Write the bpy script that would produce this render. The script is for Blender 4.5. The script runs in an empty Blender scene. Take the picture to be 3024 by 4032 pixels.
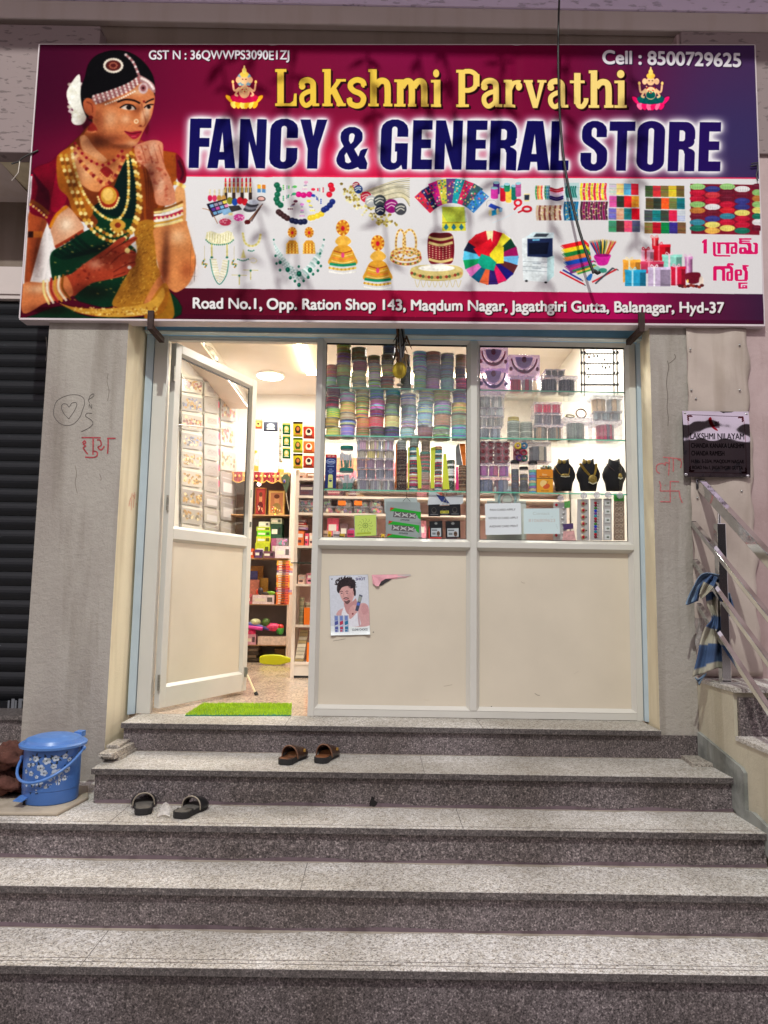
import bpy, bmesh, math, random
import numpy as np
from mathutils import Vector, Matrix
R = random.Random(7)
SC = bpy.context.scene
COL = SC.collection
rad = math.radians

# ------------------------------------------------------------------ camera
CAMPOS = Vector((0.0, -4.6, 0.8049))
YAW, PITCH, ROLL, FPX = -0.0039, 0.1088, 0.0156, 2788.4
_fw = Vector((-math.sin(YAW)*math.cos(PITCH), math.cos(YAW)*math.cos(PITCH), math.sin(PITCH)))
_r0 = Vector((math.cos(YAW), math.sin(YAW), 0)); _u0 = _r0.cross(_fw)
_rt = math.cos(ROLL)*_r0 + math.sin(ROLL)*_u0
_up = -math.sin(ROLL)*_r0 + math.cos(ROLL)*_u0
cam = bpy.data.cameras.new('camera'); camo = bpy.data.objects.new('camera', cam); COL.objects.link(camo)
cam.sensor_fit = 'HORIZONTAL'; cam.sensor_width = 36.0; cam.lens = FPX/3024*36.0
cam.clip_start = 0.05; cam.clip_end = 300
M4 = Matrix(((_rt.x, _up.x, -_fw.x, CAMPOS.x), (_rt.y, _up.y, -_fw.y, CAMPOS.y), (_rt.z, _up.z, -_fw.z, CAMPOS.z), (0, 0, 0, 1)))
camo.matrix_world = M4
SC.camera = camo

# ------------------------------------------------------------------ world (city night glow), exposure
w = bpy.data.worlds.new('World'); SC.world = w; w.use_nodes = True
wn = w.node_tree; wn.nodes.clear()
wo = wn.nodes.new('ShaderNodeOutputWorld'); wb = wn.nodes.new('ShaderNodeBackground')
wt = wn.nodes.new('ShaderNodeTexCoord'); wsx = wn.nodes.new('ShaderNodeSeparateXYZ'); wr = wn.nodes.new('ShaderNodeValToRGB')
wn.links.new(wt.outputs['Generated'], wsx.inputs[0]); wn.links.new(wsx.outputs['Z'], wr.inputs[0])
wn.links.new(wr.outputs[0], wb.inputs[0]); wn.links.new(wb.outputs[0], wo.inputs[0])
e = wr.color_ramp.elements
e[0].position = 0.0; e[0].color = (0.50, 0.44, 0.46, 1)
e[1].position = 0.75; e[1].color = (0.86, 0.74, 0.84, 1)
m_ = e.new(0.18); m_.color = (0.64, 0.57, 0.61, 1)
wb.inputs[1].default_value = 1.02
vs = SC.view_settings
vs.view_transform = 'Standard'; vs.look = 'None'; vs.exposure = 0.36; vs.gamma = 1.0; vs.use_curve_mapping = False
SC.cycles.use_denoising = True
SC.cycles.max_bounces = 10; SC.cycles.transparent_max_bounces = 24
SC.cycles.caustics_reflective = False; SC.cycles.caustics_refractive = False
SC.cycles.sample_clamp_indirect = 4.0
LAMP = Vector((-0.9, -6.6, 8.3))          # the street lamp's head
LAMP_W = 1950.0
ROOM_W = 34.0                            # each ceiling light inside

# ------------------------------------------------------------------ pixel -> place on a real plane (photo px 3024x4032)
def _dir(u, v):
    return _fw + _rt*((u-1512)/FPX) - _up*((v-2016)/FPX)
def P(u, v, Y=0.0):
    d = _dir(u, v); t = (Y-CAMPOS.y)/d.y
    return CAMPOS + d*t
def PZ(u, v, Z):
    d = _dir(u, v); t = (Z-CAMPOS.z)/d.z
    return CAMPOS + d*t
def PX(u, v, X):
    d = _dir(u, v); t = (X-CAMPOS.x)/d.x
    return CAMPOS + d*t

# ------------------------------------------------------------------ materials
def lin(c):
    c = [x/255.0 for x in c[:3]]
    return tuple(x/12.92 if x <= .04045 else ((x+.055)/1.055)**2.4 for x in c)
_MC = {}
def nodes(m):
    return m.node_tree.nodes, m.node_tree.links
def mat(name, c, rough=.5, metal=0, var=.12, vscale=6, bump=0, bscale=60, spec=.5, coat=0):
    """plain painted / plastic surface with a little noise in its colour and optionally a bumpy surface"""
    k = (name, tuple(c), rough, metal, var, vscale, bump, bscale, spec, coat)
    if k in _MC: return _MC[k]
    m = bpy.data.materials.new(name); m.use_nodes = True; n, l = nodes(m)
    b = n['Principled BSDF']
    b.inputs['Roughness'].default_value = rough; b.inputs['Metallic'].default_value = metal
    b.inputs['Specular IOR Level'].default_value = spec; b.inputs['Coat Weight'].default_value = coat
    L = lin(c)
    tc = n.new('ShaderNodeTexCoord')
    nz = n.new('ShaderNodeTexNoise'); nz.inputs['Scale'].default_value = vscale; nz.inputs['Detail'].default_value = 5
    l.new(tc.outputs['Object'], nz.inputs['Vector'])
    cr = n.new('ShaderNodeValToRGB')
    cr.color_ramp.elements[0].position = .3; cr.color_ramp.elements[1].position = .7
    cr.color_ramp.elements[0].color = (*[x*(1-var) for x in L], 1); cr.color_ramp.elements[1].color = (*[min(1, x*(1+var*.6)) for x in L], 1)
    l.new(nz.outputs[0], cr.inputs[0]); l.new(cr.outputs[0], b.inputs['Base Color'])
    if bump:
        n2 = n.new('ShaderNodeTexNoise'); n2.inputs['Scale'].default_value = bscale; n2.inputs['Detail'].default_value = 6
        l.new(tc.outputs['Object'], n2.inputs['Vector'])
        bp = n.new('ShaderNodeBump'); bp.inputs['Strength'].default_value = bump; bp.inputs['Distance'].default_value = .01
        l.new(n2.outputs[0], bp.inputs['Height']); l.new(bp.outputs[0], b.inputs['Normal'])
    _MC[k] = m
    return m
def ramp2(n, l, src, stops):
    cr = n.new('ShaderNodeValToRGB'); el = cr.color_ramp.elements
    while len(el) < len(stops): el.new(.5)
    for e_, (p, c) in zip(el, stops):
        e_.position = p; e_.color = (*c, 1)
    l.new(src, cr.inputs[0]); return cr
def granite(name, dark, mid, light, rough, scale=170, dirt=.25):
    m = bpy.data.materials.new(name); m.use_nodes = True; n, l = nodes(m); b = n['Principled BSDF']
    tc = n.new('ShaderNodeTexCoord')
    nz = n.new('ShaderNodeTexNoise'); nz.inputs['Scale'].default_value = scale; nz.inputs['Detail'].default_value = 2.5; nz.inputs['Roughness'].default_value = .65
    l.new(tc.outputs['Object'], nz.inputs['Vector'])
    cr = ramp2(n, l, nz.outputs[0], [(.36, lin(dark)), (.47, lin(mid)), (.56, lin(mid)), (.66, lin(light))])
    vo = n.new('ShaderNodeTexVoronoi'); vo.inputs['Scale'].default_value = scale*.55
    l.new(tc.outputs['Object'], vo.inputs['Vector'])
    mx = n.new('ShaderNodeMix'); mx.data_type = 'RGBA'; mx.blend_type = 'OVERLAY'; mx.inputs[0].default_value = .5
    bw = n.new('ShaderNodeRGBToBW'); l.new(vo.outputs['Color'], bw.inputs[0])
    l.new(cr.outputs[0], mx.inputs[6]); l.new(bw.outputs[0], mx.inputs[7])
    hs = n.new('ShaderNodeHueSaturation'); hs.inputs['Saturation'].default_value = .85
    l.new(mx.outputs[2], hs.inputs['Color'])
    d = n.new('ShaderNodeTexNoise'); d.inputs['Scale'].default_value = 1.7; d.inputs['Detail'].default_value = 9
    l.new(tc.outputs['Object'], d.inputs['Vector'])
    dr = ramp2(n, l, d.outputs[0], [(.35, (1-dirt, 1-dirt*1.05, 1-dirt*1.15)), (.65, (1, 1, 1))])
    m2 = n.new('ShaderNodeMix'); m2.data_type = 'RGBA'; m2.blend_type = 'MULTIPLY'; m2.inputs[0].default_value = 1
    oi = n.new('ShaderNodeObjectInfo'); rv = n.new('ShaderNodeMapRange'); rv.inputs[3].default_value = .86; rv.inputs[4].default_value = 1.1; l.new(oi.outputs['Random'], rv.inputs[0]); l.new(rv.outputs[0], hs.inputs['Value'])
    l.new(hs.outputs[0], m2.inputs[6]); l.new(dr.outputs[0], m2.inputs[7]); l.new(m2.outputs[2], b.inputs['Base Color'])
    rr = n.new('ShaderNodeMapRange'); rr.inputs[3].default_value = rough-.12; rr.inputs[4].default_value = min(1, rough+.2)
    l.new(d.outputs[0], rr.inputs[0]); l.new(rr.outputs[0], b.inputs['Roughness'])
    return m
def plaster(name, c, stain=None, amt=.3, bump=.5, bscale=45, stretch=1.0, vs_=1.6):
    m = bpy.data.materials.new(name); m.use_nodes = True; n, l = nodes(m); b = n['Principled BSDF']
    b.inputs['Roughness'].default_value = .85; b.inputs['Specular IOR Level'].default_value = .2
    tc = n.new('ShaderNodeTexCoord'); mp = n.new('ShaderNodeMapping'); mp.inputs['Scale'].default_value = (1, 1, stretch)
    l.new(tc.outputs['Object'], mp.inputs[0])
    d = n.new('ShaderNodeTexNoise'); d.inputs['Scale'].default_value = vs_; d.inputs['Detail'].default_value = 9; d.inputs['Roughness'].default_value = .6
    l.new(mp.outputs[0], d.inputs['Vector'])
    L = lin(c); S = lin(stain) if stain else tuple(x*.6 for x in L)
    S = tuple(L[i]*(1-amt)+S[i]*amt for i in range(3))
    cr = ramp2(n, l, d.outputs[0], [(.36, S), (.56, L)])
    mp2 = n.new('ShaderNodeMapping'); mp2.inputs['Scale'].default_value = (9, 9, .8); l.new(tc.outputs['Object'], mp2.inputs[0])
    dk = n.new('ShaderNodeTexNoise'); dk.inputs['Scale'].default_value = 1; dk.inputs['Detail'].default_value = 6; l.new(mp2.outputs[0], dk.inputs['Vector'])
    k = 1-amt*.5; kr = ramp2(n, l, dk.outputs[0], [(.34, (k, k*.98, k*.95)), (.5, (1, 1, 1))])
    mm = n.new('ShaderNodeMix'); mm.data_type = 'RGBA'; mm.blend_type = 'MULTIPLY'; mm.inputs[0].default_value = 1
    l.new(cr.outputs[0], mm.inputs[6]); l.new(kr.outputs[0], mm.inputs[7]); l.new(mm.outputs[2], b.inputs['Base Color'])
    n2 = n.new('ShaderNodeTexNoise'); n2.inputs['Scale'].default_value = bscale; n2.inputs['Detail'].default_value = 8; n2.inputs['Roughness'].default_value = .7
    l.new(tc.outputs['Object'], n2.inputs['Vector'])
    bp = n.new('ShaderNodeBump'); bp.inputs['Strength'].default_value = bump; bp.inputs['Distance'].default_value = .012
    l.new(n2.outputs[0], bp.inputs['Height']); l.new(bp.outputs[0], b.inputs['Normal'])
    return m
def pitted(name, c, amt=.55):
    """rough rendered plaster with long horizontal pits"""
    m = plaster(name, c, amt=.15); n, l = nodes(m); b = n['Principled BSDF']
    tc = n.new('ShaderNodeTexCoord'); mp = n.new('ShaderNodeMapping'); mp.inputs['Scale'].default_value = (13, 13, 42)
    l.new(tc.outputs['Object'], mp.inputs[0])
    nz = n.new('ShaderNodeTexNoise'); nz.inputs['Scale'].default_value = 1; nz.inputs['Detail'].default_value = 4
    l.new(mp.outputs[0], nz.inputs['Vector'])
    L = lin(c)
    cr = ramp2(n, l, nz.outputs[0], [(.36, tuple(x*(1-amt) for x in L)), (.42, L)])
    l.new(cr.outputs[0], b.inputs['Base Color'])
    bp = n.new('ShaderNodeBump'); bp.inputs['Strength'].default_value = .9; bp.inputs['Distance'].default_value = .015
    l.new(cr.outputs[0], bp.inputs['Height']); l.new(bp.outputs[0], b.inputs['Normal'])
    return m
def glass(name, tint=(.97, .985, .98), gloss=.10, rough=.0):
    m = bpy.data.materials.new(name); m.use_nodes = True; n, l = nodes(m); n.clear()
    o = n.new('ShaderNodeOutputMaterial'); t = n.new('ShaderNodeBsdfTransparent'); g = n.new('ShaderNodeBsdfGlossy')
    t.inputs[0].default_value = (*tint, 1); g.inputs['Roughness'].default_value = rough
    f = n.new('ShaderNodeLayerWeight'); f.inputs[0].default_value = .25
    mr = n.new('ShaderNodeMapRange'); mr.inputs[3].default_value = gloss*.55; mr.inputs[4].default_value = .8
    pw = n.new('ShaderNodeMath'); pw.operation = 'POWER'; pw.inputs[1].default_value = 2.2
    l.new(f.outputs['Facing'], pw.inputs[0]); l.new(pw.outputs[0], mr.inputs[0])
    x = n.new('ShaderNodeMixShader'); l.new(mr.outputs[0], x.inputs[0]); l.new(t.outputs[0], x.inputs[1]); l.new(g.outputs[0], x.inputs[2]); l.new(x.outputs[0], o.inputs[0])
    return m
def plastic_clear(name, c, op=.35):
    m = bpy.data.materials.new(name); m.use_nodes = True; n, l = nodes(m); b = n['Principled BSDF']
    b.inputs['Base Color'].default_value = (*lin(c), 1); b.inputs['Roughness'].default_value = .18
    o = n['Material Output']; t = n.new('ShaderNodeBsdfTransparent')
    t.inputs[0].default_value = (*[.6+.4*x for x in lin(c)], 1)
    tc = n.new('ShaderNodeTexCoord'); nz = n.new('ShaderNodeTexNoise'); nz.inputs['Scale'].default_value = 30; nz.inputs['Detail'].default_value = 4
    l.new(tc.outputs['Object'], nz.inputs['Vector'])
    mr = n.new('ShaderNodeMapRange'); mr.inputs[1].default_value = .3; mr.inputs[2].default_value = .7; mr.inputs[3].default_value = op*.6; mr.inputs[4].default_value = min(1, op*1.5)
    l.new(nz.outputs[0], mr.inputs[0])
    x = n.new('ShaderNodeMixShader'); l.new(mr.outputs[0], x.inputs[0]); l.new(t.outputs[0], x.inputs[1]); l.new(b.outputs[0], x.inputs[2]); l.new(x.outputs[0], o.inputs[0])
    return m
def emit(name, c, s):
    m = bpy.data.materials.new(name); m.use_nodes = True; n, l = nodes(m); n.clear()
    o = n.new('ShaderNodeOutputMaterial'); e_ = n.new('ShaderNodeEmission'); e_.inputs[0].default_value = (*c, 1); e_.inputs[1].default_value = s
    l.new(e_.outputs[0], o.inputs[0]); return m
def banded(name, cols, scale, rough=.4, axis='Z', sparkle=.0, dist=0.0, metal=0.0):
    """stacked bands (ribbon turns, bangles in a roll): colours repeat along one object axis"""
    k = ('banded', name, tuple(map(tuple, cols)), scale, axis, sparkle, rough)
    if k in _MC: return _MC[k]
    m = bpy.data.materials.new(name); m.use_nodes = True; n, l = nodes(m); b = n['Principled BSDF']
    b.inputs['Roughness'].default_value = rough; b.inputs['Metallic'].default_value = metal
    tc = n.new('ShaderNodeTexCoord'); sx = n.new('ShaderNodeSeparateXYZ'); l.new(tc.outputs['Object'], sx.inputs[0])
    nz = n.new('ShaderNodeTexNoise'); nz.inputs['Scale'].default_value = 40; l.new(tc.outputs['Object'], nz.inputs['Vector'])
    ad = n.new('ShaderNodeMath'); ad.operation = 'MULTIPLY_ADD'; ad.inputs[1].default_value = .012+dist
    l.new(nz.outputs[0], ad.inputs[0]); l.new(sx.outputs[axis], ad.inputs[2])
    ml = n.new('ShaderNodeMath'); ml.operation = 'MULTIPLY'; ml.inputs[1].default_value = scale; l.new(ad.outputs[0], ml.inputs[0])
    fl = n.new('ShaderNodeMath'); fl.operation = 'FLOOR'; l.new(ml.outputs[0], fl.inputs[0])
    wn_ = n.new('ShaderNodeTexWhiteNoise'); wn_.noise_dimensions = '1D'; l.new(fl.outputs[0], wn_.inputs['W'])
    N = len(cols)
    cr = ramp2(n, l, wn_.outputs['Value'], [((i+.02)/N, lin(c)) for i, c in enumerate(cols)]); cr.color_ramp.interpolation = 'CONSTANT'
    fr = n.new('ShaderNodeMath'); fr.operation = 'FRACT'; l.new(ml.outputs[0], fr.inputs[0])
    ed = ramp2(n, l, fr.outputs[0], [(.0, (.35, .35, .35)), (.2, (1, 1, 1)), (.8, (1, 1, 1)), (1, (.5, .5, .5))])
    mx = n.new('ShaderNodeMix'); mx.data_type = 'RGBA'; mx.blend_type = 'MULTIPLY'; mx.inputs[0].default_value = 1
    l.new(cr.outputs[0], mx.inputs[6]); l.new(ed.outputs[0], mx.inputs[7])
    out = mx.outputs[2]
    if sparkle:
        vo = n.new('ShaderNodeTexVoronoi'); vo.inputs['Scale'].default_value = 130; l.new(tc.outputs['Object'], vo.inputs['Vector'])
        sp = ramp2(n, l, vo.outputs['Distance'], [(.18, (1, 1, 1)), (.3, (0, 0, 0))])
        mv = n.new('ShaderNodeMath'); mv.operation = 'MULTIPLY'; mv.inputs[1].default_value = sparkle; l.new(sp.outputs[0], mv.inputs[0])
        m2 = n.new('ShaderNodeMix'); m2.data_type = 'RGBA'; l.new(mv.outputs[0], m2.inputs[0]); l.new(out, m2.inputs[6]); m2.inputs[7].default_value = (.85, .8, .7, 1)
        out = m2.outputs[2]
    l.new(out, b.inputs['Base Color'])
    _MC[k] = m
    return m
def imgmat(name, arr, rough=.5, spec=.4, sheen=0):
    """arr: H x W x 3 picture (0-255) drawn by this script, printed on a flat surface through its UV map"""
    h, w_ = arr.shape[:2]
    im = bpy.data.images.new(name, w_, h)
    px = np.ones((h, w_, 4), np.float32); px[..., :3] = np.clip(arr[::-1]/255.0, 0, 1)
    im.pixels.foreach_set(px.ravel()); im.update(); im.pack()
    m = bpy.data.materials.new(name); m.use_nodes = True; n, l = nodes(m); b = n['Principled BSDF']
    b.inputs['Roughness'].default_value = rough; b.inputs['Specular IOR Level'].default_value = spec
    t = n.new('ShaderNodeTexImage'); t.image = im; t.interpolation = 'Cubic'; t.extension = 'EXTEND'
    l.new(t.outputs[0], b.inputs['Base Color'])
    return m

# ------------------------------------------------------------------ mesh builder
class MB:
    def __init__(s): s.v = []; s.f = []; s.mi = []; s.mats = []; s.sm = []
    def _m(s, m):
        if m not in s.mats: s.mats.append(m)
        return s.mats.index(m)
    def add(s, vs_, fs, m, smooth=False):
        o = len(s.v); i = s._m(m)
        s.v += [tuple(v) for v in vs_]
        for f in fs: s.f.append(tuple(o+k for k in f)); s.mi.append(i); s.sm.append(smooth)
        return s
    def box(s, x0, x1, y0, y1, z0, z1, m):
        if x0 > x1: x0, x1 = x1, x0
        if y0 > y1: y0, y1 = y1, y0
        if z0 > z1: z0, z1 = z1, z0
        v = [(x, y, z) for z in (z0, z1) for y in (y0, y1) for x in (x0, x1)]
        return s.add(v, [(0, 2, 3, 1), (4, 5, 7, 6), (0, 1, 5, 4), (2, 6, 7, 3), (0, 4, 6, 2), (1, 3, 7, 5)], m)
    def hexa(s, bot, top, m):
        """bot, top: 4 points each, same turn (counter-clockwise seen from above)"""
        return s.add(list(bot)+list(top), [(3, 2, 1, 0), (4, 5, 6, 7), (0, 1, 5, 4), (1, 2, 6, 5), (2, 3, 7, 6), (3, 0, 4, 7)], m)
    def quad(s, a, b, c, d, m): return s.add([a, b, c, d], [(0, 1, 2, 3)], m)
    def cyl(s, p0, p1, r0, r1=None, n=16, m=None, caps=True, smooth=True):
        r1 = r0 if r1 is None else r1
        p0 = Vector(p0); p1 = Vector(p1); d = (p1-p0).normalized()
        a = d.orthogonal().normalized(); b = d.cross(a)
        v = []
        for p, r in ((p0, r0), (p1, r1)):
            for k in range(n):
                t = 2*math.pi*k/n; v.append(p + (a*math.cos(t)+b*math.sin(t))*r)
        s.add(v, [(k, (k+1) % n, n+(k+1) % n, n+k) for k in range(n)], m, smooth)
        if caps: s.add(v[:n], [tuple(reversed(range(n)))], m); s.add(v[n:], [tuple(range(n))], m)
        return s
    def tube(s, pts, r, n=8, m=None, closed=False):
        pts = [Vector(p) for p in pts]; N = len(pts); v = []
        rr = r if isinstance(r, (list, tuple)) else [r]*N
        up = None
        for i, p in enumerate(pts):
            a = pts[(i-1) % N] if (closed or i > 0) else p; b = pts[(i+1) % N] if (closed or i < N-1) else p
            d = (b-a).normalized()
            if up is None: up = d.orthogonal().normalized()
            up = (up - d*up.dot(d))
            up = up.normalized() if up.length > 1e-6 else d.orthogonal().normalized()
            q = d.cross(up)
            for k in range(n):
                t = 2*math.pi*k/n; v.append(p + (up*math.cos(t)+q*math.sin(t))*rr[i])
        f = []
        for i in range(N if closed else N-1):
            j = (i+1) % N
            for k in range(n): f.append((i*n+k, i*n+(k+1) % n, j*n+(k+1) % n, j*n+k))
        s.add(v, f, m, True)
        if not closed:
            s.add(v[:n], [tuple(reversed(range(n)))], m); s.add(v[-n:], [tuple(range(n))], m)
        return s
    def lathe(s, prof, c, n=24, m=None, sx=1, sy=1, smooth=True, mfun=None):
        """prof: (r, z) pairs from bottom to top, turned about a vertical axis through c"""
        v = []
        for r, z in prof:
            for k in range(n):
                t = 2*math.pi*k/n; v.append((c[0]+r*math.cos(t)*sx, c[1]+r*math.sin(t)*sy, c[2]+z))
        for i in range(len(prof)-1):
            o = i*n
            mm = mfun(i) if mfun else m
            vv = v[o:o+2*n]
            s.add(vv, [(k, (k+1) % n, n+(k+1) % n, n+k) for k in range(n)], mm, smooth)
        if prof[0][0] > 1e-5: s.add(v[:n], [tuple(reversed(range(n)))], mfun(0) if mfun else m)
        if prof[-1][0] > 1e-5: s.add(v[-n:], [tuple(range(n))], mfun(len(prof)-2) if mfun else m)
        return s
    def ball(s, c, rx, ry=None, rz=None, m=None, n=14, q=8):
        ry = rx if ry is None else ry; rz = rx if rz is None else rz
        pr = [(math.sin(math.pi*i/q), -math.cos(math.pi*i/q)) for i in range(q+1)]
        v = []; f = []
        for a, b in pr:
            for k in range(n):
                t = 2*math.pi*k/n; v.append((c[0]+rx*a*math.cos(t), c[1]+ry*a*math.sin(t), c[2]+rz*b))
        for i in range(q):
            for k in range(n): f.append((i*n+k, i*n+(k+1) % n, (i+1)*n+(k+1) % n, (i+1)*n+k))
        return s.add(v, f, m, True)
    def prism(s, pts, d, m):
        """flat polygon pushed along vector d"""
        n = len(pts); a = [Vector(p) for p in pts]; b = [p+Vector(d) for p in a]
        return s.add(a+b, [tuple(reversed(range(n))), tuple(range(n, 2*n))]+[(k, (k+1) % n, n+(k+1) % n, n+k) for k in range(n)], m)
    def ribbon(s, pts, w_, nrm, m, h=.0015):
        """a painted stroke lying on a surface"""
        pts = [Vector(p) for p in pts]; nrm = Vector(nrm); N = len(pts); L = []; Rr = []
        for i in range(N):
            d = (pts[min(N-1, i+1)]-pts[max(0, i-1)]).normalized(); q = d.cross(nrm).normalized()
            ww = w_*(1 if not isinstance(w_, (list, tuple)) else 1)
            L.append(pts[i]+nrm*h+q*ww/2); Rr.append(pts[i]+nrm*h-q*ww/2)
        return s.add(L+Rr, [(i, i+1, N+i+1, N+i) for i in range(N-1)], m)
    def build(s, name, parent=None, bevel=0, seg=2, fixn=True):
        me = bpy.data.meshes.new(name); me.from_pydata(s.v, [], s.f)
        for m in s.mats: me.materials.append(m)
        me.polygons.foreach_set('material_index', s.mi); me.polygons.foreach_set('use_smooth', s.sm)
        me.update()
        if fixn:
            bm = bmesh.new(); bm.from_mesh(me); bmesh.ops.recalc_face_normals(bm, faces=bm.faces); bm.to_mesh(me); bm.free()
        o = bpy.data.objects.new(name, me); COL.objects.link(o)
        if parent is not None:
            # geometry is written in world places: shift it to the parent's base
            p = parent; off = Vector((0, 0, 0))
            while p is not None: off += Vector(p.location); p = p.parent
            me.transform(Matrix.Translation(-off)); o.parent = parent
        else:
            xs = np.array(s.v); c = Vector(((xs[:, 0].min()+xs[:, 0].max())/2, (xs[:, 1].min()+xs[:, 1].max())/2, xs[:, 2].min()))
            me.transform(Matrix.Translation(-c)); o.location = c
        if bevel:
            b = o.modifiers.new('Bevel', 'BEVEL'); b.width = bevel; b.segments = seg; b.limit_method = 'ANGLE'; b.angle_limit = rad(40)
        return o
def tag(o, label, cat, group=None):
    o['label'] = label; o['category'] = cat
    if group: o['group'] = group
    return o
def thing(name, label, cat, loc=(0, 0, 0), group=None):
    o = bpy.data.objects.new(name, None); COL.objects.link(o); o.location = loc; o.empty_display_size = .1
    return tag(o, label, cat, group)
def struct(o): o['kind'] = 'structure'; return o
def spline(pts, k=6, closed=False):
    """Catmull-Rom through the points (any dimension)"""
    pts = [np.array(p, float) for p in pts]; n = len(pts); out = []
    rng = range(n if closed else n-1)
    for i in rng:
        p0 = pts[(i-1) % n] if (closed or i > 0) else pts[i]; p1 = pts[i]; p2 = pts[(i+1) % n]
        p3 = pts[(i+2) % n] if (closed or i+2 < n) else p2
        for j in range(k):
            t = j/k
            out.append(.5*((2*p1)+(p2-p0)*t+(2*p0-5*p1+4*p2-p3)*t*t+(3*p1-p0-3*p2+p3)*t**3))
    if not closed: out.append(pts[-1])
    return out
def uvplane(name, corners, m, parent=None, nx=1, ny=1, zfun=None):
    """sheet with UVs; corners: top-left, top-right, bottom-right, bottom-left; zfun(s,t) moves it along its normal"""
    a, b, c, d = [Vector(p) for p in corners]; nrm = (d-a).cross(b-a).normalized()
    v = []; uv = []; f = []
    for j in range(ny+1):
        for i in range(nx+1):
            s_, t_ = i/nx, j/ny
            p = a*(1-s_)*(1-t_)+b*s_*(1-t_)+c*s_*t_+d*(1-s_)*t_
            if zfun: p = p + nrm*zfun(s_, t_)
            v.append(p); uv.append((s_, 1-t_))
    for j in range(ny):
        for i in range(nx): f.append((j*(nx+1)+i, (j+1)*(nx+1)+i, (j+1)*(nx+1)+i+1, j*(nx+1)+i+1))
    me = bpy.data.meshes.new(name); off = Vector((0, 0, 0)); p = parent
    while p is not None: off += Vector(p.location); p = p.parent
    base = off if parent is not None else (c+d)/2
    me.from_pydata([tuple(q-base) for q in v], [], f)
    u = me.uv_layers.new(name='UVMap')
    for lp in me.loops: u.data[lp.index].uv = uv[lp.vertex_index]
    me.materials.append(m)
    for q in me.polygons: q.use_smooth = True
    o = bpy.data.objects.new(name, me); COL.objects.link(o)
    if parent is not None: o.parent = parent
    else: o.location = base
    return o

# ------------------------------------------------------------------ a small painter for printed things
def _glyph_loops(text, off=0.0, size=1.0, shear=0.0):
    c = bpy.data.curves.new('lettering', 'FONT'); c.body = text; c.offset = off; c.size = size; c.shear = shear
    o = bpy.data.objects.new('lettering', c); COL.objects.link(o)
    dg = bpy.context.evaluated_depsgraph_get(); me = o.evaluated_get(dg).to_mesh()
    cnt = {}
    for p in me.polygons:
        vs_ = p.vertices; n = len(vs_)
        for i in range(n):
            k = (vs_[i], vs_[(i+1) % n]); kk = (min(k), max(k)); cnt[kk] = cnt.get(kk, 0)+1
    pts = [(v.co.x, v.co.y) for v in me.vertices]
    nb = {}
    for (a, b), c_ in cnt.items():
        if c_ == 1: nb.setdefault(a, []).append(b); nb.setdefault(b, []).append(a)
    loops = []; used = set()
    for st in nb:
        if st in used: continue
        lp = [st]; used.add(st); cur = st
        while True:
            nx = [q for q in nb[cur] if q not in used]
            if not nx: break
            cur = nx[0]; used.add(cur); lp.append(cur)
        if len(lp) > 2: loops.append([pts[i] for i in lp])
    bpy.data.objects.remove(o); bpy.data.curves.remove(c)
    return loops
CAPT = max(p[1] for l in _glyph_loops('H') for p in l)
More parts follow.
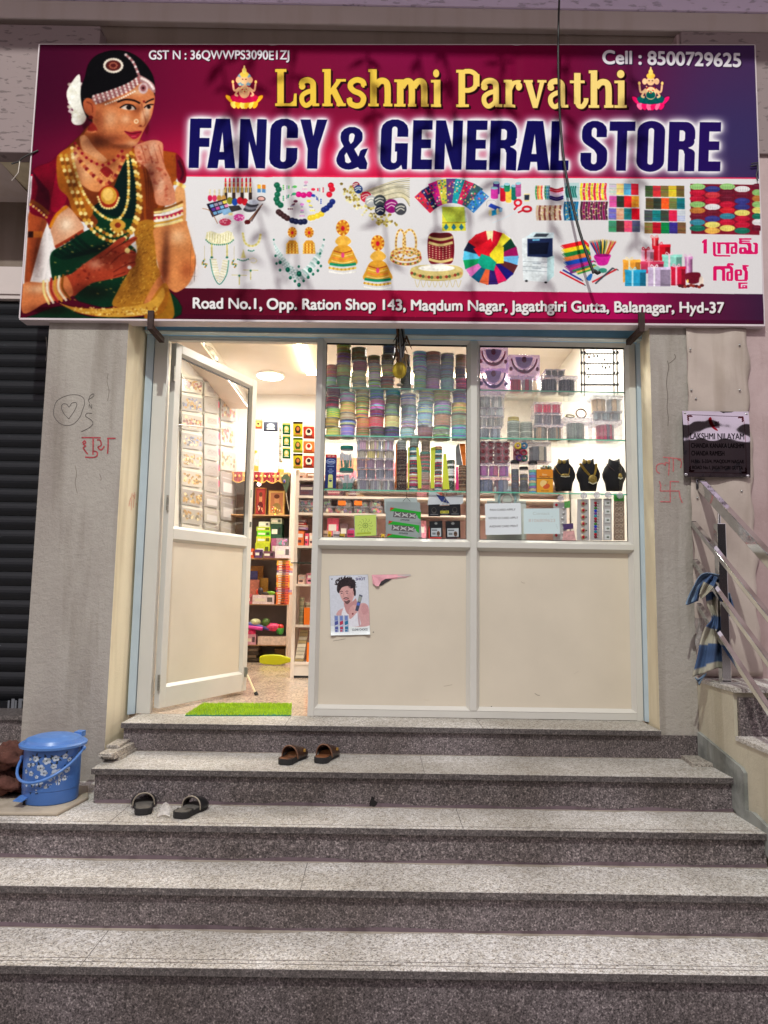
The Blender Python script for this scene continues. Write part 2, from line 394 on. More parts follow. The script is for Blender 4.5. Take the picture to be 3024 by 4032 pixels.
class Canvas:
    def __init__(s, w_, h, col=(255, 255, 255)):
        s.w, s.h = w_, h; s.a = np.zeros((h, w_, 3), np.float32); s.a[:] = col; s.T = lambda p: p
    def mask(s, loops, SUB=3):
        """even-odd coverage of a set of loops -> (x0, y0, coverage)"""
        L = [np.array(l, float) for l in loops]
        al = np.concatenate(L)
        x0 = max(0, int(math.floor(al[:, 0].min()))); x1 = min(s.w, int(math.ceil(al[:, 0].max()))+1)
        y0 = max(0, int(math.floor(al[:, 1].min()))); y1 = min(s.h, int(math.ceil(al[:, 1].max()))+1)
        if x1 <= x0 or y1 <= y0: return None
        W_ = x1-x0; cov = np.zeros((y1-y0, W_), np.float32)
        A = np.concatenate(L); B = np.concatenate([np.roll(l, -1, axis=0) for l in L])
        ay, by = A[:, 1], B[:, 1]; ax, bx = A[:, 0], B[:, 0]
        ys = y0 + (np.arange((y1-y0)*SUB)+.5)/SUB
        for k, y in enumerate(ys):
            hit = (ay <= y) != (by <= y)
            if not hit.any(): continue
            X = np.sort(ax[hit]+(y-ay[hit])*(bx[hit]-ax[hit])/(by[hit]-ay[hit]))-x0
            row = cov[k//SUB]
            for i in range(0, len(X)-1, 2):
                a_, b_ = max(0., X[i]), min(float(W_), X[i+1])
                if b_ <= a_: continue
                ia, ib = int(a_), int(b_)
                if ia == ib: row[ia] += (b_-a_)/SUB
                else:
                    row[ia] += (ia+1-a_)/SUB
                    if ib > ia+1: row[ia+1:ib] += 1.0/SUB
                    if ib < W_: row[ib] += (b_-ib)/SUB
        return x0, y0, np.clip(cov, 0, 1)
    def put(s, mk, col, al=1.0):
        if mk is None: return
        x0, y0, cv = mk; h, w_ = cv.shape; r = s.a[y0:y0+h, x0:x0+w_]
        c = np.asarray(col(x0, y0, w_, h) if callable(col) else col, np.float32)
        k = (cv*al)[..., None]; r[:] = r*(1-k)+c*k
    def poly(s, pts, col, al=1.0, smooth=True, k=5):
        q = [s.T(p) for p in pts]
        if smooth: q = spline(q, k, True)
        s.put(s.mask([q]), col, al)
    def polys(s, loops, col, al=1.0): s.put(s.mask([[s.T(p) for p in l] for l in loops]), col, al)
    def ell(s, cx, cy, rx, ry, col, al=1.0, rot=0):
        ca, sa = math.cos(rot), math.sin(rot); n = 26
        s.poly([(cx+rx*math.cos(t)*ca-ry*math.sin(t)*sa, cy+rx*math.cos(t)*sa+ry*math.sin(t)*ca) for t in [2*math.pi*i/n for i in range(n)]], col, al, smooth=False)
    def rect(s, x0, y0, x1, y1, col, al=1.0): s.poly([(x0, y0), (x1, y0), (x1, y1), (x0, y1)], col, al, smooth=False)
    def line(s, pts, w_, col, al=1.0, smooth=True, k=6):
        """stroke; w_ in source units"""
        q = [np.array(p, float) for p in pts]
        if smooth and len(q) > 2: q = spline(q, k)
        N = len(q); l = []; r = []
        for i in range(N):
            d = q[min(N-1, i+1)]-q[max(0, i-1)]; d = d/(np.hypot(*d)+1e-9); nn = np.array((-d[1], d[0]))
            ww = w_ if not isinstance(w_, (list, tuple)) else w_[0]+(w_[1]-w_[0])*i/(N-1)
            l.append(q[i]+nn*ww/2); r.append(q[i]-nn*ww/2)
        # quads piece by piece joined as one coverage
        tl = [s.T(p) for p in l]; tr = [s.T(p) for p in r]
        al_ = np.array(tl+tr); x0 = max(0, int(al_[:, 0].min())-1); y0 = max(0, int(al_[:, 1].min())-1)
        x1 = min(s.w, int(al_[:, 0].max())+2); y1 = min(s.h, int(al_[:, 1].max())+2)
        if x1 <= x0 or y1 <= y0: return
        cov = np.zeros((y1-y0, x1-x0), np.float32)
        for i in range(N-1):
            m_ = s.mask([[tl[i], tl[i+1], tr[i+1], tr[i]]])
            if m_ is None: continue
            a, b, cv = m_; hh, ww2 = cv.shape; oy, ox = b-y0, a-x0
            if oy < 0 or ox < 0: continue
            sub = cov[oy:oy+hh, ox:ox+ww2]; sub += cv[:sub.shape[0], :sub.shape[1]]
        s.put((x0, y0, np.clip(cov, 0, 1)), col, al)
    def dots(s, pts, r, step, cols, smooth=True, ry=None):
        q = [np.array(p, float) for p in pts]
        if smooth: q = spline(q, 10)
        d = 0; k = 0; nxt = 0
        for i in range(len(q)-1):
            L = np.hypot(*(q[i+1]-q[i]))
            while nxt <= d+L:
                t = (nxt-d)/(L+1e-9); p = q[i]*(1-t)+q[i+1]*t
                s.ell(p[0], p[1], r, ry or r, cols[k % len(cols)]); k += 1; nxt += step
            d += L
    def blur(s, cov, r):
        for ax in (0, 1):
            for _ in range(2):
                pad = [(0, 0), (0, 0)]; pad[ax] = (r+1, r)
                c = np.cumsum(np.pad(cov, pad), axis=ax)
                n = cov.shape[ax]
                cov = (np.take(c, range(2*r+1, 2*r+1+n), axis=ax)-np.take(c, range(0, n), axis=ax))/(2*r+1)
        return cov
    def glow(s, loops_list, r, col, gain=2.0):
        f = np.zeros((s.h, s.w), np.float32)
        for loops in loops_list:
            m_ = s.mask([[s.T(p) for p in l] for l in loops])
            if m_ is None: continue
            x0, y0, cv = m_; f[y0:y0+cv.shape[0], x0:x0+cv.shape[1]] += cv
        f = np.clip(s.blur(np.clip(f, 0, 1), r)*gain, 0, 1)
        s.put((0, 0, f), col)
    def text(s, t, x, y, h, col, x1=None, off=0.0, al=1.0, slope=0.0, shear=0.0, ret=False, shadow=None):
        """baseline-left at (x, y); cap height h; squeezed or stretched to end at x1"""
        L = _glyph_loops(t, 0, 1.0, shear)
        if not L: return []
        a = np.concatenate([np.array(l) for l in L]); capt = CAPT
        sy = h/capt; sx = sy if x1 is None else (x1-x)/(a[:, 0].max()-a[:, 0].min()); mn = a[:, 0].min()
        Q = [[(x+(p[0]-mn)*sx, y-p[1]*sy+slope*(p[0]-mn)*sx) for p in l] for l in L]
        if ret: return Q
        bw = off*h*1.6
        if shadow:
            S2 = [[(p[0]+shadow[0], p[1]+shadow[1]) for p in l] for l in Q]; s.polys(S2, shadow[2], al)
            for l in S2: s.line(l+[l[0]], bw+3, shadow[2], al, False)
        s.polys(Q, col, al)
        if bw:
            for l in Q: s.line(l+[l[0]], bw, col, al, False)
        return Q
    def soft(s, cx, cy, rx, ry, col, al):
        p = s.T((cx, cy)); a = s.T((cx+rx, cy)); b = s.T((cx, cy+ry)); RX, RY = abs(a[0]-p[0])+1e-6, abs(b[1]-p[1])+1e-6
        x0, x1, y0, y1 = max(0, int(p[0]-2*RX)), min(s.w, int(p[0]+2*RX)), max(0, int(p[1]-2*RY)), min(s.h, int(p[1]+2*RY))
        if x1 <= x0 or y1 <= y0: return
        X, Y = np.meshgrid(np.arange(x0, x1), np.arange(y0, y1))
        s.put((x0, y0, np.exp(-2.2*(((X-p[0])/RX)**2+((Y-p[1])/RY)**2)).astype(np.float32)), col, al)
# ================================================================== SETTING
Y0, Y1, Y2, Y3, Y4 = -.3132, -.7164, -1.0283, -1.3299, -1.6254
Z1, Z2, Z3, Z4 = -.1623, -.3436, -.5104, -.6901
XS = 1.90                                  # inner face of the stair wall on the right
ZG = -.97
m_road = granite('pale road', (126, 122, 118), (150, 146, 140), (176, 172, 164), .9, 60, .3)  # pale colour chosen to bounce light up under the cornice
m_tread = granite('flamed granite', (120, 115, 111), (206, 200, 191), (244, 240, 232), .6, 145, .36)
m_edge = granite('dark granite edge', (62, 55, 55), (96, 88, 86), (140, 130, 126), .5, 150, .2)
m_riser = granite('purple granite', (54, 47, 48), (112, 101, 102), (176, 163, 161), .42, 122, .4)
m_floor = granite('polished granite floor', (150, 126, 104), (186, 162, 138), (214, 194, 170), .16, 130, .1)
m_pillar = plaster('cream plaster', (172, 165, 156), (122, 108, 104), .42, .75, 34, .4)
m_reveal = plaster('smooth cream plaster', (230, 219, 190), (206, 190, 160), .35, .18, 60)
m_beam = pitted('pitted plaster', (142, 126, 126), .4)
m_soffit = pitted('pitted purple-lit plaster', (236, 220, 248), .3)  # lilac cast of the purple light put into the plaster colour
m_corn = plaster('smooth cornice paint', (204, 190, 186), amt=.12, bump=.15)
m_wall2 = plaster('pinkish wall', (186, 164, 163), (140, 112, 108), .5, .35, 30, .7)
m_shade = plaster('shaded plaster', (132, 118, 108), amt=.2, bump=.3)  # plaster with the shade of overhang and recess put into its colour
m_white = mat('white wall paint', (222, 220, 216), .7, var=.03, bump=.05)
m_ceil = mat('white ceiling paint', (222, 216, 206), .8, var=.02)
m_dirt = plaster('cement edge', (126, 122, 112), (84, 80, 72), .7, .8, 50)

g = MB(); g.quad((-60, -70, ZG), (60, -70, ZG), (60, 40, ZG), (-60, 40, ZG), m_road); struct(g.build('road'))
g = MB(); g.box(-1.68, 1.76, 0.004, 3.5, -.2, 0.0, m_floor); struct(g.build('floor'))

# --- granite steps -------------------------------------------------
steps = thing('granite_steps', 'wide flight of grey granite steps with purple risers leading up to the shop', 'steps', (0, Y2, ZG))
XL = -3.6; XR = XS
def tread(x0, x1, yf, yb, z, groove=0, joints=()):
    t = MB(); t.box(x0, x1, yf, yb, z-.030, z, m_tread)
    t.box(x0, x1, yf-.003, yf, z-.029, z-.0015, m_edge)  # front face of the same slab, its shade put in as darker granite
    for q in range(groove): t.box(x0, x1, yf+.035+.028*q, yf+.038+.028*q, z-.002, z+.0006, m_edge)
    for j in joints: t.box(j, j+.003, yf+.001, yb, z-.002, z+.0005, m_edge)
    return t.build('tread', steps)
def riser(x0, x1, y, z0, z1):
    t = MB(); t.box(x0, x1, y, y+.03, z0, z1, m_riser); return t.build('riser', steps)
OV = .022
tread(-1.51, 1.672, Y0, 0.003, 0, 0, (-.55, .62))
tread(-1.512, XR, Y1, Y0+OV+.03, Z1, 0, (.25,))
tread(XL, XR, Y2, Y1+OV+.03, Z2, 1, (-1.30, .42))
tread(XL, 2.6, Y3, Y2+OV+.03, Z3, 0, (-.33,))
tread(XL, 2.6, Y4, Y3+OV+.03, Z4, 2, (-1.16,))
riser(-1.50, XR, Y0+OV, Z1, -.0305)
riser(-1.50, XR, Y1+OV, Z2, Z1-.0305)
riser(XL, XR, Y2+OV, Z3, Z2-.0305)
riser(XL, 2.6, Y3+OV, Z4, Z3-.0305)
riser(XL, 2.6, Y4+OV, ZG, Z4-.0305)
t = MB()                                    # rough filling under the treads, seen at their left ends
t.box(-1.497, XS, Y0+OV+.03, 0.0, ZG, -.031, m_dirt); t.box(-1.497, XS, Y1+OV+.03, Y0+OV+.03, ZG, Z1-.031, m_dirt)
t.box(XL, XS, Y2+OV+.03, Y1+OV+.03, ZG, Z2-.031, m_dirt); t.box(XL, -1.497, Y1+OV+.03, .4, ZG, Z2-.031, m_dirt)
t.box(XL, 2.6, Y3+OV+.03, Y2+OV+.03, ZG, Z3-.031, m_dirt); t.box(XL, 2.6, Y4+OV+.03, Y3+OV+.03, ZG, Z4-.031, m_dirt)
t.build('core', steps)
tread(XL, -1.50, Y1+OV+.034, -.20, Z2)
m_gro = plaster('purple grey grout', (120, 104, 110), (84, 72, 76), .6, .4, 40)
m_dust = plaster('dust in the corner', (168, 158, 144), (130, 120, 110), .5, .3, 30)
for x0, x1, y, z in ((-1.49, XR, Y0+OV, Z1), (-1.49, XR, Y1+OV, Z2), (XL, XR, Y2+OV, Z3), (XL, 2.6, Y3+OV, Z4)):
    t = MB(); n = 90; v = []
    for i in range(n+1):
        x = x0+(x1-x0)*i/n; v += [(x, y-.001, z+.0008), (x, y-.006-.022*abs(math.sin(i*.37+y*9)*math.sin(i*.11))-R.uniform(0, .006), z+.0008)]
    t.add(v, [(2*i, 2*i+2, 2*i+3, 2*i+1) for i in range(n)], m_dust); t.build('dust', steps)
    if z < Z2+.01:
        t = MB(); v = []
        for i in range(n+1): x = x0+(x1-x0)*i/n; v += [(x, y-.0015, z), (x, y-.0015, z+.013+.005*math.sin(i*.5)+R.uniform(0, .003))]
        t.add(v, [(2*i, 2*i+2, 2*i+3, 2*i+1) for i in range(n)], m_gro); t.build('grout', steps)
# dark oily stain burnt on the second riser
st = MB(); c = P(1462, 3150, Y1+OV)
for k in range(7):
    a = 1.1+R.uniform(-.5, .5); l = R.uniform(.02, .05)
    st.ribbon([(c.x+R.uniform(-.012, .012), Y1+OV, c.z-.03), (c.x+math.cos(a)*l, Y1+OV, c.z-.03+math.sin(a)*l)], R.uniform(.008, .02), (0, -1, 0), mat('soot', (22, 19, 18), .9), .001+.0003*k)
st.build('stain', steps)

# --- the building ---------------------------------------------------
bld = thing('building', 'beige plastered shop building with a pitted beam over the sign and two pillars', 'building', (0, 0, 0))
ZB = 4.559
ZP = 4.1
def pill(pts, z0, z1, m, name='pillar', parent=bld, front=None):
    t = MB(); n = len(pts); b = [(x, y, z0) for x, y in pts]; q = [(x, y, z1) for x, y in pts]
    t.add(b+q, [tuple(reversed(range(n))), tuple(range(n, 2*n))], m)
    for k in range(n):
        j = (k+1) % n; t.add([b[k], b[j], q[j], q[k]], [(0, 1, 2, 3)], front if (front and k in front[1]) and False else (front[0] if front and k in front[1] else m))
    return t.build(name, parent)
pl = pill([(-2.11, -.28), (-1.612, -.28), (-1.578, .02), (-2.11, .35)], Z2+.0, ZP, m_pillar, front=(m_reveal, (1,)))
pr = pill([(1.678, -.28), (1.91, -.28), (1.91, .3), (1.712, .02)], Z1, ZP, m_pillar, front=(m_reveal, (3,)))
t = MB(); t.box(1.911, 5.5, -.275, .1, ZG, 4.5, m_wall2); t.build('wall', bld)
# beam and cornice above the sign (the sign hides most of the beam)
zb0 = P(40, 600, -.3).z; zb1 = P(60, 195, -.3).z
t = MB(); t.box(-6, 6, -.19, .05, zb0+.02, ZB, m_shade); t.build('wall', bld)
t = MB(); t.box(-6, -1.9, -.30, -.19, zb0, zb1+.18, m_beam); t.build('beam', bld, .006); t = MB(); t.box(1.93, 6, -.30, -.19, P(3000, 605, -.3).z, zb1+.22, m_beam); t.build('beam', bld, .006)
zc = 4.70
t = MB(); pf = PZ(1500, 33, zc); t.box(-6, 6, pf.y-.02, .05, ZB, zc, m_corn); t.build('cornice', bld, .01)
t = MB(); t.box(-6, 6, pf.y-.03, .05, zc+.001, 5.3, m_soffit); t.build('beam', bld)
t = MB(); t.box(-6, 6, -1.9, .05, 5.301, 5.45, m_corn); t.box(-6, 6, -1.9, -1.8, 5.4505, 6.3, m_corn); t.build('shade_overhang', bld)  # unseen overhang added to shade the top of the sign
# wall over the shop front, hidden by the sign, and the recess with the neighbour's shutter on the left
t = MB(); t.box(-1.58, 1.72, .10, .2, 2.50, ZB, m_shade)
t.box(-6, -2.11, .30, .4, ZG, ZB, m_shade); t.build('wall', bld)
t = MB(); zz = P(40, 745, .30).z
t.hexa([(-2.55, -.19, zz+.02), (-2.11, -.19, zz+.02), (-2.11, .3, zz), (-2.55, .3, zz)], [(-2.55, -.19, zb0), (-2.11, -.19, zb0), (-2.11, .3, zb0+.02), (-2.55, .3, zb0+.02)], m_reveal)
t.box(-5, -2.55, -.19, .3, zz, zb0, m_corn); t.build('soffit', bld)
# room
t = MB(); t.box(-1.78, -1.68, .05, 3.6, -.1, 3.2, m_white); t.build('room_wall', bld)
t = MB(); t.box(1.76, 1.86, .05, 3.6, -.1, 3.2, m_white); t.build('room_wall', bld)
t = MB(); t.box(-1.68, 1.76, 3.5, 3.6, -.1, 3.2, m_white); t.build('room_wall', bld)
t = MB(); t.box(-1.68, 1.76, .2, 3.5, 3.05, 3.15, m_ceil); t.box(-1.68, 1.76, .1, .2, 2.51, 3.15, m_ceil); t.build('ceiling', bld)
# cornice strip along the left wall of the room
t = MB(); t.box(-1.68, -1.60, .21, 3.49, 2.97, 3.049, m_white); t.build('coving', bld)

# hand-drawn marks on the pillars
m_pen = mat('ballpoint', (70, 64, 62), .8); m_red = mat('red kumkum paint', (168, 62, 70), .9, var=.5, vscale=60)
def mark(parent, strokes, w_, m, Y, f, sm=True, name='graffiti'):
    t = MB()
    for i, s_ in enumerate(strokes):
        q = spline(s_, 5) if sm and len(s_) > 2 else s_
        t.ribbon([P(*f(p), Y) for p in q], w_, (0, -1, 0), m, .0012+.0002*i)
    return t.build(name, parent)
fa = lambda p: (p[0]/2.37, p[1]/2.37+1200)
mark(pl, [[(500, 985), (530, 900), (620, 850), (710, 840), (775, 865), (790, 920), (770, 985), (745, 1050), (690, 1110), (620, 1127), (550, 1100), (505, 1040), (500, 985)],
          [(643, 1065), (600, 1020), (573, 960), (590, 925), (625, 930), (645, 955), (670, 920), (705, 912), (718, 935), (695, 990), (643, 1065)],
          [(828, 890), (842, 850), (870, 832), (876, 850), (845, 875), (826, 888), (838, 920)], [(832, 960), (835, 930), (855, 968), (856, 930)],
          [(860, 1015), (815, 1012), (800, 1040), (850, 1075), (868, 1110), (830, 1150), (760, 1185)]], .0030, m_pen, -.28, fa)
mark(pl, [[(762, 1240), (850, 1240), (940, 1242)], [(770, 1290), (790, 1270), (800, 1290), (778, 1300), (800, 1320), (778, 1335), (800, 1370), (820, 1395)],
          [(870, 1250), (870, 1330), (868, 1400)], [(870, 1365), (905, 1375), (905, 1410), (870, 1425), (795, 1422)],
          [(905, 1262), (935, 1265), (945, 1310), (915, 1330), (945, 1355), (975, 1320)], [(1005, 1390), (1010, 1310), (1010, 1245)], [(1000, 1247), (1080, 1247)]], .0085, m_red, -.28, fa)
fb = lambda p: (p[0]/2.765+2500, p[1]/2.765+1250)
mark(pr, [[(305, 1522), (450, 1535), (505, 1545)], [(370, 1590), (330, 1580), (330, 1610), (300, 1590), (240, 1610), (235, 1670), (270, 1700)], [(370, 1530), (372, 1600), (365, 1720)],
          [(415, 1540), (418, 1600), (415, 1680)], [(460, 1545), (505, 1570), (495, 1640)]], .0075, mat('faded red kumkum paint', (186, 104, 104), .9, var=.4, vscale=60), -.28, fb)
mark(pr, [[(385, 1780), (382, 1890), (385, 2010)], [(275, 1890), (480, 1890)], [(385, 1785), (480, 1790)], [(480, 1890), (490, 1960), (515, 2020)], [(385, 2008), (275, 2005)], [(275, 1890), (280, 1830), (265, 1780)],
          [(325, 1825), (330, 1830)], [(430, 1830), (436, 1834)], [(325, 1960), (330, 1964)], [(430, 1960), (436, 1964)]], .0075, mat('faded red kumkum paint', (186, 104, 104), .9, var=.4, vscale=60), -.28, fb, False)
m_ck = mat('hairline crack', (96, 84, 76), .9)
fc = lambda p: (p[0]/2.765+2500, p[1]/2.765+1250)
for s_ in [[(352, 470), (368, 540), (350, 640), (345, 740), (356, 860), (350, 980), (362, 1090), (358, 1180)], [(430, 400), (440, 440), (400, 480), (372, 500)]]: mark(pr, [s_], .0035, m_ck, -.28, fc, name='crack')
for s_ in [[(1010, 640), (1000, 720), (1018, 800), (1004, 900)], [(700, 1500), (716, 1580), (702, 1660), (722, 1760)], [(930, 1580), (945, 1620), (938, 1640)], [(430, 300), (440, 420), (428, 520)]]: mark(pl, [s_], .0022, m_ck, -.28, fa, name='crack')
# faint red writing on the left reveal
t = MB()
for k, s_ in enumerate([[(-.07, 1.39), (-.075, 1.36), (-.10, 1.38)], [(-.085, 1.40), (-.085, 1.30)], [(-.115, 1.39), (-.115, 1.28)], [(-.13, 1.36), (-.15, 1.30)], [(-.05, 1.335), (-.05, 1.32)]]):
    pts = [(-1.578-(.02-y)/.3*.034+.0015+.0003*k, y, z) for y, z in s_]
    t.ribbon(pts, .006, (1, 0, 0), mat('faint red pencil', (214, 128, 100), .9), .001)
t.build('graffiti', pl)

# crumpled sheet-metal flashing nailed over the joint on the right
m_flash = plaster('painted flashing', (184, 170, 160), (150, 132, 126), .35, .25, 12)
fl = thing('metal_flashing', 'crumpled painted sheet metal strip nailed to the wall behind the nameplate', 'flashing', (2.1, -.28, .3))
x0 = P(2702, 1400, -.285).x; x1 = P(2940, 1400, -.285).x; zt = P(2800, 1290, -.285).z; zb = P(2800, 2660, -.285).z
nx, nz = 16, 60; v = []; f = []
for j in range(nz+1):
    for i in range(nx+1):
        s_, t_ = i/nx, j/nz
        w_ = .012+.010*math.sin(t_*17+1.3*math.sin(s_*5))*math.sin(s_*math.pi)+.006*math.sin(t_*41+s_*7)
        ex = (.010*math.sin(t_*23)+.008*math.sin(t_*57+1))*(1 if i == nx else (.4 if i == 0 else 0))
        w_ = max(.003, w_)
        v.append((x0+(x1-x0)*s_+ex, -.285-w_, zb+(zt-zb)*t_))
for j in range(nz):
    for i in range(nx): f.append((j*(nx+1)+i, j*(nx+1)+i+1, (j+1)*(nx+1)+i+1, (j+1)*(nx+1)+i))
t = MB(); t.add(v, f, m_flash, True); o = t.build('sheet', fl)
o.modifiers.new('Solidify', 'SOLIDIFY').thickness = .002
for u, v_ in ((2718, 1375), (2912, 1358), (2722, 1536), (2913, 1536), (2740, 1570), (2746, 1960), (2920, 1934)):
    p = P(u, v_, -.31); t = MB(); t.ball((p.x, -.312, p.z), .007, .004, .007, mat('zinc nail', (170, 168, 165), .3, .8), 8, 5); t.build('nail', fl)

# neighbour's roller shutter and its granite ledge
m_sh = mat('navy shutter steel', (17, 19, 24), .5, .3, var=.1)
sh = thing('roller_shutter', 'dark navy steel roller shutter closed over the neighbouring shop', 'shutter', (-2.6, .12, .0))
t = MB(); zt = P(40, 1185, .12).z; n = int((zt-.0)/.093)
for k in range(n):
    z = zt-.093*(k+1)
    for q in range(6):
        a0, a1 = q/6, (q+1)/6
        h = lambda a: .12-.014*math.sin(math.pi*min(1, a*1.05)) if a < .93 else .125
        t.quad((-3.9, h(a0), z+.093*a0), (-2.112, h(a0), z+.093*a0), (-2.112, h(a1), z+.093*a1), (-3.9, h(a1), z+.093*a1), m_sh)
t.build('curtain', sh)
t = MB(); t.box(-3.9, -2.112, .08, .30, zt, P(40, 1050, .08).z, m_corn); t.box(-3.9, -2.112, .07, .08, zt+.03, zt+.06, m_corn); t.build('housing', sh)
t = MB(); t.box(-3.9, -2.112, .09, .15, zt-.093*n-.08, zt-.093*n, m_sh); t.build('bottom_rail', sh)
t = MB()
for k, w_ in enumerate((.012, .020, .012, .03, .016)):
    p = P(30+14*k, 2770, .088); t.box(p.x, p.x+w_, .0885, .0895, p.z-.03, p.z+.02+.01*(k % 2), mat('scuffed white marks', (110, 112, 118), .7))
t.build('scuffs', sh)
nl = thing('shop_ledge', 'dark granite ledge below the closed navy shutter beside the bin', 'ledge', (-2.6, -.1, Z2))
t = MB(); t.box(XL, -2.112, -.15, .3, Z2, -.02, m_riser); t.build('riser', nl)
t = MB(); t.box(XL, -2.112, -.17, .3, -.0195, .006, m_edge); t.box(XL, -2.112, -.42, -.151, Z2, Z1-.03, m_riser); t.box(XL, -2.112, -.44, -.151, Z1-.0295, Z1, m_tread); t.build('slab', nl)

# --- outer staircase on the right -----------------------------------
m_cream = plaster('cream stair plaster', (196, 188, 166), (160, 150, 130), .35, .35, 35)
m_skirt = plaster('grey marble skirting', (150, 152, 146), (104, 106, 102), .8, .1, 20, 1, 7)
oss = thing('side_staircase', 'outer staircase with a stepped cream side wall and purple granite risers', 'staircase', (2.6, -.6, ZG))
ya, yb_ = -.71, -1.06; zl0, zl1, zl2 = .285, .035, -.215
t = MB()
prof = [(-.27, ZG), (-.27, zl0), (ya, zl0), (ya, zl1), (yb_, zl1), (yb_, zl2), (-1.42, zl2), (-1.42, -.46), (-1.78, -.46), (-1.78, ZG)]
t.prism([(XS+.012, y, z) for y, z in prof], (2.6, 0, 0), m_cream); t.build('body', oss)
for y, z0, z1 in ((ya, zl1, zl0), (yb_, zl2, zl1), (-1.42, -.46, zl2), (-1.78, ZG, -.46)):
    t = MB(); t.box(XS+.03, 4.5, y-.024, y-.001, z0+.002, z1-.028, m_riser); t.build('riser', oss)
for y0, y1, z in ((ya-.03, -.272, zl0), (yb_-.03, ya-.024, zl1), (-1.45, yb_-.024, zl2), (-1.81, -1.444, -.46)):
    t = MB(); t.box(XS+.004, 4.5, y0, y1, z, z+.022, m_tread); t.build('tread', oss)
# sloping grey skirting along the wall above the shop's steps
t = MB()
sk = [(-.30, Z1), (-.30, -.005), (-.36, -.015), (-.80, -.09), (-.83, -.11), (-.83, Z2+.05), (-.90, Z2+.06), (-1.30, Z2-.02), (-1.62, Z3-.06), (-1.62, Z4)]
t.prism([(XS-.008, y, z) for y, z in sk], (.0195, 0, 0), m_skirt); t.build('skirting', oss)
# stainless handrail
m_ss = mat('stainless steel', (214, 214, 214), .09, 1.0, var=.15, vscale=9)
hr = thing('handrail', 'stainless steel stair handrail with four sloping square bars fixed beside the nameplate', 'handrail', (2.1, -.4, zl0))
def bar(a, b, w_, h_, name):
    a = Vector(a); b = Vector(b); d = (b-a).normalized(); q = Vector((1, 0, 0)); q = (q-d*q.dot(d)).normalized(); n_ = d.cross(q)
    t = MB(); v = []
    for p in (a, b):
        for i, j in ((-1, -1), (1, -1), (1, 1), (-1, 1)): v.append(p+q*w_*i/2+n_*h_*j/2)
    t.add(v, [(3, 2, 1, 0), (4, 5, 6, 7), (0, 1, 5, 4), (1, 2, 6, 5), (2, 3, 7, 6), (3, 0, 4, 7)], m_ss)
    return t.build(name, hr, .003)
YE = -.30
def railpts(u, v_, slope=-.67, L=2.4):
    a = P(u, v_, YE); return a, Vector((a.x+.0, YE-L, a.z+slope*L))
for (u, v_, w_) in ((2757, 1905, .064), (2732, 2062, .031), (2738, 2212, .031), (2752, 2385, .031)):
    a, b = railpts(u, v_); bar(a, b, w_*.6 if w_ > .05 else w_, w_, 'rail')
    t = MB(); t.box(a.x-w_*.42, a.x+w_*.42, -.303, -.29, a.z-w_*.5, a.z+w_*.5, m_ss); t.build('bracket', hr)
pb = P(2855, 2675, -.50); pt = P(2835, 2062, -.50)
bar((pb.x, -.50, zl0+.02), (pb.x, -.50, pt.z), .05, .05, 'post')
t = MB(); t.box(pb.x-.055, pb.x+.055, -.555, -.445, zl0+.022, zl0+.034, m_ss); t.build('base_plate', hr)
t = MB(); t.cyl((pb.x, -.5, pt.z), (pb.x, -.5, pt.z+.16), .009, m=m_ss); t.build('pin', hr)
# ================================================================== SHOP FRONT
m_al = mat('white powder-coated aluminium', (206, 203, 195), .35, var=.04, vscale=3)
m_panel = mat('cream laminate', (213, 202, 183), .42, var=.06, vscale=2.6, bump=.04, bscale=5)
m_glass = glass('window glass', gloss=.10)
m_gask = mat('black gasket', (24, 22, 22), .6)
m_hinge = mat('steel hinge', (160, 158, 150), .35, .8)
ZT = 2.515
sf = thing('glazed_shopfront', 'white aluminium shop front with two windows above cream panels and an open door', 'shop front', (0, 0, 0))
XA, XB, XC, XD = -1.532, -.4474, .6038, 1.686
D = .055                                     # depth of the sections behind the front face
def bead(t, x0, x1, z0, z1, w_, y0, y1, m, sides='lrtb'):
    """sloping glazing bead round an opening: outer edge on the face y0, inner edge set back to y1"""
    o = [(x0, y0, z0), (x1, y0, z0), (x1, y0, z1), (x0, y0, z1)]; i = [(x0+w_, y1, z0+w_), (x1-w_, y1, z0+w_), (x1-w_, y1, z1-w_), (x0+w_, y1, z1-w_)]
    for k, c in enumerate('brtl'):
        if c in sides: t.quad(o[k], o[(k+1) % 4], i[(k+1) % 4], i[k], m)
    for k in range(4): pass
t = MB()
t.box(XA, XA+.088, 0, D, 0, ZT, m_al)                                   # left jamb
t.box(XD-.042, XD, 0, D, 0, ZT, m_al)                                   # right jamb
t.box(XA+.088, XB, .0, D, 2.478, ZT, m_al); t.box(XA+.088, XB, .006, D, 2.462, 2.478, m_al); t.box(XA+.088, XB, .014, D, 2.449, 2.462, m_al)
t.box(XB, XD-.042, 0, D, 2.474, ZT, m_al)                               # head
t.box(XB+.041, XD-.042, 0, D, .002, .047, m_al)                          # bottom rail
t.build('frame', sf, .002)
t = MB(); t.box(XB, XB+.041, -.004, D, 0, 2.474, m_al); t.build('mullion', sf, .003)
t = MB(); t.box(XC-.022, XC+.022, -.004, D, .047, 2.474, m_al); t.build('mullion', sf, .003)
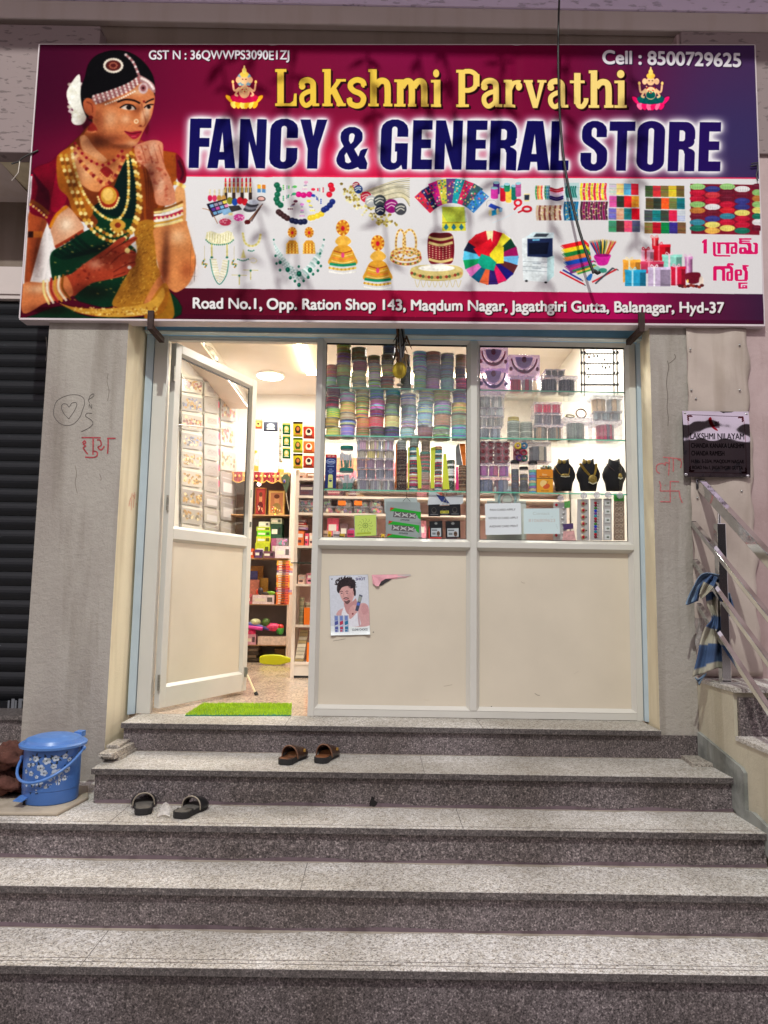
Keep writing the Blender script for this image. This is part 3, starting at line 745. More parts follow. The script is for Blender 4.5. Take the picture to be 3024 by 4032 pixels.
for x0, x1 in ((XB+.041, XC-.022), (XC+.022, XD-.042)):
    t = MB(); t.box(x0, x1, -.012, D, 1.083, 1.118, m_al)
    t.quad((x0, -.012, 1.118), (x1, -.012, 1.118), (x1-.02, .03, 1.138), (x0+.02, .03, 1.138), m_al)
    t.quad((x0, -.012, 1.083), (x1, -.012, 1.083), (x1, .03, 1.062), (x0, .03, 1.062), m_al)
    t.build('transom', sf, .002)
    t = MB(); bead(t, x0, x1, 1.118, 2.474, .021, -.002, .03, m_al, 'lrt'); bead(t, x0, x1, .047, 1.083, .022, -.002, .035, m_al, 'lrb')
    t.build('glazing_bead', sf)
    t = MB(); t.box(x0+.018, x1-.018, .036, .040, .06, 1.08, m_panel); o = t.build('panel', sf)
    for k in range(3):
        t = MB(); x = R.uniform(x0+.1, x1-.1); z = R.choice([R.uniform(.09, .25), R.uniform(.1, .9)]); a = R.uniform(-.5, .5); L_ = R.uniform(.015, .09)
        t.ribbon([(x, .036, z), (x+L_*.5*math.cos(a), .036, z+L_*.6*math.sin(a)), (x+L_*math.cos(a), .036, z+L_*math.sin(a)+.004)], R.uniform(.0015, .004), (0, -1, 0), mat('scuff '+str(k % 3), [(178, 164, 144), (196, 184, 164), (150, 138, 122)][k % 3], .7), .0012); t.build('scuff', o)
    t = MB(); a, b, c, d = x0+.021, x1-.021, 1.139, 2.453
    for q in ((a, b, c, c+.004), (a, b, d-.010, d), (a, a+.004, c, d), (b-.004, b, c, d)): t.box(q[0], q[1], .0305, .036, q[2], q[3], m_gask)
    t.build('gasket', sf)
    t = MB(); t.quad((a, .033, c), (b, .033, c), (b, .033, d), (a, .033, d), m_glass); t.build('window_pane', sf)

# --- open door ---------------------------------------------------------
PHI = 1.1457; HX, HY, DW = -1.419, .045, .955
ca, sa = math.cos(PHI), math.sin(PHI)
def dp(s_, n_, z): return (HX+ca*s_+sa*n_, HY+sa*s_-ca*n_, z)     # s along the leaf, n towards the street side
def dbox(t, s0, s1, n0, n1, z0, z1, m):
    b = [dp(s0, n0, z0), dp(s1, n0, z0), dp(s1, n1, z0), dp(s0, n1, z0)]; q = [dp(s0, n0, z1), dp(s1, n0, z1), dp(s1, n1, z1), dp(s0, n1, z1)]
    t.hexa(b, q, m)
zd0, zd1 = .026, 2.44
door = MB(); st = .058
dbox(door, 0, st, -.022, .022, zd0, zd1, m_al); dbox(door, DW-st, DW, -.022, .022, zd0, zd1, m_al)
dbox(door, st, DW-st, -.022, .022, zd1-.06, zd1, m_al); dbox(door, st, DW-st, -.022, .022, 1.115, 1.185, m_al); dbox(door, st, DW-st, -.022, .022, zd0, .155, m_al)
door = door.build('door', sf, .003)
t = MB()
for z0, z1 in ((.155, 1.115), (1.185, zd1-.06)):
    o = [dp(st, .020, z0), dp(DW-st, .020, z0), dp(DW-st, .020, z1), dp(st, .020, z1)]; k = .018
    i = [dp(st+k, .0, z0+k), dp(DW-st-k, .0, z0+k), dp(DW-st-k, .0, z1-k), dp(st+k, .0, z1-k)]
    for q in range(4): t.quad(o[q], o[(q+1) % 4], i[(q+1) % 4], i[q], m_al)
t.build('glazing_bead', door)
t = MB(); dbox(t, st, DW-st, -.012, -.002, .15, 1.12, m_panel); t.build('door_panel', door)
t = MB(); t.quad(dp(st, -.002, 1.18), dp(DW-st, -.002, 1.18), dp(DW-st, -.002, zd1-.055), dp(st, -.002, zd1-.055), glass('door glass', gloss=.16)); t.build('pane', door)
t = MB(); k = st+.018
for q in ((k, DW-k, 2.352, 2.362), (k, k+.004, 1.203, 2.36), (DW-k-.008, DW-k, 1.203, 2.36)): dbox(t, q[0], q[1], -.001, .003, q[2], q[3], m_gask)
t.build('gasket', door)
for z in (.19, 1.35, 2.22):
    t = MB(); p = dp(-.012, .02, z)
    for q in range(3): t.cyl((p[0], p[1], z-.05+.034*q), (p[0], p[1], z-.019+.034*q), .008, n=10, m=m_hinge)
    t.build('hinge', door)
t = MB(); dbox(t, DW-.040, DW-.022, .0222, .0235, 1.18, 1.72, mat('paper sticker', (232, 228, 214), .7)); dbox(t, DW-.035, DW-.027, .0236, .0242, 1.50, 1.56, mat('green stamp', (90, 150, 120), .7)); dbox(t, DW-.034, DW-.022, .0222, .032, 1.27, 1.31, m_hinge); t.build('lock_plate', door)
t = MB(); a = dp(DW-.02, .03, .16); t.box(a[0]-.012, a[0]+.012, a[1]-.012, a[1]+.004, .13, .20, m_hinge); t.tube([a, (a[0]+.035, a[1]-.02, .10), (a[0]+.085, a[1]-.045, .012)], .0075, 8, mat('cream rod', (238, 222, 178), .4)); t.cyl((a[0]+.082, a[1]-.044, .022), (a[0]+.095, a[1]-.05, .0), .014, n=12, m=m_gask); t.build('door_stop', door)
# blue sticker and melted cream sealant at the hinge corner
t = MB(); p = P(655, 1358, .03); t.box(p.x-.006, p.x+.004, .056, .060, 2.28, 2.43, mat('blue sticker', (60, 72, 160), .6)); t.build('sticker', sf)

# --- shutter box over the shop front and its side channels ---------------
m_blue = mat('blue grey painted steel', (140, 198, 236), .45, .0, var=.12, vscale=5)
m_lblue = mat('pale blue painted steel', (184, 200, 207), .5, var=.1, vscale=4, bump=.15, bscale=14)
rs = thing('rolled_shutter', 'raised shop shutter in a blue grey steel box tucked below the sign', 'shutter', (0, 0, 2.46))
t = MB(); t.box(-1.575, 1.70, -.095, .098, 2.475, 2.80, m_blue); t.build('housing', rs, .004)
t = MB(); t.box(-1.575, 1.70, -.099, -.04, 2.466, 2.4745, mat('pale steel lip', (190, 204, 206), .4)); t.build('bottom_lip', rs)
for x0, x1 in ((-1.571, -1.536), (1.690, 1.708)):
    t = MB(); s_ = 1 if x0 < 0 else -1
    xo = x0 if s_ > 0 else x1; xi = x1 if s_ > 0 else x0
    t.hexa([(min(xo, xi), -.045 if s_ > 0 else -.01, .0), (max(xo, xi), -.01 if s_ > 0 else -.045, .0), (max(xo, xi), .05, .0), (min(xo, xi), .05, .0)],
           [(min(xo, xi), -.045 if s_ > 0 else -.01, 2.466), (max(xo, xi), -.01 if s_ > 0 else -.045, 2.466), (max(xo, xi), .05, 2.466), (min(xo, xi), .05, 2.466)], m_lblue)
    t.build('side_channel', rs)
for u, v_ in ((690, 1277), (729, 1279), (2215, 1290), (2376, 1294), (2418, 1296)):
    t = MB(); p = P(u, v_, -.096); t.tube([(p.x, -.098, p.z+.015), (p.x+.004, -.112, p.z), (p.x+.010, -.104, p.z-.018)], .007, 8, mat('chipped blue paint', (140, 180, 214), .5)); t.build('hook', rs)
for u in (575+60, 2450): t = MB(); p = P(u, 1280, -.096); t.box(p.x-.03, p.x+.03, -.106, -.0955, p.z-.012, p.z+.012, mat('grey blue lug', (104, 124, 142), .5)); t.build('lug', rs)
for u, v_ in ((592, 1293), (2520, 1318)): t = MB(); p = P(u, v_, -.12); t.box(p.x-.012, p.x+.012, -.125, -.10, p.z-.012, p.z+.012, m_lblue); t.build('lug', rs)
# ================================================================== SIGN
YB = -.315
TL, TR, BR, BL = P(158, 176, YB), P(2970, 178, YB), P(3008, 1280, YB), P(80, 1254, YB)
bx0, bx1 = min(TL.x, BL.x), max(TR.x, BR.x); bz0, bz1 = min(BL.z, BR.z), max(TL.z, TR.z)
CW = 2300; CH = int(CW*(bz1-bz0)/(bx1-bx0)); SCL = CW/(bx1-bx0)
def TB(p):
    q = P(p[0], p[1], YB); return ((q.x-bx0)*SCL, (bz1-q.z)*SCL)
cv = Canvas(CW, CH, (120, 10, 50)); cv.T = TB
# background print: dark maroon at the left, crimson in the middle, gloss reflection put in as purple at the right
gx, gy = np.meshgrid(np.linspace(0, 1, CW), np.linspace(0, 1, CH))
def gb(c, x, y, sx, sy): return np.exp(-((gx-x)/sx)**2-((gy-y)/sy)**2)[..., None]*np.array(c, np.float32)
bg = np.zeros((CH, CW, 3), np.float32); bg[:] = (112, 4, 46)
def toward(c, k): 
    global bg
    k = np.clip(k, 0, 1)[..., None]; bg = bg*(1-k)+np.array(c, np.float32)*k
toward((54, 6, 32), np.exp(-((gx-.0)/.16)**2)*.9)
toward((205, 20, 66), np.exp(-((gy-.46)/.13)**2)*np.exp(-((gx-.45)/.36)**2)*1.0)
toward((124, 6, 66), np.exp(-((gx-.52)/.12)**2-((gy-.0)/.2)**2)*.6)
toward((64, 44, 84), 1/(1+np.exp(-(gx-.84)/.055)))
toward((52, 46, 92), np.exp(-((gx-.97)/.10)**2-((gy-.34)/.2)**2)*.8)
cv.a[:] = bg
cz = lambda s_, ox, oy: (lambda pts: [(x/s_+ox, y/s_+oy) for x, y in pts])
c1, c2, c3, c4, c5, c6 = cz(1.659, 0, 100), cz(1.659, 700, 600), cz(2.07375, 1600, 600), cz(2.0133, 2200, 600), cz(1.3825, 700, 150), cz(1.3554, 1800, 150)
# white middle panel and bottom band
cv.poly([(60, 692), (2992, 704), (3004, 1158), (60, 1128)], (218, 215, 216), smooth=False)
cv.poly([(60, 686), (2980, 699), (2980, 705), (60, 692)], (235, 40, 80), .8, smooth=False)
def band(x0, y0, w_, h):
    t = np.linspace(x0/CW, (x0+w_)/CW, w_)[None, :, None]
    stops = [(0, (74, 6, 28)), (.25, (72, 8, 28)), (.5, (150, 16, 54)), (.72, (168, 16, 70)), (.8, (172, 14, 86)), (.88, (104, 20, 60)), (1, (58, 30, 58))]  # purple right end holds the same reflection put into the colour
    o = np.zeros((1, w_, 3)); 
    for i in range(3): o[..., i] = np.interp(t[..., 0], [s_[0] for s_ in stops], [s_[1][i] for s_ in stops])
    return np.broadcast_to(o, (h, w_, 3))
cv.poly([(60, 1128), (3004, 1158), (3012, 1290), (60, 1262)], band, smooth=False)
cv.poly([(640, 1236), (3012, 1262), (3012, 1290), (640, 1262)], (60, 4, 28), .55, smooth=False)

# ---------------- FANCY & GENERAL STORE (heavy condensed letters)
def arcp(cx, cy, rx, ry, a0, a1, n=7): return [(cx+rx*math.cos(rad(a0+(a1-a0)*i/n)), cy+ry*math.sin(rad(a0+(a1-a0)*i/n))) for i in range(n+1)]
def rr(x0, y0, x1, y1, rx, ry):
    return arcp(x1-rx, y1-ry, rx, ry, 0, 90)+arcp(x0+rx, y1-ry, rx, ry, 90, 180)+arcp(x0+rx, y0+ry, rx, ry, 180, 270)+arcp(x1-rx, y0+ry, rx, ry, 270, 360)
G = {}
G['F'] = [[(0, 0), (0, 1), (1, 1), (1, .81), (.47, .81), (.47, .61), (.93, .61), (.93, .43), (.47, .43), (.47, 0)]]
G['A'] = [[(0, 0), (.25, 1), (.75, 1), (1, 0), (.63, 0), (.60, .17), (.40, .17), (.37, 0)], [(.42, .33), (.50, .74), (.575, .33)]]
G['N'] = [[(0, 0), (0, 1), (.36, 1), (.64, .45), (.64, 1), (1, 1), (1, 0), (.66, 0), (.36, .55), (.36, 0)]]
G['C'] = [[(1, .62), (1, .80)]+arcp(.5, .80, .5, .215, 0, 180)+[(0, .2)]+arcp(.5, .2, .5, .215, 180, 360)+[(1, .42), (.60, .42), (.60, .19)]+arcp(.5, .18, .10, .05, 0, -180, 4)+[(.40, .82)]+arcp(.5, .82, .10, .05, 180, 0, 4)+[(.60, .62)]]
G['Y'] = [[(0, 1), (.38, 1), (.5, .66), (.62, 1), (1, 1), (.69, .40), (.69, 0), (.31, 0), (.31, .40)]]
G['G'] = [[(1, .66), (1, .80)]+arcp(.5, .80, .5, .215, 0, 180)+[(0, .2)]+arcp(.42, .2, .42, .215, 180, 330)+[(.80, .06), (.83, 0), (1, 0), (1, .53), (.53, .53), (.53, .36), (.61, .36), (.61, .17)]+arcp(.5, .17, .10, .045, 0, -180, 4)+[(.40, .82)]+arcp(.5, .82, .10, .05, 180, 0, 4)+[(.60, .66)]]
G['E'] = [[(0, 0), (0, 1), (.97, 1), (.97, .81), (.45, .81), (.45, .61), (.92, .61), (.92, .43), (.45, .43), (.45, .20), (1, .20), (1, 0)]]
G['R'] = [[(0, 0), (0, 1), (.55, 1)]+arcp(.62, .78, .37, .22, 90, 0)+[(.99, .66)]+arcp(.70, .60, .27, .12, 20, -80)+arcp(.66, .36, .34, .11, 70, 0)+[(1, 0), (.62, 0), (.62, .36)]+arcp(.50, .36, .10, .08, 0, 90, 3)+[(.40, .44), (.40, 0)], [(.40, .83), (.52, .83)]+arcp(.53, .77, .08, .05, 80, 0, 3)+[(.61, .68)]+arcp(.53, .66, .08, .05, 0, -90, 3)+[(.40, .61)]]
G['L'] = [[(0, 0), (0, 1), (.46, 1), (.46, .20), (1, .20), (1, 0)]]
G['S'] = [[(.96, .68), (.96, .80)]+arcp(.5, .80, .47, .215, 0, 180)+[(.03, .72)]+arcp(.40, .68, .37, .18, 180, 235, 3)+[(.50, .42)]+arcp(.48, .30, .13, .09, 50, 0, 3)+[(.61, .17)]+arcp(.5, .17, .10, .045, 0, -180, 4)+[(.40, .36), (0, .36), (0, .2)]+arcp(.5, .2, .5, .215, 180, 360)+[(1, .30)]+arcp(.62, .36, .38, .18, 0, 50, 3)+[(.50, .66)]+arcp(.52, .74, .13, .08, 215, 180, 3)+[(.39, .83)]+arcp(.49, .83, .09, .045, 180, 0, 4)+[(.58, .68)]]
G['T'] = [[(0, .81), (0, 1), (1, 1), (1, .81), (.69, .81), (.69, 0), (.31, 0), (.31, .81)]]
G['O'] = [rr(0, -.015, 1, 1.015, .5, .215), rr(.40, .13, .60, .87, .10, .05)]
G['&'] = [[(1, .50), (.90, .30), (1, .14), (.98, 0), (.76, .0), (.70, .05)]+arcp(.40, .22, .40, .235, 290, 170)+[(.08, .42), (.22, .54), (.12, .68)]+arcp(.46, .80, .36, .215, 190, -10)+[(.80, .68), (.64, .54), (.56, .48), (.70, .30), (.76, .44), (.84, .48)], [(.44, .60), (.52, .66)]+arcp(.47, .80, .09, .06, 0, 180, 4)+[(.38, .68)], [(.32, .40), (.48, .18)]+arcp(.38, .20, .10, .06, -40, -200, 4)+[(.26, .33)]]
boxes = [('F', 746, 830), ('A', 819, 930), ('N', 943, 1047), ('C', 1062, 1172), ('Y', 1179, 1286), ('&', 1326, 1449), ('G', 1499, 1606), ('E', 1624, 1703), ('N', 1714, 1820), ('E', 1837, 1919), ('R', 1929, 2036), ('A', 2041, 2167), ('L', 2169, 2241), ('S', 2287, 2392), ('T', 2398, 2499), ('O', 2508, 2617), ('R', 2632, 2737), ('E', 2752, 2839)]
big = []
for ch, x0, x1 in boxes:
    sl = 14/2080
    h0 = .13 if ch == '&' else 0
    def mp(p, x0=x0, x1=x1, ch=ch):
        x = x0+p[0]*(x1-x0)+ (p[1]-.5)*7; yt = 467+(x-750)*sl + (30 if ch == '&' else 0); yb = 661+(x-750)*sl
        return (x, yb-p[1]*(yb-yt))
    big.append([[mp(p) for p in l] for l in G[ch]])
cv.glow(big, 17, (226, 220, 226), 2.1)
cv.glow(big, 7, (230, 226, 230), 2.6)
def navy(x0, y0, w_, h):
    o = np.zeros((h, w_, 3)); o[:] = (13, 8, 78); 
    k = np.clip((np.arange(x0, x0+w_)/CW-.72)/.2, 0, 1)[None, :, None]; o = o*(1-k*.75)+np.array((42, 18, 88))*k*.75
    return o
for l in big: cv.polys(l, navy)

# ---------------- Lakshmi Parvathi (condensed slab letters, gold with a dark edge)
def slab(x0, x1, yt, yb, ch):
    W_, H_ = x1-x0, yb-yt; xh = .73
    S = []      # list of loops
    def rc(a, b, c, d): S.append([(a, b), (c, b), (c, d), (a, d)])
    def stk(pts, w_): # stroke in unit box, w_ in px
        q = [np.array((x0+p[0]*W_, yb-p[1]*H_)) for p in pts]; q = spline(q, 6); L = []; Rr = []
        for i in range(len(q)):
            d = q[min(len(q)-1, i+1)]-q[max(0, i-1)]; d = d/(np.hypot(*d)+1e-9); n_ = np.array((-d[1], d[0])); L.append(q[i]+n_*w_/2); Rr.append(q[i]-n_*w_/2)
        S.append(('px', [tuple(p) for p in L]+[tuple(p) for p in reversed(Rr)]))
    sw = 26/W_
    if ch == 'L': rc(.10, 0, .10+sw, 1); rc(0, .92, .10+sw+.12, 1); rc(0, 0, 1, .075); S.append([(.62, .05), (1, .05), (1, .34), (.88, .34), (.84, .14)])
    if ch == 'P': rc(.10, 0, .10+sw, 1); rc(0, .92, .5, 1); rc(0, 0, .10+sw+.16, .075); stk([(.35, .955), (.62, .95), (.84, .85), (.86, .70), (.76, .52), (.55, .45), (.35, .45)], 19); rc(.72, .55, .98, .88)
    if ch in 'hk': rc(.08, 0, .08+sw, 1); rc(0, .92, .08+sw, 1); rc(0, 0, .08+sw+.08, .075)
    if ch == 'h': stk([(.30, .55), (.5, .68), (.72, .66), (.80, .5), (.80, .02)], 25); rc(.62, 0, 1, .075)
    if ch == 'k': stk([(.30, .34), (.5, .5), (.72, .70)], 17); stk([(.46, .46), (.62, .25), (.80, .02)], 25); rc(.58, .66, 1, .73); rc(.60, 0, 1, .075)
    if ch == 'i': rc(.30, 0, .30+sw, xh); rc(.02, xh-.075, .3+sw, xh); rc(.02, 0, 1, .075); S.append(arcp(.52, .90, .30, .11, 0, 360, 16))
    if ch == 'm':
        rc(.08, 0, .08+sw, xh); rc(0, xh-.075, .08+sw, xh); rc(0, 0, .08+sw+.06, .075)
        stk([(.22, .52), (.34, .67), (.47, .66), (.51, .5), (.51, .02)], 25); rc(.40, 0, .64, .075); stk([(.56, .52), (.68, .67), (.82, .66), (.87, .5), (.87, .02)], 25); rc(.78, 0, 1, .075)
    if ch == 'r': rc(.10, 0, .10+sw, xh); rc(0, xh-.075, .10+sw, xh); rc(0, 0, .10+sw+.18, .075); stk([(.36, .48), (.52, .64), (.76, .68), (.9, .66)], 17); S.append(arcp(.83, .56, .17, .11, 0, 360, 14))
    if ch == 'v': S.append([(.0, .73), (.40, .73), (.40, .66), (.36, .66), (.55, .22), (.70, .66), (.60, .66), (.60, .73), (1, .73), (1, .66), (.90, .66), (.60, -.02), (.40, -.02), (.06, .66), (0, .66)])
    if ch == 't': rc(.24, .10, .24+sw, .93); rc(0, xh-.075, .86, xh); stk([(.42, .16), (.52, .05), (.74, .04), (.92, .16), (.94, .26)], 19)
    if ch == 'a': stk([(.12, .56), (.2, .67), (.45, .705), (.66, .64), (.70, .5), (.70, .05)], 23); stk([(.70, .42), (.40, .38), (.16, .28), (.16, .12), (.34, .02), (.60, .10), (.70, .20)], 19); rc(.66, 0, 1, .075); S.append(arcp(.16, .53, .16, .085, 0, 360, 14))
    if ch == 's': stk([(.90, .54), (.82, .66), (.5, .71), (.2, .64), (.14, .52), (.34, .41), (.68, .34), (.88, .22), (.78, .06), (.48, .01), (.14, .08), (.08, .22)], 22); rc(.80, .50, .94, .72); rc(.04, .0, .17, .24)
    out = []
    for l in S:
        if isinstance(l, tuple): out.append(l[1])
        else: out.append([(x0+x*W_, yb-y*H_) for x, y in l])
    return out
lp = [('L', 1083, 1168), ('a', 1177, 1257), ('k', 1269, 1362), ('s', 1370, 1440), ('h', 1450, 1545), ('m', 1552, 1688), ('i', 1696, 1737), ('P', 1796, 1890), ('a', 1894, 1978), ('r', 1983, 2056), ('v', 2062, 2152), ('a', 2156, 2238), ('t', 2244, 2312), ('h', 2318, 2416), ('i', 2418, 2468)]
gl = []
for ch, x0, x1 in lp: gl += slab(x0, x1, 271+(x0-1083)*6/1385, 417+(x0-1083)*8/1385, ch)
for dx, dy in ((3, 3), (6, 6), (8, 8)):
    for l in gl: cv.polys([[(p[0]+dx, p[1]+dy) for p in l]], (24, 4, 10))
for l in gl: cv.line(l+[l[0]], 5, (70, 22, 14), smooth=False)
def gold(x0, y0, w_, h):
    o = np.zeros((h, w_, 3)); o[:] = (226, 186, 66); k = np.clip((np.arange(x0, x0+w_)/CW-.45)/.25, 0, 1)[None, :, None]; return o*(1-k)+np.array((238, 206, 120))*k
for l in gl: cv.polys([l], gold)

# ---------------- small lettering
W1 = (214, 208, 214)
cv.text('GST N : 36QWWPS3090E1ZJ', 587, 233, 34, W1, 1138, .05, shadow=(2, 2, (40, 4, 16)))
cv.text('Cell : 8500729625', 2374, 250, 51, W1, 2916, .06, slope=12/542, shadow=(3, 3, (40, 20, 50)))
cv.text('Road No.1, Opp. Ration Shop 143, Maqdum Nagar, Jagathgiri Gutta, Balanagar, Hyd-37', 761, 1214, 41, (226, 224, 222), 2850, .065, slope=18/2089, shadow=(3, 3, (40, 4, 14)))
PK = (214, 20, 96); WH = (226, 224, 226)
TE = [[(90, 110), (125, 80), (160, 80), (160, 285), (110, 285), (110, 135), (90, 135)], [(243, 120), (285, 120), (285, 285), (300, 305), (497, 308), (497, 330), (270, 328), (248, 305)],
 [(298, 125), (580, 125), (600, 145), (600, 265), (585, 292), (515, 292), (502, 275), (502, 205), (515, 182), (555, 182), (555, 150), (485, 150), (485, 288), (435, 288), (435, 165), (415, 150), (357, 152), (357, 288), (312, 288), (312, 150), (298, 145)],
 [(620, 65), (800, 65), (800, 88), (660, 88), (660, 98), (778, 100), (778, 116), (665, 118), (665, 128), (780, 128), (802, 150), (802, 235), (825, 265), (845, 265), (850, 160), (830, 150), (822, 130), (875, 130), (895, 150), (895, 280), (878, 295), (740, 295), (720, 292), (640, 292), (622, 275), (622, 215), (640, 195), (715, 195), (735, 215), (735, 235), (750, 240), (752, 180), (735, 155), (630, 150), (618, 135), (625, 105)],
 [(250, 485), (268, 465), (400, 465), (445, 465), (450, 440), (465, 423), (540, 425), (550, 450), (515, 460), (505, 448), (490, 455), (520, 475), (538, 495), (540, 655), (525, 680), (455, 680), (440, 660), (440, 565), (455, 545), (492, 543), (492, 505), (420, 502), (425, 540), (425, 678), (378, 678), (378, 530), (350, 515), (300, 520), (300, 675), (250, 675)],
 [(672, 450), (762, 452), (762, 472), (725, 478), (742, 500), (735, 520), (752, 545), (752, 655), (735, 682), (580, 682), (562, 660), (558, 540), (575, 515), (650, 512), (668, 530), (668, 590), (655, 605), (610, 602), (612, 660), (700, 660), (705, 545), (690, 528), (675, 510)],
 [(612, 702), (745, 702), (745, 722), (650, 725), (650, 770), (672, 770), (675, 740), (740, 742), (745, 790), (615, 792)]]
ct = cz(3.6615, 2740, 920)
for l in TE: q = ct(l); cv.line(q+[q[0]], 6, WH, smooth=False)
for l in TE: cv.polys([ct(l)], PK)
for a, b, c, d in ((535, 208, 562, 265), (665, 220, 690, 262), (478, 565, 500, 655), (605, 540, 635, 580), (690, 750, 712, 768)): cv.poly(ct([(a, b), (c, b), (c, d), (a, d)]), WH, smooth=False)
base_ = cv.a.copy()
# ---------------- the bride at the left (painted in flat and soft shapes)
SK, SKD, SKL = (206, 138, 92), (158, 84, 50), (236, 190, 152)
GD, GDD, GDL = (206, 156, 70), (136, 86, 34), (246, 220, 150)
MR, MRD = (128, 14, 48), (64, 8, 34)
def B(pts, col, al=1.0, sm=True): cv.poly(c1(pts), col, al, sm)
def BL_(pts, w_, col, al=1.0): cv.line(c1(pts), w_/1.659, col, al)
def BE(x, y, rx, ry, col, al=1.0, rot=0): cv.ell(x/1.659, y/1.659+100, rx/1.659, ry/1.659, col, al, rot)
def soft(x, y, rx, ry, col, al=.5, n=7):
    cv.soft(x/1.659, y/1.659+100, rx*1.15/1.659, ry*1.15/1.659, col, min(1, al*1.05))
def BD(pts, r, step, cols): cv.dots(c1(pts), r/1.659, step/1.659, cols)
B([(195, 1330), (330, 1290), (370, 1480), (345, 1620), (290, 1690), (185, 1690)], (240, 232, 228))
B([(520, 320), (470, 370), (435, 440), (450, 510), (480, 560), (465, 620), (490, 650), (540, 645), (565, 600), (545, 520), (530, 420)], (236, 232, 220))
for k in range(26): BE(R.uniform(450, 540), R.uniform(370, 640), 14, 12, R.choice([(250, 248, 240), (214, 210, 190), (226, 222, 208)]), .7)
B([(375, 900), (520, 720), (620, 650), (860, 780), (900, 900), (1150, 850), (1010, 1290), (620, 1300), (430, 1200)], (120, 60, 30), 1)
# arm at the left
B([(195, 1215), (305, 1265), (275, 1380), (235, 1530), (190, 1690), (160, 1690), (172, 1500), (182, 1350)], SKD)
B([(190, 1215), (270, 1250), (240, 1400), (195, 1650), (180, 1650)], (184, 96, 56), .8)
for x in (205, 240, 262): B([(x-22, 1345), (x+18, 1345), (x+14, 1385), (x-24, 1385)], R.choice([(40, 20, 20), (210, 130, 60)]), .9, False)
# neck, chest
B([(600, 640), (640, 690), (800, 790), (870, 800), (835, 850), (800, 900), (700, 912), (600, 870), (525, 795), (545, 715)], (176, 104, 62))
B([(520, 740), (560, 720), (620, 800), (700, 880), (640, 890), (560, 850)], SKL, .55)
B([(470, 800), (560, 830), (700, 900), (810, 860), (800, 930), (740, 1010), (650, 1085), (560, 1060), (480, 960)], SK)
soft(560, 960, 90, 90, SKL, .5); soft(720, 900, 60, 30, (120, 60, 34), .5)
# blouse
B([(230, 930), (330, 890), (400, 830), (440, 900), (430, 1060), (450, 1170), (370, 1240), (330, 1330), (295, 1265), (195, 1218), (205, 1100), (212, 985)], MR)
for k in range(9): BL_([(215+k*12, 960+k*14), (250+k*9, 1060+k*12), (225+k*10, 1180+k*8)], 12, MRD, .6)
B([(380, 930), (430, 1000), (430, 1150), (360, 1220), (330, 1180), (350, 1050)], (176, 22, 66), .8)
BD([(200, 1170), (250, 1205), (310, 1260)], 9, 22, [GD, GDL]); BL_([(200, 1145), (260, 1180), (320, 1235)], 26, GDD, .8)
B([(330, 1320), (370, 1240), (430, 1175), (520, 1270), (545, 1340), (440, 1410), (365, 1450), (345, 1390)], (216, 160, 128)); soft(430, 1300, 70, 70, (246, 222, 196), .7)
BL_([(325, 1320), (370, 1235), (440, 1180)], 20, (216, 138, 40)); BL_([(360, 1450), (450, 1400), (545, 1340)], 22, (150, 64, 40))
# green saree
B([(335, 1485), (430, 1430), (530, 1360), (640, 1290), (600, 1200), (720, 1100), (800, 920), (860, 860), (905, 1000), (900, 1240), (840, 1400), (890, 1480), (850, 1610), (745, 1830), (540, 1810), (480, 1770), (365, 1700), (332, 1600)], (16, 62, 42))
for k in range(6): BL_([(350+k*28, 1490-k*24), (420+k*40, 1520-k*10), (500+k*50, 1500-k*20)], 26, (10, 34, 30), .6)
B([(600, 1200), (720, 1100), (800, 930), (860, 870), (900, 1000), (890, 1240), (760, 1250)], (12, 36, 36), .9)
for k in range(70):
    x, y = R.uniform(350, 840), R.uniform(1100, 1800)
    if (x > 600 or y > 1400) and not (y < 1200 and x < 640): BL_([(x, y), (x+16, y+R.uniform(-3, 8))], 7, (188, 160, 84), .85)
# gold borders
B([(368, 880), (400, 825), (470, 800), (485, 920), (530, 1060), (610, 1200), (560, 1270), (480, 1220), (440, 1120), (380, 1050)], (176, 108, 40))
B([(860, 810), (920, 800), (1080, 820), (1165, 845), (1172, 930), (1150, 1010), (1010, 1285), (950, 1295), (930, 1130), (895, 900)], (158, 84, 34))
for k in range(7): BL_([(905+k*24, 830+k*4), (950+k*18, 1000), (960+k*8, 1270)], 9, (106, 46, 26), .7)
B([(880, 1300), (1010, 1285), (1022, 1540), (1050, 1640), (965, 1780), (930, 1825), (740, 1835), (775, 1720), (845, 1600), (895, 1480), (885, 1400)], (172, 122, 48))
for k in range(420):
    x, y = R.uniform(760, 1040), R.uniform(1300, 1820)
    if x > 1260-.27*y*.8-20 or True:
        if x > 880-(y-1300)*.24 and x < 1010+ (y-1300)*.02: BL_([(x, y), (x+9, y-9)], 4, R.choice([(224, 180, 84), (116, 72, 26)]), .8)
B([(1150, 840), (1192, 880), (1216, 970), (1206, 1030), (1160, 1010), (1152, 905)], MR); BL_([(1165, 880), (1195, 960), (1180, 1010)], 16, MRD, .7)
B([(965, 1760), (1040, 1640), (1075, 1720), (1000, 1800), (940, 1830)], (196, 126, 80))
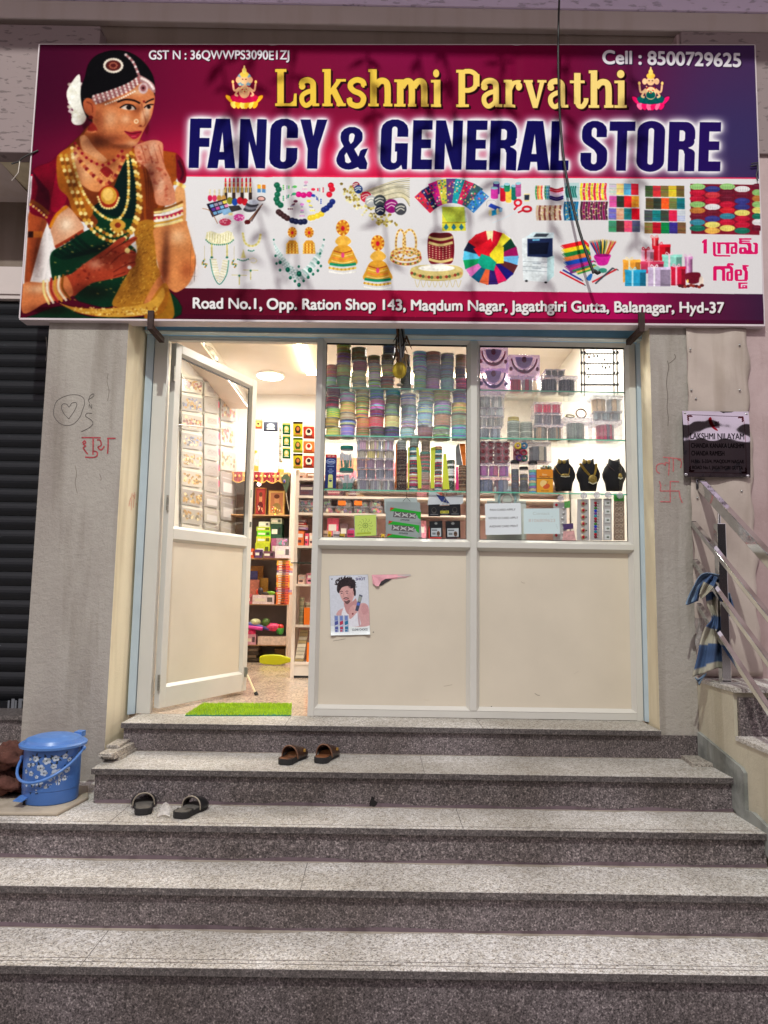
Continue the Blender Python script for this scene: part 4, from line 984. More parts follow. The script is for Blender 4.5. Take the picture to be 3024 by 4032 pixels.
# necklaces
BD([(490, 770), (560, 860), (660, 912), (740, 885), (805, 812)], 10, 20, [(150, 30, 50), (196, 120, 80)])
BD([(478, 820), (560, 930), (640, 1005), (700, 1035), (770, 960), (805, 860)], 13, 21, [(190, 104, 74), (134, 40, 44), (220, 160, 100)])
B([(650, 960), (690, 920), (740, 965), (700, 1005)], (150, 44, 46)); BD([(655, 960), (700, 1000), (735, 965)], 7, 14, [(222, 160, 100)])
for o_ in (0, 34): BD([(398+o_, 850), (425+o_, 960), (485+o_, 1120), (545+o_*.8, 1260), (640+o_*.4, 1370-o_), (740, 1410-o_), (820-o_*.3, 1385-o_), (880-o_*.6, 1320), (920-o_*.6, 1180), (905-o_*.4, 1000), (865-o_*.3, 830)], 13, 25, [GD, GDL, GDD])
BD([(470, 800), (482, 900), (525, 1050), (600, 1180), (700, 1262), (780, 1262), (830, 1170), (842, 1000), (832, 830)], 11, 21, [GDL, GD, (214, 190, 120)])
BE(710, 1120, 70, 74, (156, 52, 32)); BE(710, 1112, 54, 58, GD); BE(705, 1105, 36, 40, (240, 190, 110)); BD([(640, 1120), (665, 1180), (710, 1196), (755, 1180), (780, 1120)], 8, 17, [GDL])
B([(715, 1300), (770, 1265), (822, 1300), (770, 1365)], GD); BD([(725, 1330), (770, 1365), (815, 1330)], 8, 15, [GDL, GDD]); BE(770, 1305, 20, 18, (140, 60, 40))
# hands with henna
B([(400, 1650), (470, 1620), (560, 1550), (690, 1460), (790, 1385), (822, 1398), (775, 1442), (870, 1380), (896, 1396), (835, 1452), (888, 1482), (882, 1540), (886, 1562), (845, 1600), (820, 1632), (700, 1662), (600, 1685), (520, 1740), (480, 1770), (410, 1740)], (166, 74, 50))
for k in range(60):
    x = R.uniform(430, 860); y = 1640-(x-430)*.42+R.uniform(-40, 90)
    BE(x, y, R.uniform(5, 12), R.uniform(4, 9), R.choice([(110, 32, 26), (204, 124, 88)]), .55)
for pts in ([(690, 1500), (770, 1440), (890, 1390)], [(720, 1560), (800, 1490), (885, 1484)], [(740, 1610), (830, 1560), (884, 1545)], [(740, 1640), (820, 1610)]): BL_(pts, 6, (96, 30, 24), .8)
BE(832, 1470, 18, 18, GDL); BE(845, 1580, 14, 12, (230, 226, 214))
B([(150, 1690), (300, 1680), (400, 1645), (440, 1645), (480, 1750), (420, 1790), (300, 1815), (150, 1880)], (206, 128, 84)); soft(250, 1720, 110, 40, SKL, .8)
for o_ in range(6): BL_([(285+o_*26, 1665-o_*8), (288+o_*24, 1745-o_*6), (325+o_*28, 1825-o_*6)], 15, [GDL, (240, 226, 200), (160, 52, 50), GD, (238, 220, 190), GDD][o_])
B([(878, 800), (920, 768), (1000, 748), (1062, 768), (1066, 850), (1080, 930), (1112, 1000), (1150, 1150), (1030, 1172), (1000, 1060), (960, 940), (900, 890)], (212, 142, 112))
for k in range(70):
    x = R.uniform(900, 1120); y = 780+(x-900)*1.3+R.uniform(-60, 120)
    if y < 1150: BE(x, y, R.uniform(5, 13), R.uniform(5, 10), R.choice([(156, 66, 50), (178, 88, 66), (230, 176, 150)]), .55)
for x in (920, 960, 1000, 1035): BL_([(x, 780), (x+25, 860), (x+35, 900)], 6, (150, 70, 52), .7)
B([(1150, 1060), (1202, 1060), (1216, 1230), (1200, 1290), (1150, 1150)], (222, 160, 110)); BD([(1145, 1030), (1180, 1040), (1215, 1060)], 13, 20, [GD, GDL])
B([(1015, 1320), (1200, 1275), (1225, 1310), (1255, 1420), (1281, 1530), (1270, 1605), (1230, 1692), (1160, 1742), (1118, 1730), (1075, 1680), (1030, 1560), (1012, 1420)], (214, 142, 92))
soft(1160, 1380, 80, 70, SKL, .7); soft(1220, 1600, 60, 90, (160, 88, 54), .7); soft(1070, 1620, 40, 110, (156, 84, 54), .7)
for o_, c in enumerate([GDD, GDL, (246, 240, 230), (170, 36, 66), (246, 236, 220), GD, GDL]): BL_([(1005, 1205+o_*18), (1100, 1190+o_*18), (1195, 1150+o_*20)], 14, c)
BD([(1010, 1262), (1100, 1250), (1196, 1222)], 7, 14, [(190, 40, 80), GDL])
# belt
B([(240, 1885), (400, 1835), (520, 1885), (660, 1905), (1040, 1890), (1110, 1740), (1130, 1916), (240, 1918)], (20, 62, 40)); B([(1060, 1690), (1110, 1740), (1130, 1915), (940, 1912)], (176, 120, 40), .9)
B([(390, 1815), (480, 1840), (660, 1850), (900, 1828), (1000, 1790), (1062, 1712), (1072, 1780), (1000, 1872), (860, 1902), (660, 1902), (500, 1872)], GD)
for k in range(120): BE(R.uniform(480, 1030), 1865+R.uniform(-24, 26), 6, 5, R.choice([GDL, GDD, (232, 190, 110)]), .8)
# head
B([(555, 340), (580, 250), (640, 190), (740, 163), (835, 173), (905, 210), (965, 270), (1002, 340), (1012, 420), (1000, 480), (900, 480), (700, 500), (620, 620), (575, 610), (535, 520), (528, 420)], (14, 12, 18))
B([(600, 500), (640, 470), (720, 470), (830, 425), (920, 360), (990, 420), (1012, 470), (1002, 540), (987, 600), (952, 665), (932, 705), (910, 752), (882, 787), (820, 800), (740, 772), (655, 722), (620, 690), (600, 600)], (196, 124, 84))
soft(720, 610, 60, 70, (226, 180, 146), .6); soft(640, 620, 50, 110, (112, 56, 36), .5); soft(760, 740, 120, 40, (130, 66, 42), .45); soft(960, 560, 26, 70, (232, 196, 168), .8); soft(900, 430, 60, 30, (226, 176, 140), .8); soft(860, 770, 50, 24, (222, 168, 132), .7); soft(640, 720, 60, 40, (140, 74, 44), .6); soft(880, 560, 40, 40, (170, 98, 62), .5)
B([(543, 505), (568, 474), (612, 490), (627, 540), (620, 592), (580, 590), (552, 560)], (186, 106, 72)); BL_([(565, 500), (600, 520), (605, 570)], 8, (128, 60, 40), .8)
B([(570, 690), (600, 635), (635, 685)], (150, 50, 44)); BD([(572, 692), (600, 698), (634, 688)], 7, 13, [(206, 130, 90)]); BE(592, 602, 16, 13, (110, 30, 30))
BL_([(765, 500), (815, 484), (870, 488), (915, 508)], 11, (30, 16, 14)); BL_([(948, 506), (975, 490), (1006, 478)], 9, (30, 16, 14))
B([(790, 538), (825, 518), (865, 526), (884, 548), (838, 552)], (206, 188, 176)); BE(842, 535, 17, 15, (26, 14, 14)); BL_([(782, 538), (825, 516), (868, 524), (888, 548)], 8, (18, 10, 12))
B([(946, 536), (968, 520), (992, 528), (974, 546)], (200, 182, 172)); BE(972, 532, 12, 12, (26, 14, 14)); BL_([(940, 538), (968, 518), (1004, 516)], 7, (18, 10, 12))
BL_([(925, 510), (936, 570), (952, 630), (935, 660), (900, 658)], 6, (132, 66, 44), .8); BE(918, 655, 9, 6, (110, 46, 34)); BE(890, 626, 15, 15, (244, 228, 196)); BE(890, 626, 9, 9, (196, 124, 84))
B([(812, 690), (855, 696), (892, 690), (926, 692), (905, 728), (872, 743), (838, 718)], (158, 36, 62)); BL_([(812, 690), (860, 706), (926, 694)], 5, (80, 14, 30)); BL_([(855, 726), (890, 724)], 6, (214, 110, 120), .8); BE(940, 496, 6, 8, (110, 10, 24))
B([(603, 462), (700, 432), (820, 390), (900, 330), (930, 330), (1002, 380), (1012, 442), (962, 402), (912, 372), (830, 432), (720, 482), (632, 512)], (168, 128, 128))
for o_ in (0, 26, 52): BD([(612+o_*.3, 462+o_*.9), (715, 430+o_*.9), (830, 384+o_*.9), (912, 334+o_*.7)], 8, 15, [(232, 214, 208), (150, 90, 92)])
BD([(925, 345), (970, 370), (1008, 420)], 9, 15, [(232, 214, 208)]); BD([(822, 192), (870, 240), (905, 320)], 10, 17, [(222, 196, 196), (160, 110, 112)])
BD([(690, 515), (780, 480), (880, 430)], 6, 16, [(246, 240, 230)])
BE(935, 410, 32, 36, (206, 178, 178)); BE(935, 408, 19, 22, (150, 96, 100)); BE(935, 408, 8, 9, (60, 16, 24))
BD([(740+58*math.cos(t), 262+42*math.sin(t)) for t in np.linspace(0, 6.28, 20)], 9, 15, [(236, 222, 206)]); BE(740, 262, 47, 34, (92, 34, 34)); BD([(740+24*math.cos(t), 262+18*math.sin(t)) for t in np.linspace(0, 6.28, 10)], 6, 13, [(170, 110, 90)])

# printed photograph softness: blend hard edges, uneven tone
def photo(u0, v0, u1, v1, r, amp, gain=1.0, con=1.0):
    a, b = TB((u0, v0)), TB((u1, v1)); x0, y0, x1, y1 = max(0, int(min(a[0], b[0]))), max(0, int(min(a[1], b[1]))), min(CW, int(b[0])), min(CH, int(b[1]))
    s_ = cv.a[y0:y1, x0:x1]; o_ = s_.copy(); h, w_ = s_.shape[:2]; rs = np.random.RandomState(5)
    if r: 
        for i in range(3): s_[..., i] = .25*s_[..., i]+.75*cv.blur(s_[..., i].copy(), r)
    nz = sum(k*cv.blur(rs.randn(h, w_).astype(np.float32), q)*q*1.6 for q, k in ((2, .8), (7, .7), (22, .8)))
    m = np.clip(1+amp*nz, .45, 1.5)[..., None]
    x = s_*m*gain/255; x = 255*np.clip(x*(1-con)+con*x*x*(3-2*x), 0, 1)
    k = np.clip(cv.blur((np.abs(o_-base_[y0:y1, x0:x1]).max(-1) > 14).astype(np.float32), 2)*1.6, 0, 1)[..., None]; s_[:] = o_*(1-k)+x*k
for x, y, rx, ry, al in ((640, 760, 120, 60, .55), (480, 1000, 60, 160, .4), (560, 620, 60, 120, .35), (300, 1100, 120, 160, .35), (700, 1500, 260, 90, .35), (600, 1740, 220, 70, .45), (1080, 1500, 40, 260, .5), (980, 1000, 60, 200, .4), (880, 1600, 60, 200, .35), (240, 1500, 60, 260, .45), (960, 640, 26, 120, .25), (800, 790, 110, 26, .4), (690, 500, 110, 26, .35), (900, 545, 34, 30, .3), (320, 1860, 200, 40, .5)): soft(x, y, rx, ry, (34, 10, 10), al)
for x, y, rx, ry in ((820, 610, 40, 40), (930, 590, 18, 60), (1000, 800, 40, 60), (1050, 1050, 30, 80), (620, 1560, 60, 40), (480, 860, 40, 50)): soft(x, y, rx, ry, (250, 226, 200), .35)
# ---------------- the seated emblem figures beside the name
def seated(x, y, s_, skin, cloth, wrap, petal, halo):
    e = lambda dx, dy, rx, ry, c, al=1.0, rot=0: cv.ell(x+dx*s_, y+dy*s_, rx*s_, ry*s_, c, al, rot)
    if halo: e(0, -40, 33, 35, halo, .8)
    for k in range(7): e(-60+20*k, 58-abs(k-3)*5, 10, 26, petal[k % 2], 1, (k-3)*.28)
    for k in range(6): e(-48+19*k, 68, 9, 16, petal[(k+1) % 2], 1, (k-2.5)*.25)
    e(-30, 40, 30, 15, wrap, 1, .25); e(30, 40, 30, 15, wrap, 1, -.25); e(0, 46, 26, 12, cloth); e(-40, 34, 12, 20, cloth, .9, .5); e(40, 34, 12, 20, cloth, .9, -.5)
    e(0, 10, 24, 28, skin); e(0, 18, 20, 16, cloth if not halo else skin)
    for q in (-1, 1):
        cv.line([(x+q*20*s_, y-8*s_), (x+q*42*s_, y+6*s_), (x+q*48*s_, y-24*s_)], 9*s_, skin); cv.line([(x+q*22*s_, y-2*s_), (x+q*38*s_, y+22*s_), (x+q*26*s_, y+28*s_)], 9*s_, skin)
        e(q*49, -32, 6, 8, (228, 190, 120)); e(q*26, -40, 11, 14, skin)
    e(0, -42, 18, 20, skin); e(0, -64, 19, 13, (220, 176, 90)); e(0, -80, 10, 14, (228, 190, 110)); e(0, -96, 4, 7, (236, 206, 140))
    for q in (-1, 1): e(q*7, -43, 3, 2, (40, 20, 20))
    cv.dots([(x-18*s_, y-18*s_), (x, y+10*s_), (x+18*s_, y-18*s_)], 3*s_, 7*s_, [(246, 226, 150), (200, 60, 60)])
    if halo: cv.line([(x, y-38*s_), (x+4*s_, y-20*s_), (x+14*s_, y-2*s_), (x+20*s_, y-8*s_)], [11*s_, 5*s_], skin)
seated(962, 352, .92, (226, 168, 132), (180, 30, 84), (170, 26, 84), [(226, 166, 56), (246, 206, 110)], (130, 190, 196))
seated(2562, 358, .92, (222, 176, 140), (22, 100, 96), (20, 92, 96), [(226, 40, 110), (246, 120, 150)], None)

# ---------------- goods pictured on the white panel
def L2(pts): return c2(pts)
def e2(x, y, rx, ry, c, al=1.0, rot=0): cv.ell(x/1.659+700, y/1.659+600, rx/1.659, ry/1.659, c, al, rot)
def p2(pts, c, al=1.0, sm=False): cv.poly(c2(pts), c, al, sm)
def l2(pts, w_, c, al=1.0): cv.line(c2(pts), w_/1.659, c, al)
def d2(pts, r, st_, cols): cv.dots(c2(pts), r/1.659, st_/1.659, cols)
for k in range(7):
    x = 312+27*k
    p2([(x-9, 230), (x+9, 230), (x+9, 300), (x-9, 300)], (30, 20, 24)); p2([(x-7, 195), (x+7, 195), (x+7, 232), (x-7, 232)], (196, 160, 90)); p2([(x-6, 195), (x-6, 172), (x+1, 163), (x+6, 172), (x+6, 195)], R.choice([(200, 20, 40), (176, 20, 60), (226, 60, 80)]))
    p2([(x-11, 262), (x+11, 262), (x+11, 310), (x-11, 310)], (230, 224, 216) if k % 2 else (60, 44, 40)); p2([(x-6, 215), (x+6, 210), (x+6, 262), (x-6, 262)], (210, 170, 90)); p2([(x-5, 205), (x+5, 200), (x+5, 222), (x-5, 222)], (204, 24, 44))
for k, c in enumerate([(196, 30, 80), (214, 60, 100), (190, 140, 70), (202, 150, 80)]): e2(210+30*k, 298, 15, 22, c); p2([(205+30*k, 240), (216+30*k, 240), (216+30*k, 280), (205+30*k, 280)], (222, 206, 170))
for k, c in enumerate([(236, 180, 60), (214, 120, 40)]): p2([(520+30*k, 210), (543+30*k, 210), (543+30*k, 238), (520+30*k, 238)], c); p2([(520+30*k, 238), (543+30*k, 238), (543+30*k, 262), (520+30*k, 262)], (90, 140, 190))
for k, c in enumerate([(130, 130, 40), (30, 70, 150), (200, 30, 50), (196, 30, 44)]): e2(340+33*k, 315+(k % 2)*8, 20, 24, c)
p2([(188, 337), (310, 303), (335, 378), (226, 422)], (28, 22, 40))
for i in range(4):
    for j in range(3):
        bx, by = 206+i*28+j*11, 342-i*8+j*24; p2([(bx, by), (bx+24, by-7), (bx+32, by+12), (bx+8, by+19)], R.choice([(200, 90, 160), (240, 220, 90), (90, 60, 150), (120, 170, 210), (226, 140, 180), (160, 150, 170)]))
p2([(278, 375), (345, 358), (352, 395), (300, 410)], (130, 170, 206)); p2([(330, 350), (400, 345), (420, 372), (352, 390)], (60, 54, 56))
for k in range(4): e2(470+8*k, 372-16*k, 42, 18, R.choice([(60, 58, 66), (200, 202, 210), (120, 120, 130)])); 
e2(495, 325, 30, 14, (190, 196, 210)); e2(545, 302, 28, 17, (50, 40, 44)); e2(545, 302, 22, 12, (226, 170, 160))
for k in range(4): l2([(440+14*k, 470-6*k), (555-6*k, 335+10*k)], 5, R.choice([(150, 96, 60), (60, 40, 40)]))
l2([(160, 365), (215, 385), (260, 465)], 4, (160, 100, 60)); e2(310, 455, 40, 24, (200, 60, 90)); e2(400, 425, 36, 24, (214, 70, 150))
for k in range(40): e2(R.uniform(275, 430), R.uniform(408, 470), 4, 3, (250, 220, 225))
e2(455, 455, 20, 15, (80, 20, 24)); e2(345, 402, 16, 10, (214, 196, 140))
# pompom fan
for pts, c, n_ in (([(648, 215), (660, 250), (645, 292), (650, 325), (672, 345)], (20, 96, 70), 6), ([(660, 390), (685, 410), (715, 430)], (60, 34, 36), 4), ([(748, 445), (790, 455), (828, 452)], (24, 30, 66), 4), ([(866, 428), (900, 420), (938, 402)], (222, 188, 50), 4), ([(955, 375), (985, 355), (1010, 322)], (24, 40, 110), 4), ([(1000, 215), (1008, 240), (990, 275)], (206, 24, 50), 3), ([(790, 275), (822, 280), (860, 275)], (206, 20, 120), 3)):
    for k in range(n_):
        q = spline(pts, 10); p = q[int((len(q)-1)*k/(n_-1))]; e2(p[0], p[1], 20, 19, c); e2(p[0]-5, p[1]-5, 8, 7, tuple(min(255, v+40) for v in c), .6)
for a, b, c in (((690, 230), (765, 225), (90, 180, 90)), ((690, 300), (760, 272), (60, 160, 110)), ((735, 370), (770, 320), (90, 40, 60)), ((812, 415), (812, 340), (214, 130, 200)), ((880, 380), (855, 318), (236, 220, 70)), ((935, 320), (885, 282), (40, 70, 170)), ((950, 245), (885, 242), (220, 40, 70)), ((830, 240), (838, 195), (226, 170, 200))):
    for o_ in (-12, 0, 12): cv.dots(c2([(a[0]+(o_ if abs(a[0]-b[0]) < 40 else 0), a[1]+(o_ if abs(a[0]-b[0]) >= 40 else 0)), b]), 5/1.659, 12/1.659, [c, (230, 226, 214), (150, 150, 170)], smooth=False)
    e2(b[0], b[1], 14, 9, c)
# gold tassel bunch
for k in range(170):
    t_ = R.uniform(0, 1); x = 1100+t_*280+R.uniform(-40, 60); y = 240+t_*190+R.uniform(-50, 70)
    if x < 1500: e2(x, y, R.uniform(6, 12), R.uniform(6, 11), R.choice([(206, 190, 110), (160, 140, 60), (226, 216, 160), (130, 110, 50)]))
for k in range(14): l2([(1230+k*8, 250+k*5), (1400+k*5, 190+k*8), (1515, 170+k*14)], 5, R.choice([(196, 180, 120), (120, 110, 60)]), .8)
for x, y, r, c in ((1165, 215, 24, (150, 40, 60)), (1180, 240, 28, (24, 50, 110)), (1230, 290, 36, (196, 30, 60)), (1262, 318, 40, (170, 170, 170)), (1320, 318, 42, (60, 66, 70)), (1395, 350, 46, (140, 20, 110)), (1455, 370, 40, (70, 70, 76)), (1322, 378, 34, (30, 34, 60))):
    e2(x, y, r, r, c); cv.dots(c2([(x-r*.6, y+r*.3), (x, y-r*.1), (x+r*.6, y+r*.2)]), 4/1.659, 9/1.659, [(236, 232, 214)]); cv.dots(c2([(x-r*.7, y-r*.2), (x, y-r*.5), (x+r*.7, y-r*.3)]), 4/1.659, 9/1.659, [(236, 232, 214)])
# pearl set
p2([(205, 515), (275, 530), (335, 512), (370, 565), (330, 598), (270, 606), (215, 598), (180, 565)], (222, 214, 176), 1, True)
for o_ in range(5): d2([(192, 560-o_*9), (270, 588-o_*11), (358, 560-o_*9)], 4, 9, [(196, 186, 130), (240, 236, 214)])
d2([(185, 572), (215, 596), (272, 604), (335, 594), (365, 570)], 5, 13, [(40, 110, 90)])
for x in (222, 322): d2([(x, 605), (x, 690)], 6, 10, [(190, 176, 100)]); e2(x, 686, 9, 7, (30, 100, 80))
for o_ in range(5): d2([(212+o_*9, 700), (232+o_*8, 800-o_*8), (272, 862-o_*16), (318-o_*8, 800-o_*8), (334-o_*9, 700)], 4, 9, [(40, 120, 96)] if o_ == 0 else [(206, 194, 140), (232, 226, 196)])
for pts in ([(425, 530), (440, 590), (482, 612), (525, 590), (542, 530)],): d2(pts, 8, 12, [(206, 192, 110), (226, 214, 150)])
d2([(462, 640), (482, 645), (502, 638)], 5, 12, [(40, 110, 90)])
p2([(412, 690), (428, 630), (446, 690)], (206, 196, 130)); d2([(392, 698), (428, 708), (462, 696)], 5, 12, [(50, 110, 90)])
d2([(470, 700), (492, 690), (516, 705), (500, 722), (475, 716)], 4, 9, [(206, 196, 150)])
for (x, y) in ((175, 700), (368, 700)): d2([(x, y), (x-15, y+30), (x+15, y+30), (x, y+55)], 6, 11, [(190, 176, 100), (40, 100, 80), (170, 120, 50)]); l2([(x, 610), (x, 700)], 2, (170, 150, 90))
for (x, y) in ((402, 805), (476, 772)): l2([(x-50, y-4), (x+50, y-2)], 5, (196, 184, 120)); l2([(x, y), (x, y+60)], 7, (196, 184, 120)); e2(x, y, 7, 7, (40, 110, 90))
# green necklace
for o_ in range(6): d2([(628+o_*9, 590+o_*14), (660+o_*9, 690+o_*3), (730+o_*6, 790-o_*6), (792, 830-o_*12), (860-o_*6, 790-o_*6), (925-o_*9, 690+o_*3), (956-o_*9, 590+o_*14)], 6, 12, [(190, 208, 206), (150, 184, 176), (226, 234, 232)])
for x, y, r in ((627, 570, 7), (638, 675, 9), (645, 725, 9), (668, 718, 12), (668, 768, 10), (718, 765, 17), (735, 818, 12), (792, 792, 19), (792, 865, 14), (765, 840, 10), (822, 838, 10), (852, 815, 11), (864, 768, 17), (884, 795, 10), (915, 772, 10), (918, 720, 12), (935, 742, 9), (930, 660, 9), (955, 570, 7), (790, 745, 9)): e2(x, y, r*.85, r, (10, 92, 72)); e2(x-2, y-3, r*.4, r*.4, (60, 160, 130), .7)
# jhumka earrings
def jhumka(x, y, s_, big_):
    e2(x, y, 44*s_, 52*s_, (206, 130, 36)); cv.dots(c2([(x+36*s_*math.cos(t), y+43*s_*math.sin(t)) for t in np.linspace(0, 6.28, 14)]), 7*s_/1.659, 14*s_/1.659, [(236, 190, 80), (180, 90, 30)]); e2(x, y+4*s_, 12*s_, 16*s_, (190, 20, 50))
    if big_:
        p2([(x-50*s_, y+90*s_), (x-20*s_, y+55*s_), (x+25*s_, y+55*s_), (x+55*s_, y+90*s_), (x+20*s_, y+120*s_), (x-20*s_, y+120*s_)], (226, 170, 70), 1, True)
        p2([(x-86*s_, y+240*s_), (x-78*s_, y+180*s_), (x-40*s_, y+120*s_), (x+40*s_, y+120*s_), (x+78*s_, y+180*s_), (x+86*s_, y+240*s_)], (214, 152, 50), 1, True)
        for o_ in range(4): l2([(x-60*s_+o_*-5, y+(150+o_*22)*s_), (x, y+(165+o_*22)*s_), (x+60*s_+o_*5, y+(150+o_*22)*s_)], 6, [(150, 60, 30), (240, 206, 110), (226, 120, 60), (244, 214, 130)][o_])
        l2([(x-86*s_, y+236*s_), (x, y+246*s_), (x+86*s_, y+236*s_)], 18*s_, (24, 140, 100)); d2([(x-86*s_, y+262*s_), (x, y+274*s_), (x+86*s_, y+262*s_)], 8*s_, 13*s_, [(206, 150, 50), (236, 200, 100)]); d2([(x-86*s_, y+286*s_), (x, y+298*s_), (x+86*s_, y+286*s_)], 6*s_, 12*s_, [(240, 236, 226)]); e2(x, y+180*s_, 11*s_, 18*s_, (214, 70, 120))
    else:
        p2([(x-36, y+72), (x-20, y+52), (x+20, y+52), (x+36, y+72), (x+42, y+140), (x-42, y+140)], (216, 150, 50))
        for o_ in range(4): d2([(x-36, y+80+o_*17), (x+36, y+80+o_*17)], 6, 11, [(240, 200, 100), (180, 104, 30)])
jhumka(748, 522, .68, False); jhumka(858, 522, .68, False); jhumka(1078, 492, 1.0, True); jhumka(1306, 592, 1.0, True)
# bangles
def ring(cx, cy, rx, ry, w_, c1_, c2_, T_=c2):
    pts = [(cx+rx*math.cos(t), cy+ry*math.sin(t)) for t in np.linspace(0, 2*math.pi, 25)]
    cv.line(T_(pts), w_/1.659, c1_); cv.dots(T_(pts), w_*.3/1.659, w_*.9/1.659, c2_)
ring(1490, 665, 92, 38, 16, (206, 160, 80), [(150, 60, 50), (236, 206, 130)]); ring(1490, 690, 96, 40, 18, (190, 140, 70), [(160, 40, 60), (236, 206, 130), (60, 110, 70)])
ring(1455, 600, 30, 95, 14, (206, 164, 90), [(120, 60, 40), (236, 206, 130)]); ring(1515, 590, 42, 85, 14, (216, 176, 100), [(150, 90, 40), (240, 216, 150)])
T3 = c3
def p3(pts, c, al=1.0, sm=False): cv.poly(c3(pts), c, al, sm)
def e3(x, y, rx, ry, c, al=1.0): cv.ell(x/2.07375+1600, y/2.07375+600, rx/2.07375, ry/2.07375, c, al)
def l3(pts, w_, c, al=1.0): cv.line(c3(pts), w_/2.07375, c, al)
def d3(pts, r, st_, cols): cv.dots(c3(pts), r/2.07375, st_/2.07375, cols)
p3([(182, 680), (280, 658), (380, 680), (380, 890), (280, 905), (185, 890)], (110, 20, 34), 1, True)
for y in (690, 735, 870): l3([(182, y), (280, y+22), (380, y)], 22, (206, 184, 120))
for y in range(760, 860, 18): d3([(188, y), (280, y+16), (374, y)], 5, 14, [(230, 200, 160), (150, 60, 60)])
e3(280, 680, 90, 18, (90, 30, 34))
p3([(36, 950), (120, 920), (240, 918), (380, 920), (458, 950), (450, 1020), (360, 1040), (240, 1050), (130, 1040), (45, 1020)], (206, 186, 120), 1, True); e3(246, 944, 150, 26, (240, 236, 226))
d3([(45, 985), (130, 1010), (240, 1020), (360, 1010), (450, 985)], 13, 24, [(150, 60, 50), (90, 110, 60), (196, 150, 90)])
for k in range(8): l3([(70+48*k, 1040), (90+48*k, 1100), (112+48*k, 1040)], 3, (200, 176, 90))
# fabric fan
fan = [(100, 350, 235, 462, (196, 44, 70)), (160, 290, 300, 430, (40, 34, 70)), (205, 260, 310, 420, (186, 30, 120)), (250, 225, 345, 405, (196, 190, 70)), (326, 206, 405, 400, (96, 60, 120)), (390, 210, 470, 405, (30, 150, 160)), (440, 222, 540, 410, (206, 40, 90)), (490, 240, 570, 430, (60, 90, 100)), (540, 270, 645, 455, (60, 130, 196))]
for k, (xa, ya_, xb, yb2, c) in enumerate(fan):
    a_ = rad(-42+k*10.4); ox, oy = 372, 640; u_ = np.array((math.sin(a_), -math.cos(a_))); v_ = np.array((u_[1]*-1, u_[0])); cc = np.array((ox, oy))
    r0_, r1_ = 225, 425 if 1 < k < 8 else 410
    q = [cc+u_*r0_-v_*38, cc+u_*r1_-v_*44, cc+u_*r1_+v_*44, cc+u_*r0_+v_*38]; p3([tuple(p) for p in q], c)
    for i in range(26):
        s_, t_ = R.uniform(-34, 34), R.uniform(r0_+10, r1_-10); p = cc+u_*t_+v_*s_; e3(p[0], p[1], 7, 7, R.choice([(236, 220, 120), (30, 60, 150), (220, 60, 90), (40, 140, 90), (240, 236, 220)]), .8)
p3([(292, 445), (472, 445), (486, 640), (292, 642)], (214, 206, 60))
for k in range(16): l3([(292+k*12, 445), (300+k*12, 500), (340+k*10, 570)], 4, (60, 140, 90), .7)
for k in range(3): p3([(305+62*k, 612), (325+62*k, 580), (345+62*k, 612), (325+62*k, 636)], (40, 110, 130))
l3([(292, 575), (486, 572)], 6, (150, 120, 30))
# threads and scissors
for x, y, w_, h, c in ((735, 290, 26, 44, (80, 40, 130)), (720, 330, 30, 40, (206, 60, 160)), (788, 335, 22, 56, (200, 24, 50)), (835, 345, 24, 56, (236, 190, 70)), (880, 325, 22, 54, (20, 110, 96)), (822, 285, 24, 26, (30, 130, 90)), (915, 300, 22, 50, (180, 80, 140))):
    p3([(x-w_, y-h), (x+w_, y-h), (x+w_, y+h), (x-w_, y+h)], c); e3(x, y+h, w_, 10, c); e3(x, y-h, w_, 12, (150, 200, 214))
p3([(668, 440), (690, 415), (785, 455), (770, 488)], (40, 70, 170)); p3([(690, 480), (745, 460), (755, 500), (700, 518)], (30, 160, 214)); e3(685, 492, 14, 30, (236, 226, 170)); e3(745, 480, 12, 26, (236, 226, 170)); e3(770, 470, 14, 18, (140, 190, 220))
p3([(960, 335), (1010, 335), (1004, 400), (964, 400)], (236, 214, 150)); p3([(964, 345), (1005, 345), (1002, 388), (966, 388)], (44, 52, 70))
l3([(655, 440), (660, 400), (700, 388), (730, 400)], 3, (150, 150, 150)); l3([(705, 575), (830, 520), (900, 470)], 6, (206, 220, 226))
ring(912, 408, 26, 24, 14, (206, 24, 44), [(206, 24, 44)], c3); ring(985, 462, 34, 20, 14, (206, 24, 44), [(206, 24, 44)], c3); l3([(880, 465), (912, 430)], 14, (196, 24, 44)); l3([(912, 488), (960, 470)], 14, (196, 24, 44))
# colour wheel of blouse pieces
cols = [(236, 226, 170), (206, 24, 50), (240, 222, 60), (20, 60, 44), (150, 20, 90), (110, 180, 226), (90, 40, 44), (30, 24, 110), (214, 30, 90), (50, 30, 100), (226, 100, 60), (20, 90, 120), (226, 120, 190), (20, 150, 90), (90, 190, 226), (30, 34, 60), (206, 30, 44), (206, 24, 44)]
for k in range(18):
    a0, a1 = rad(-105+k*20), rad(-105+k*20+25); p3([(690, 860)]+[(690+230*math.cos(a), 860+225*math.sin(a)) for a in (a0, a1)], cols[k])
p3([(548, 785), (640, 735), (690, 700), (722, 800), (660, 850), (590, 850)], (220, 24, 44)); p3([(680, 830), (730, 765), (795, 770), (795, 905), (690, 912)], (242, 220, 50)); p3([(582, 900), (612, 828), (680, 850), (735, 900), (715, 968), (620, 945)], (20, 160, 130))
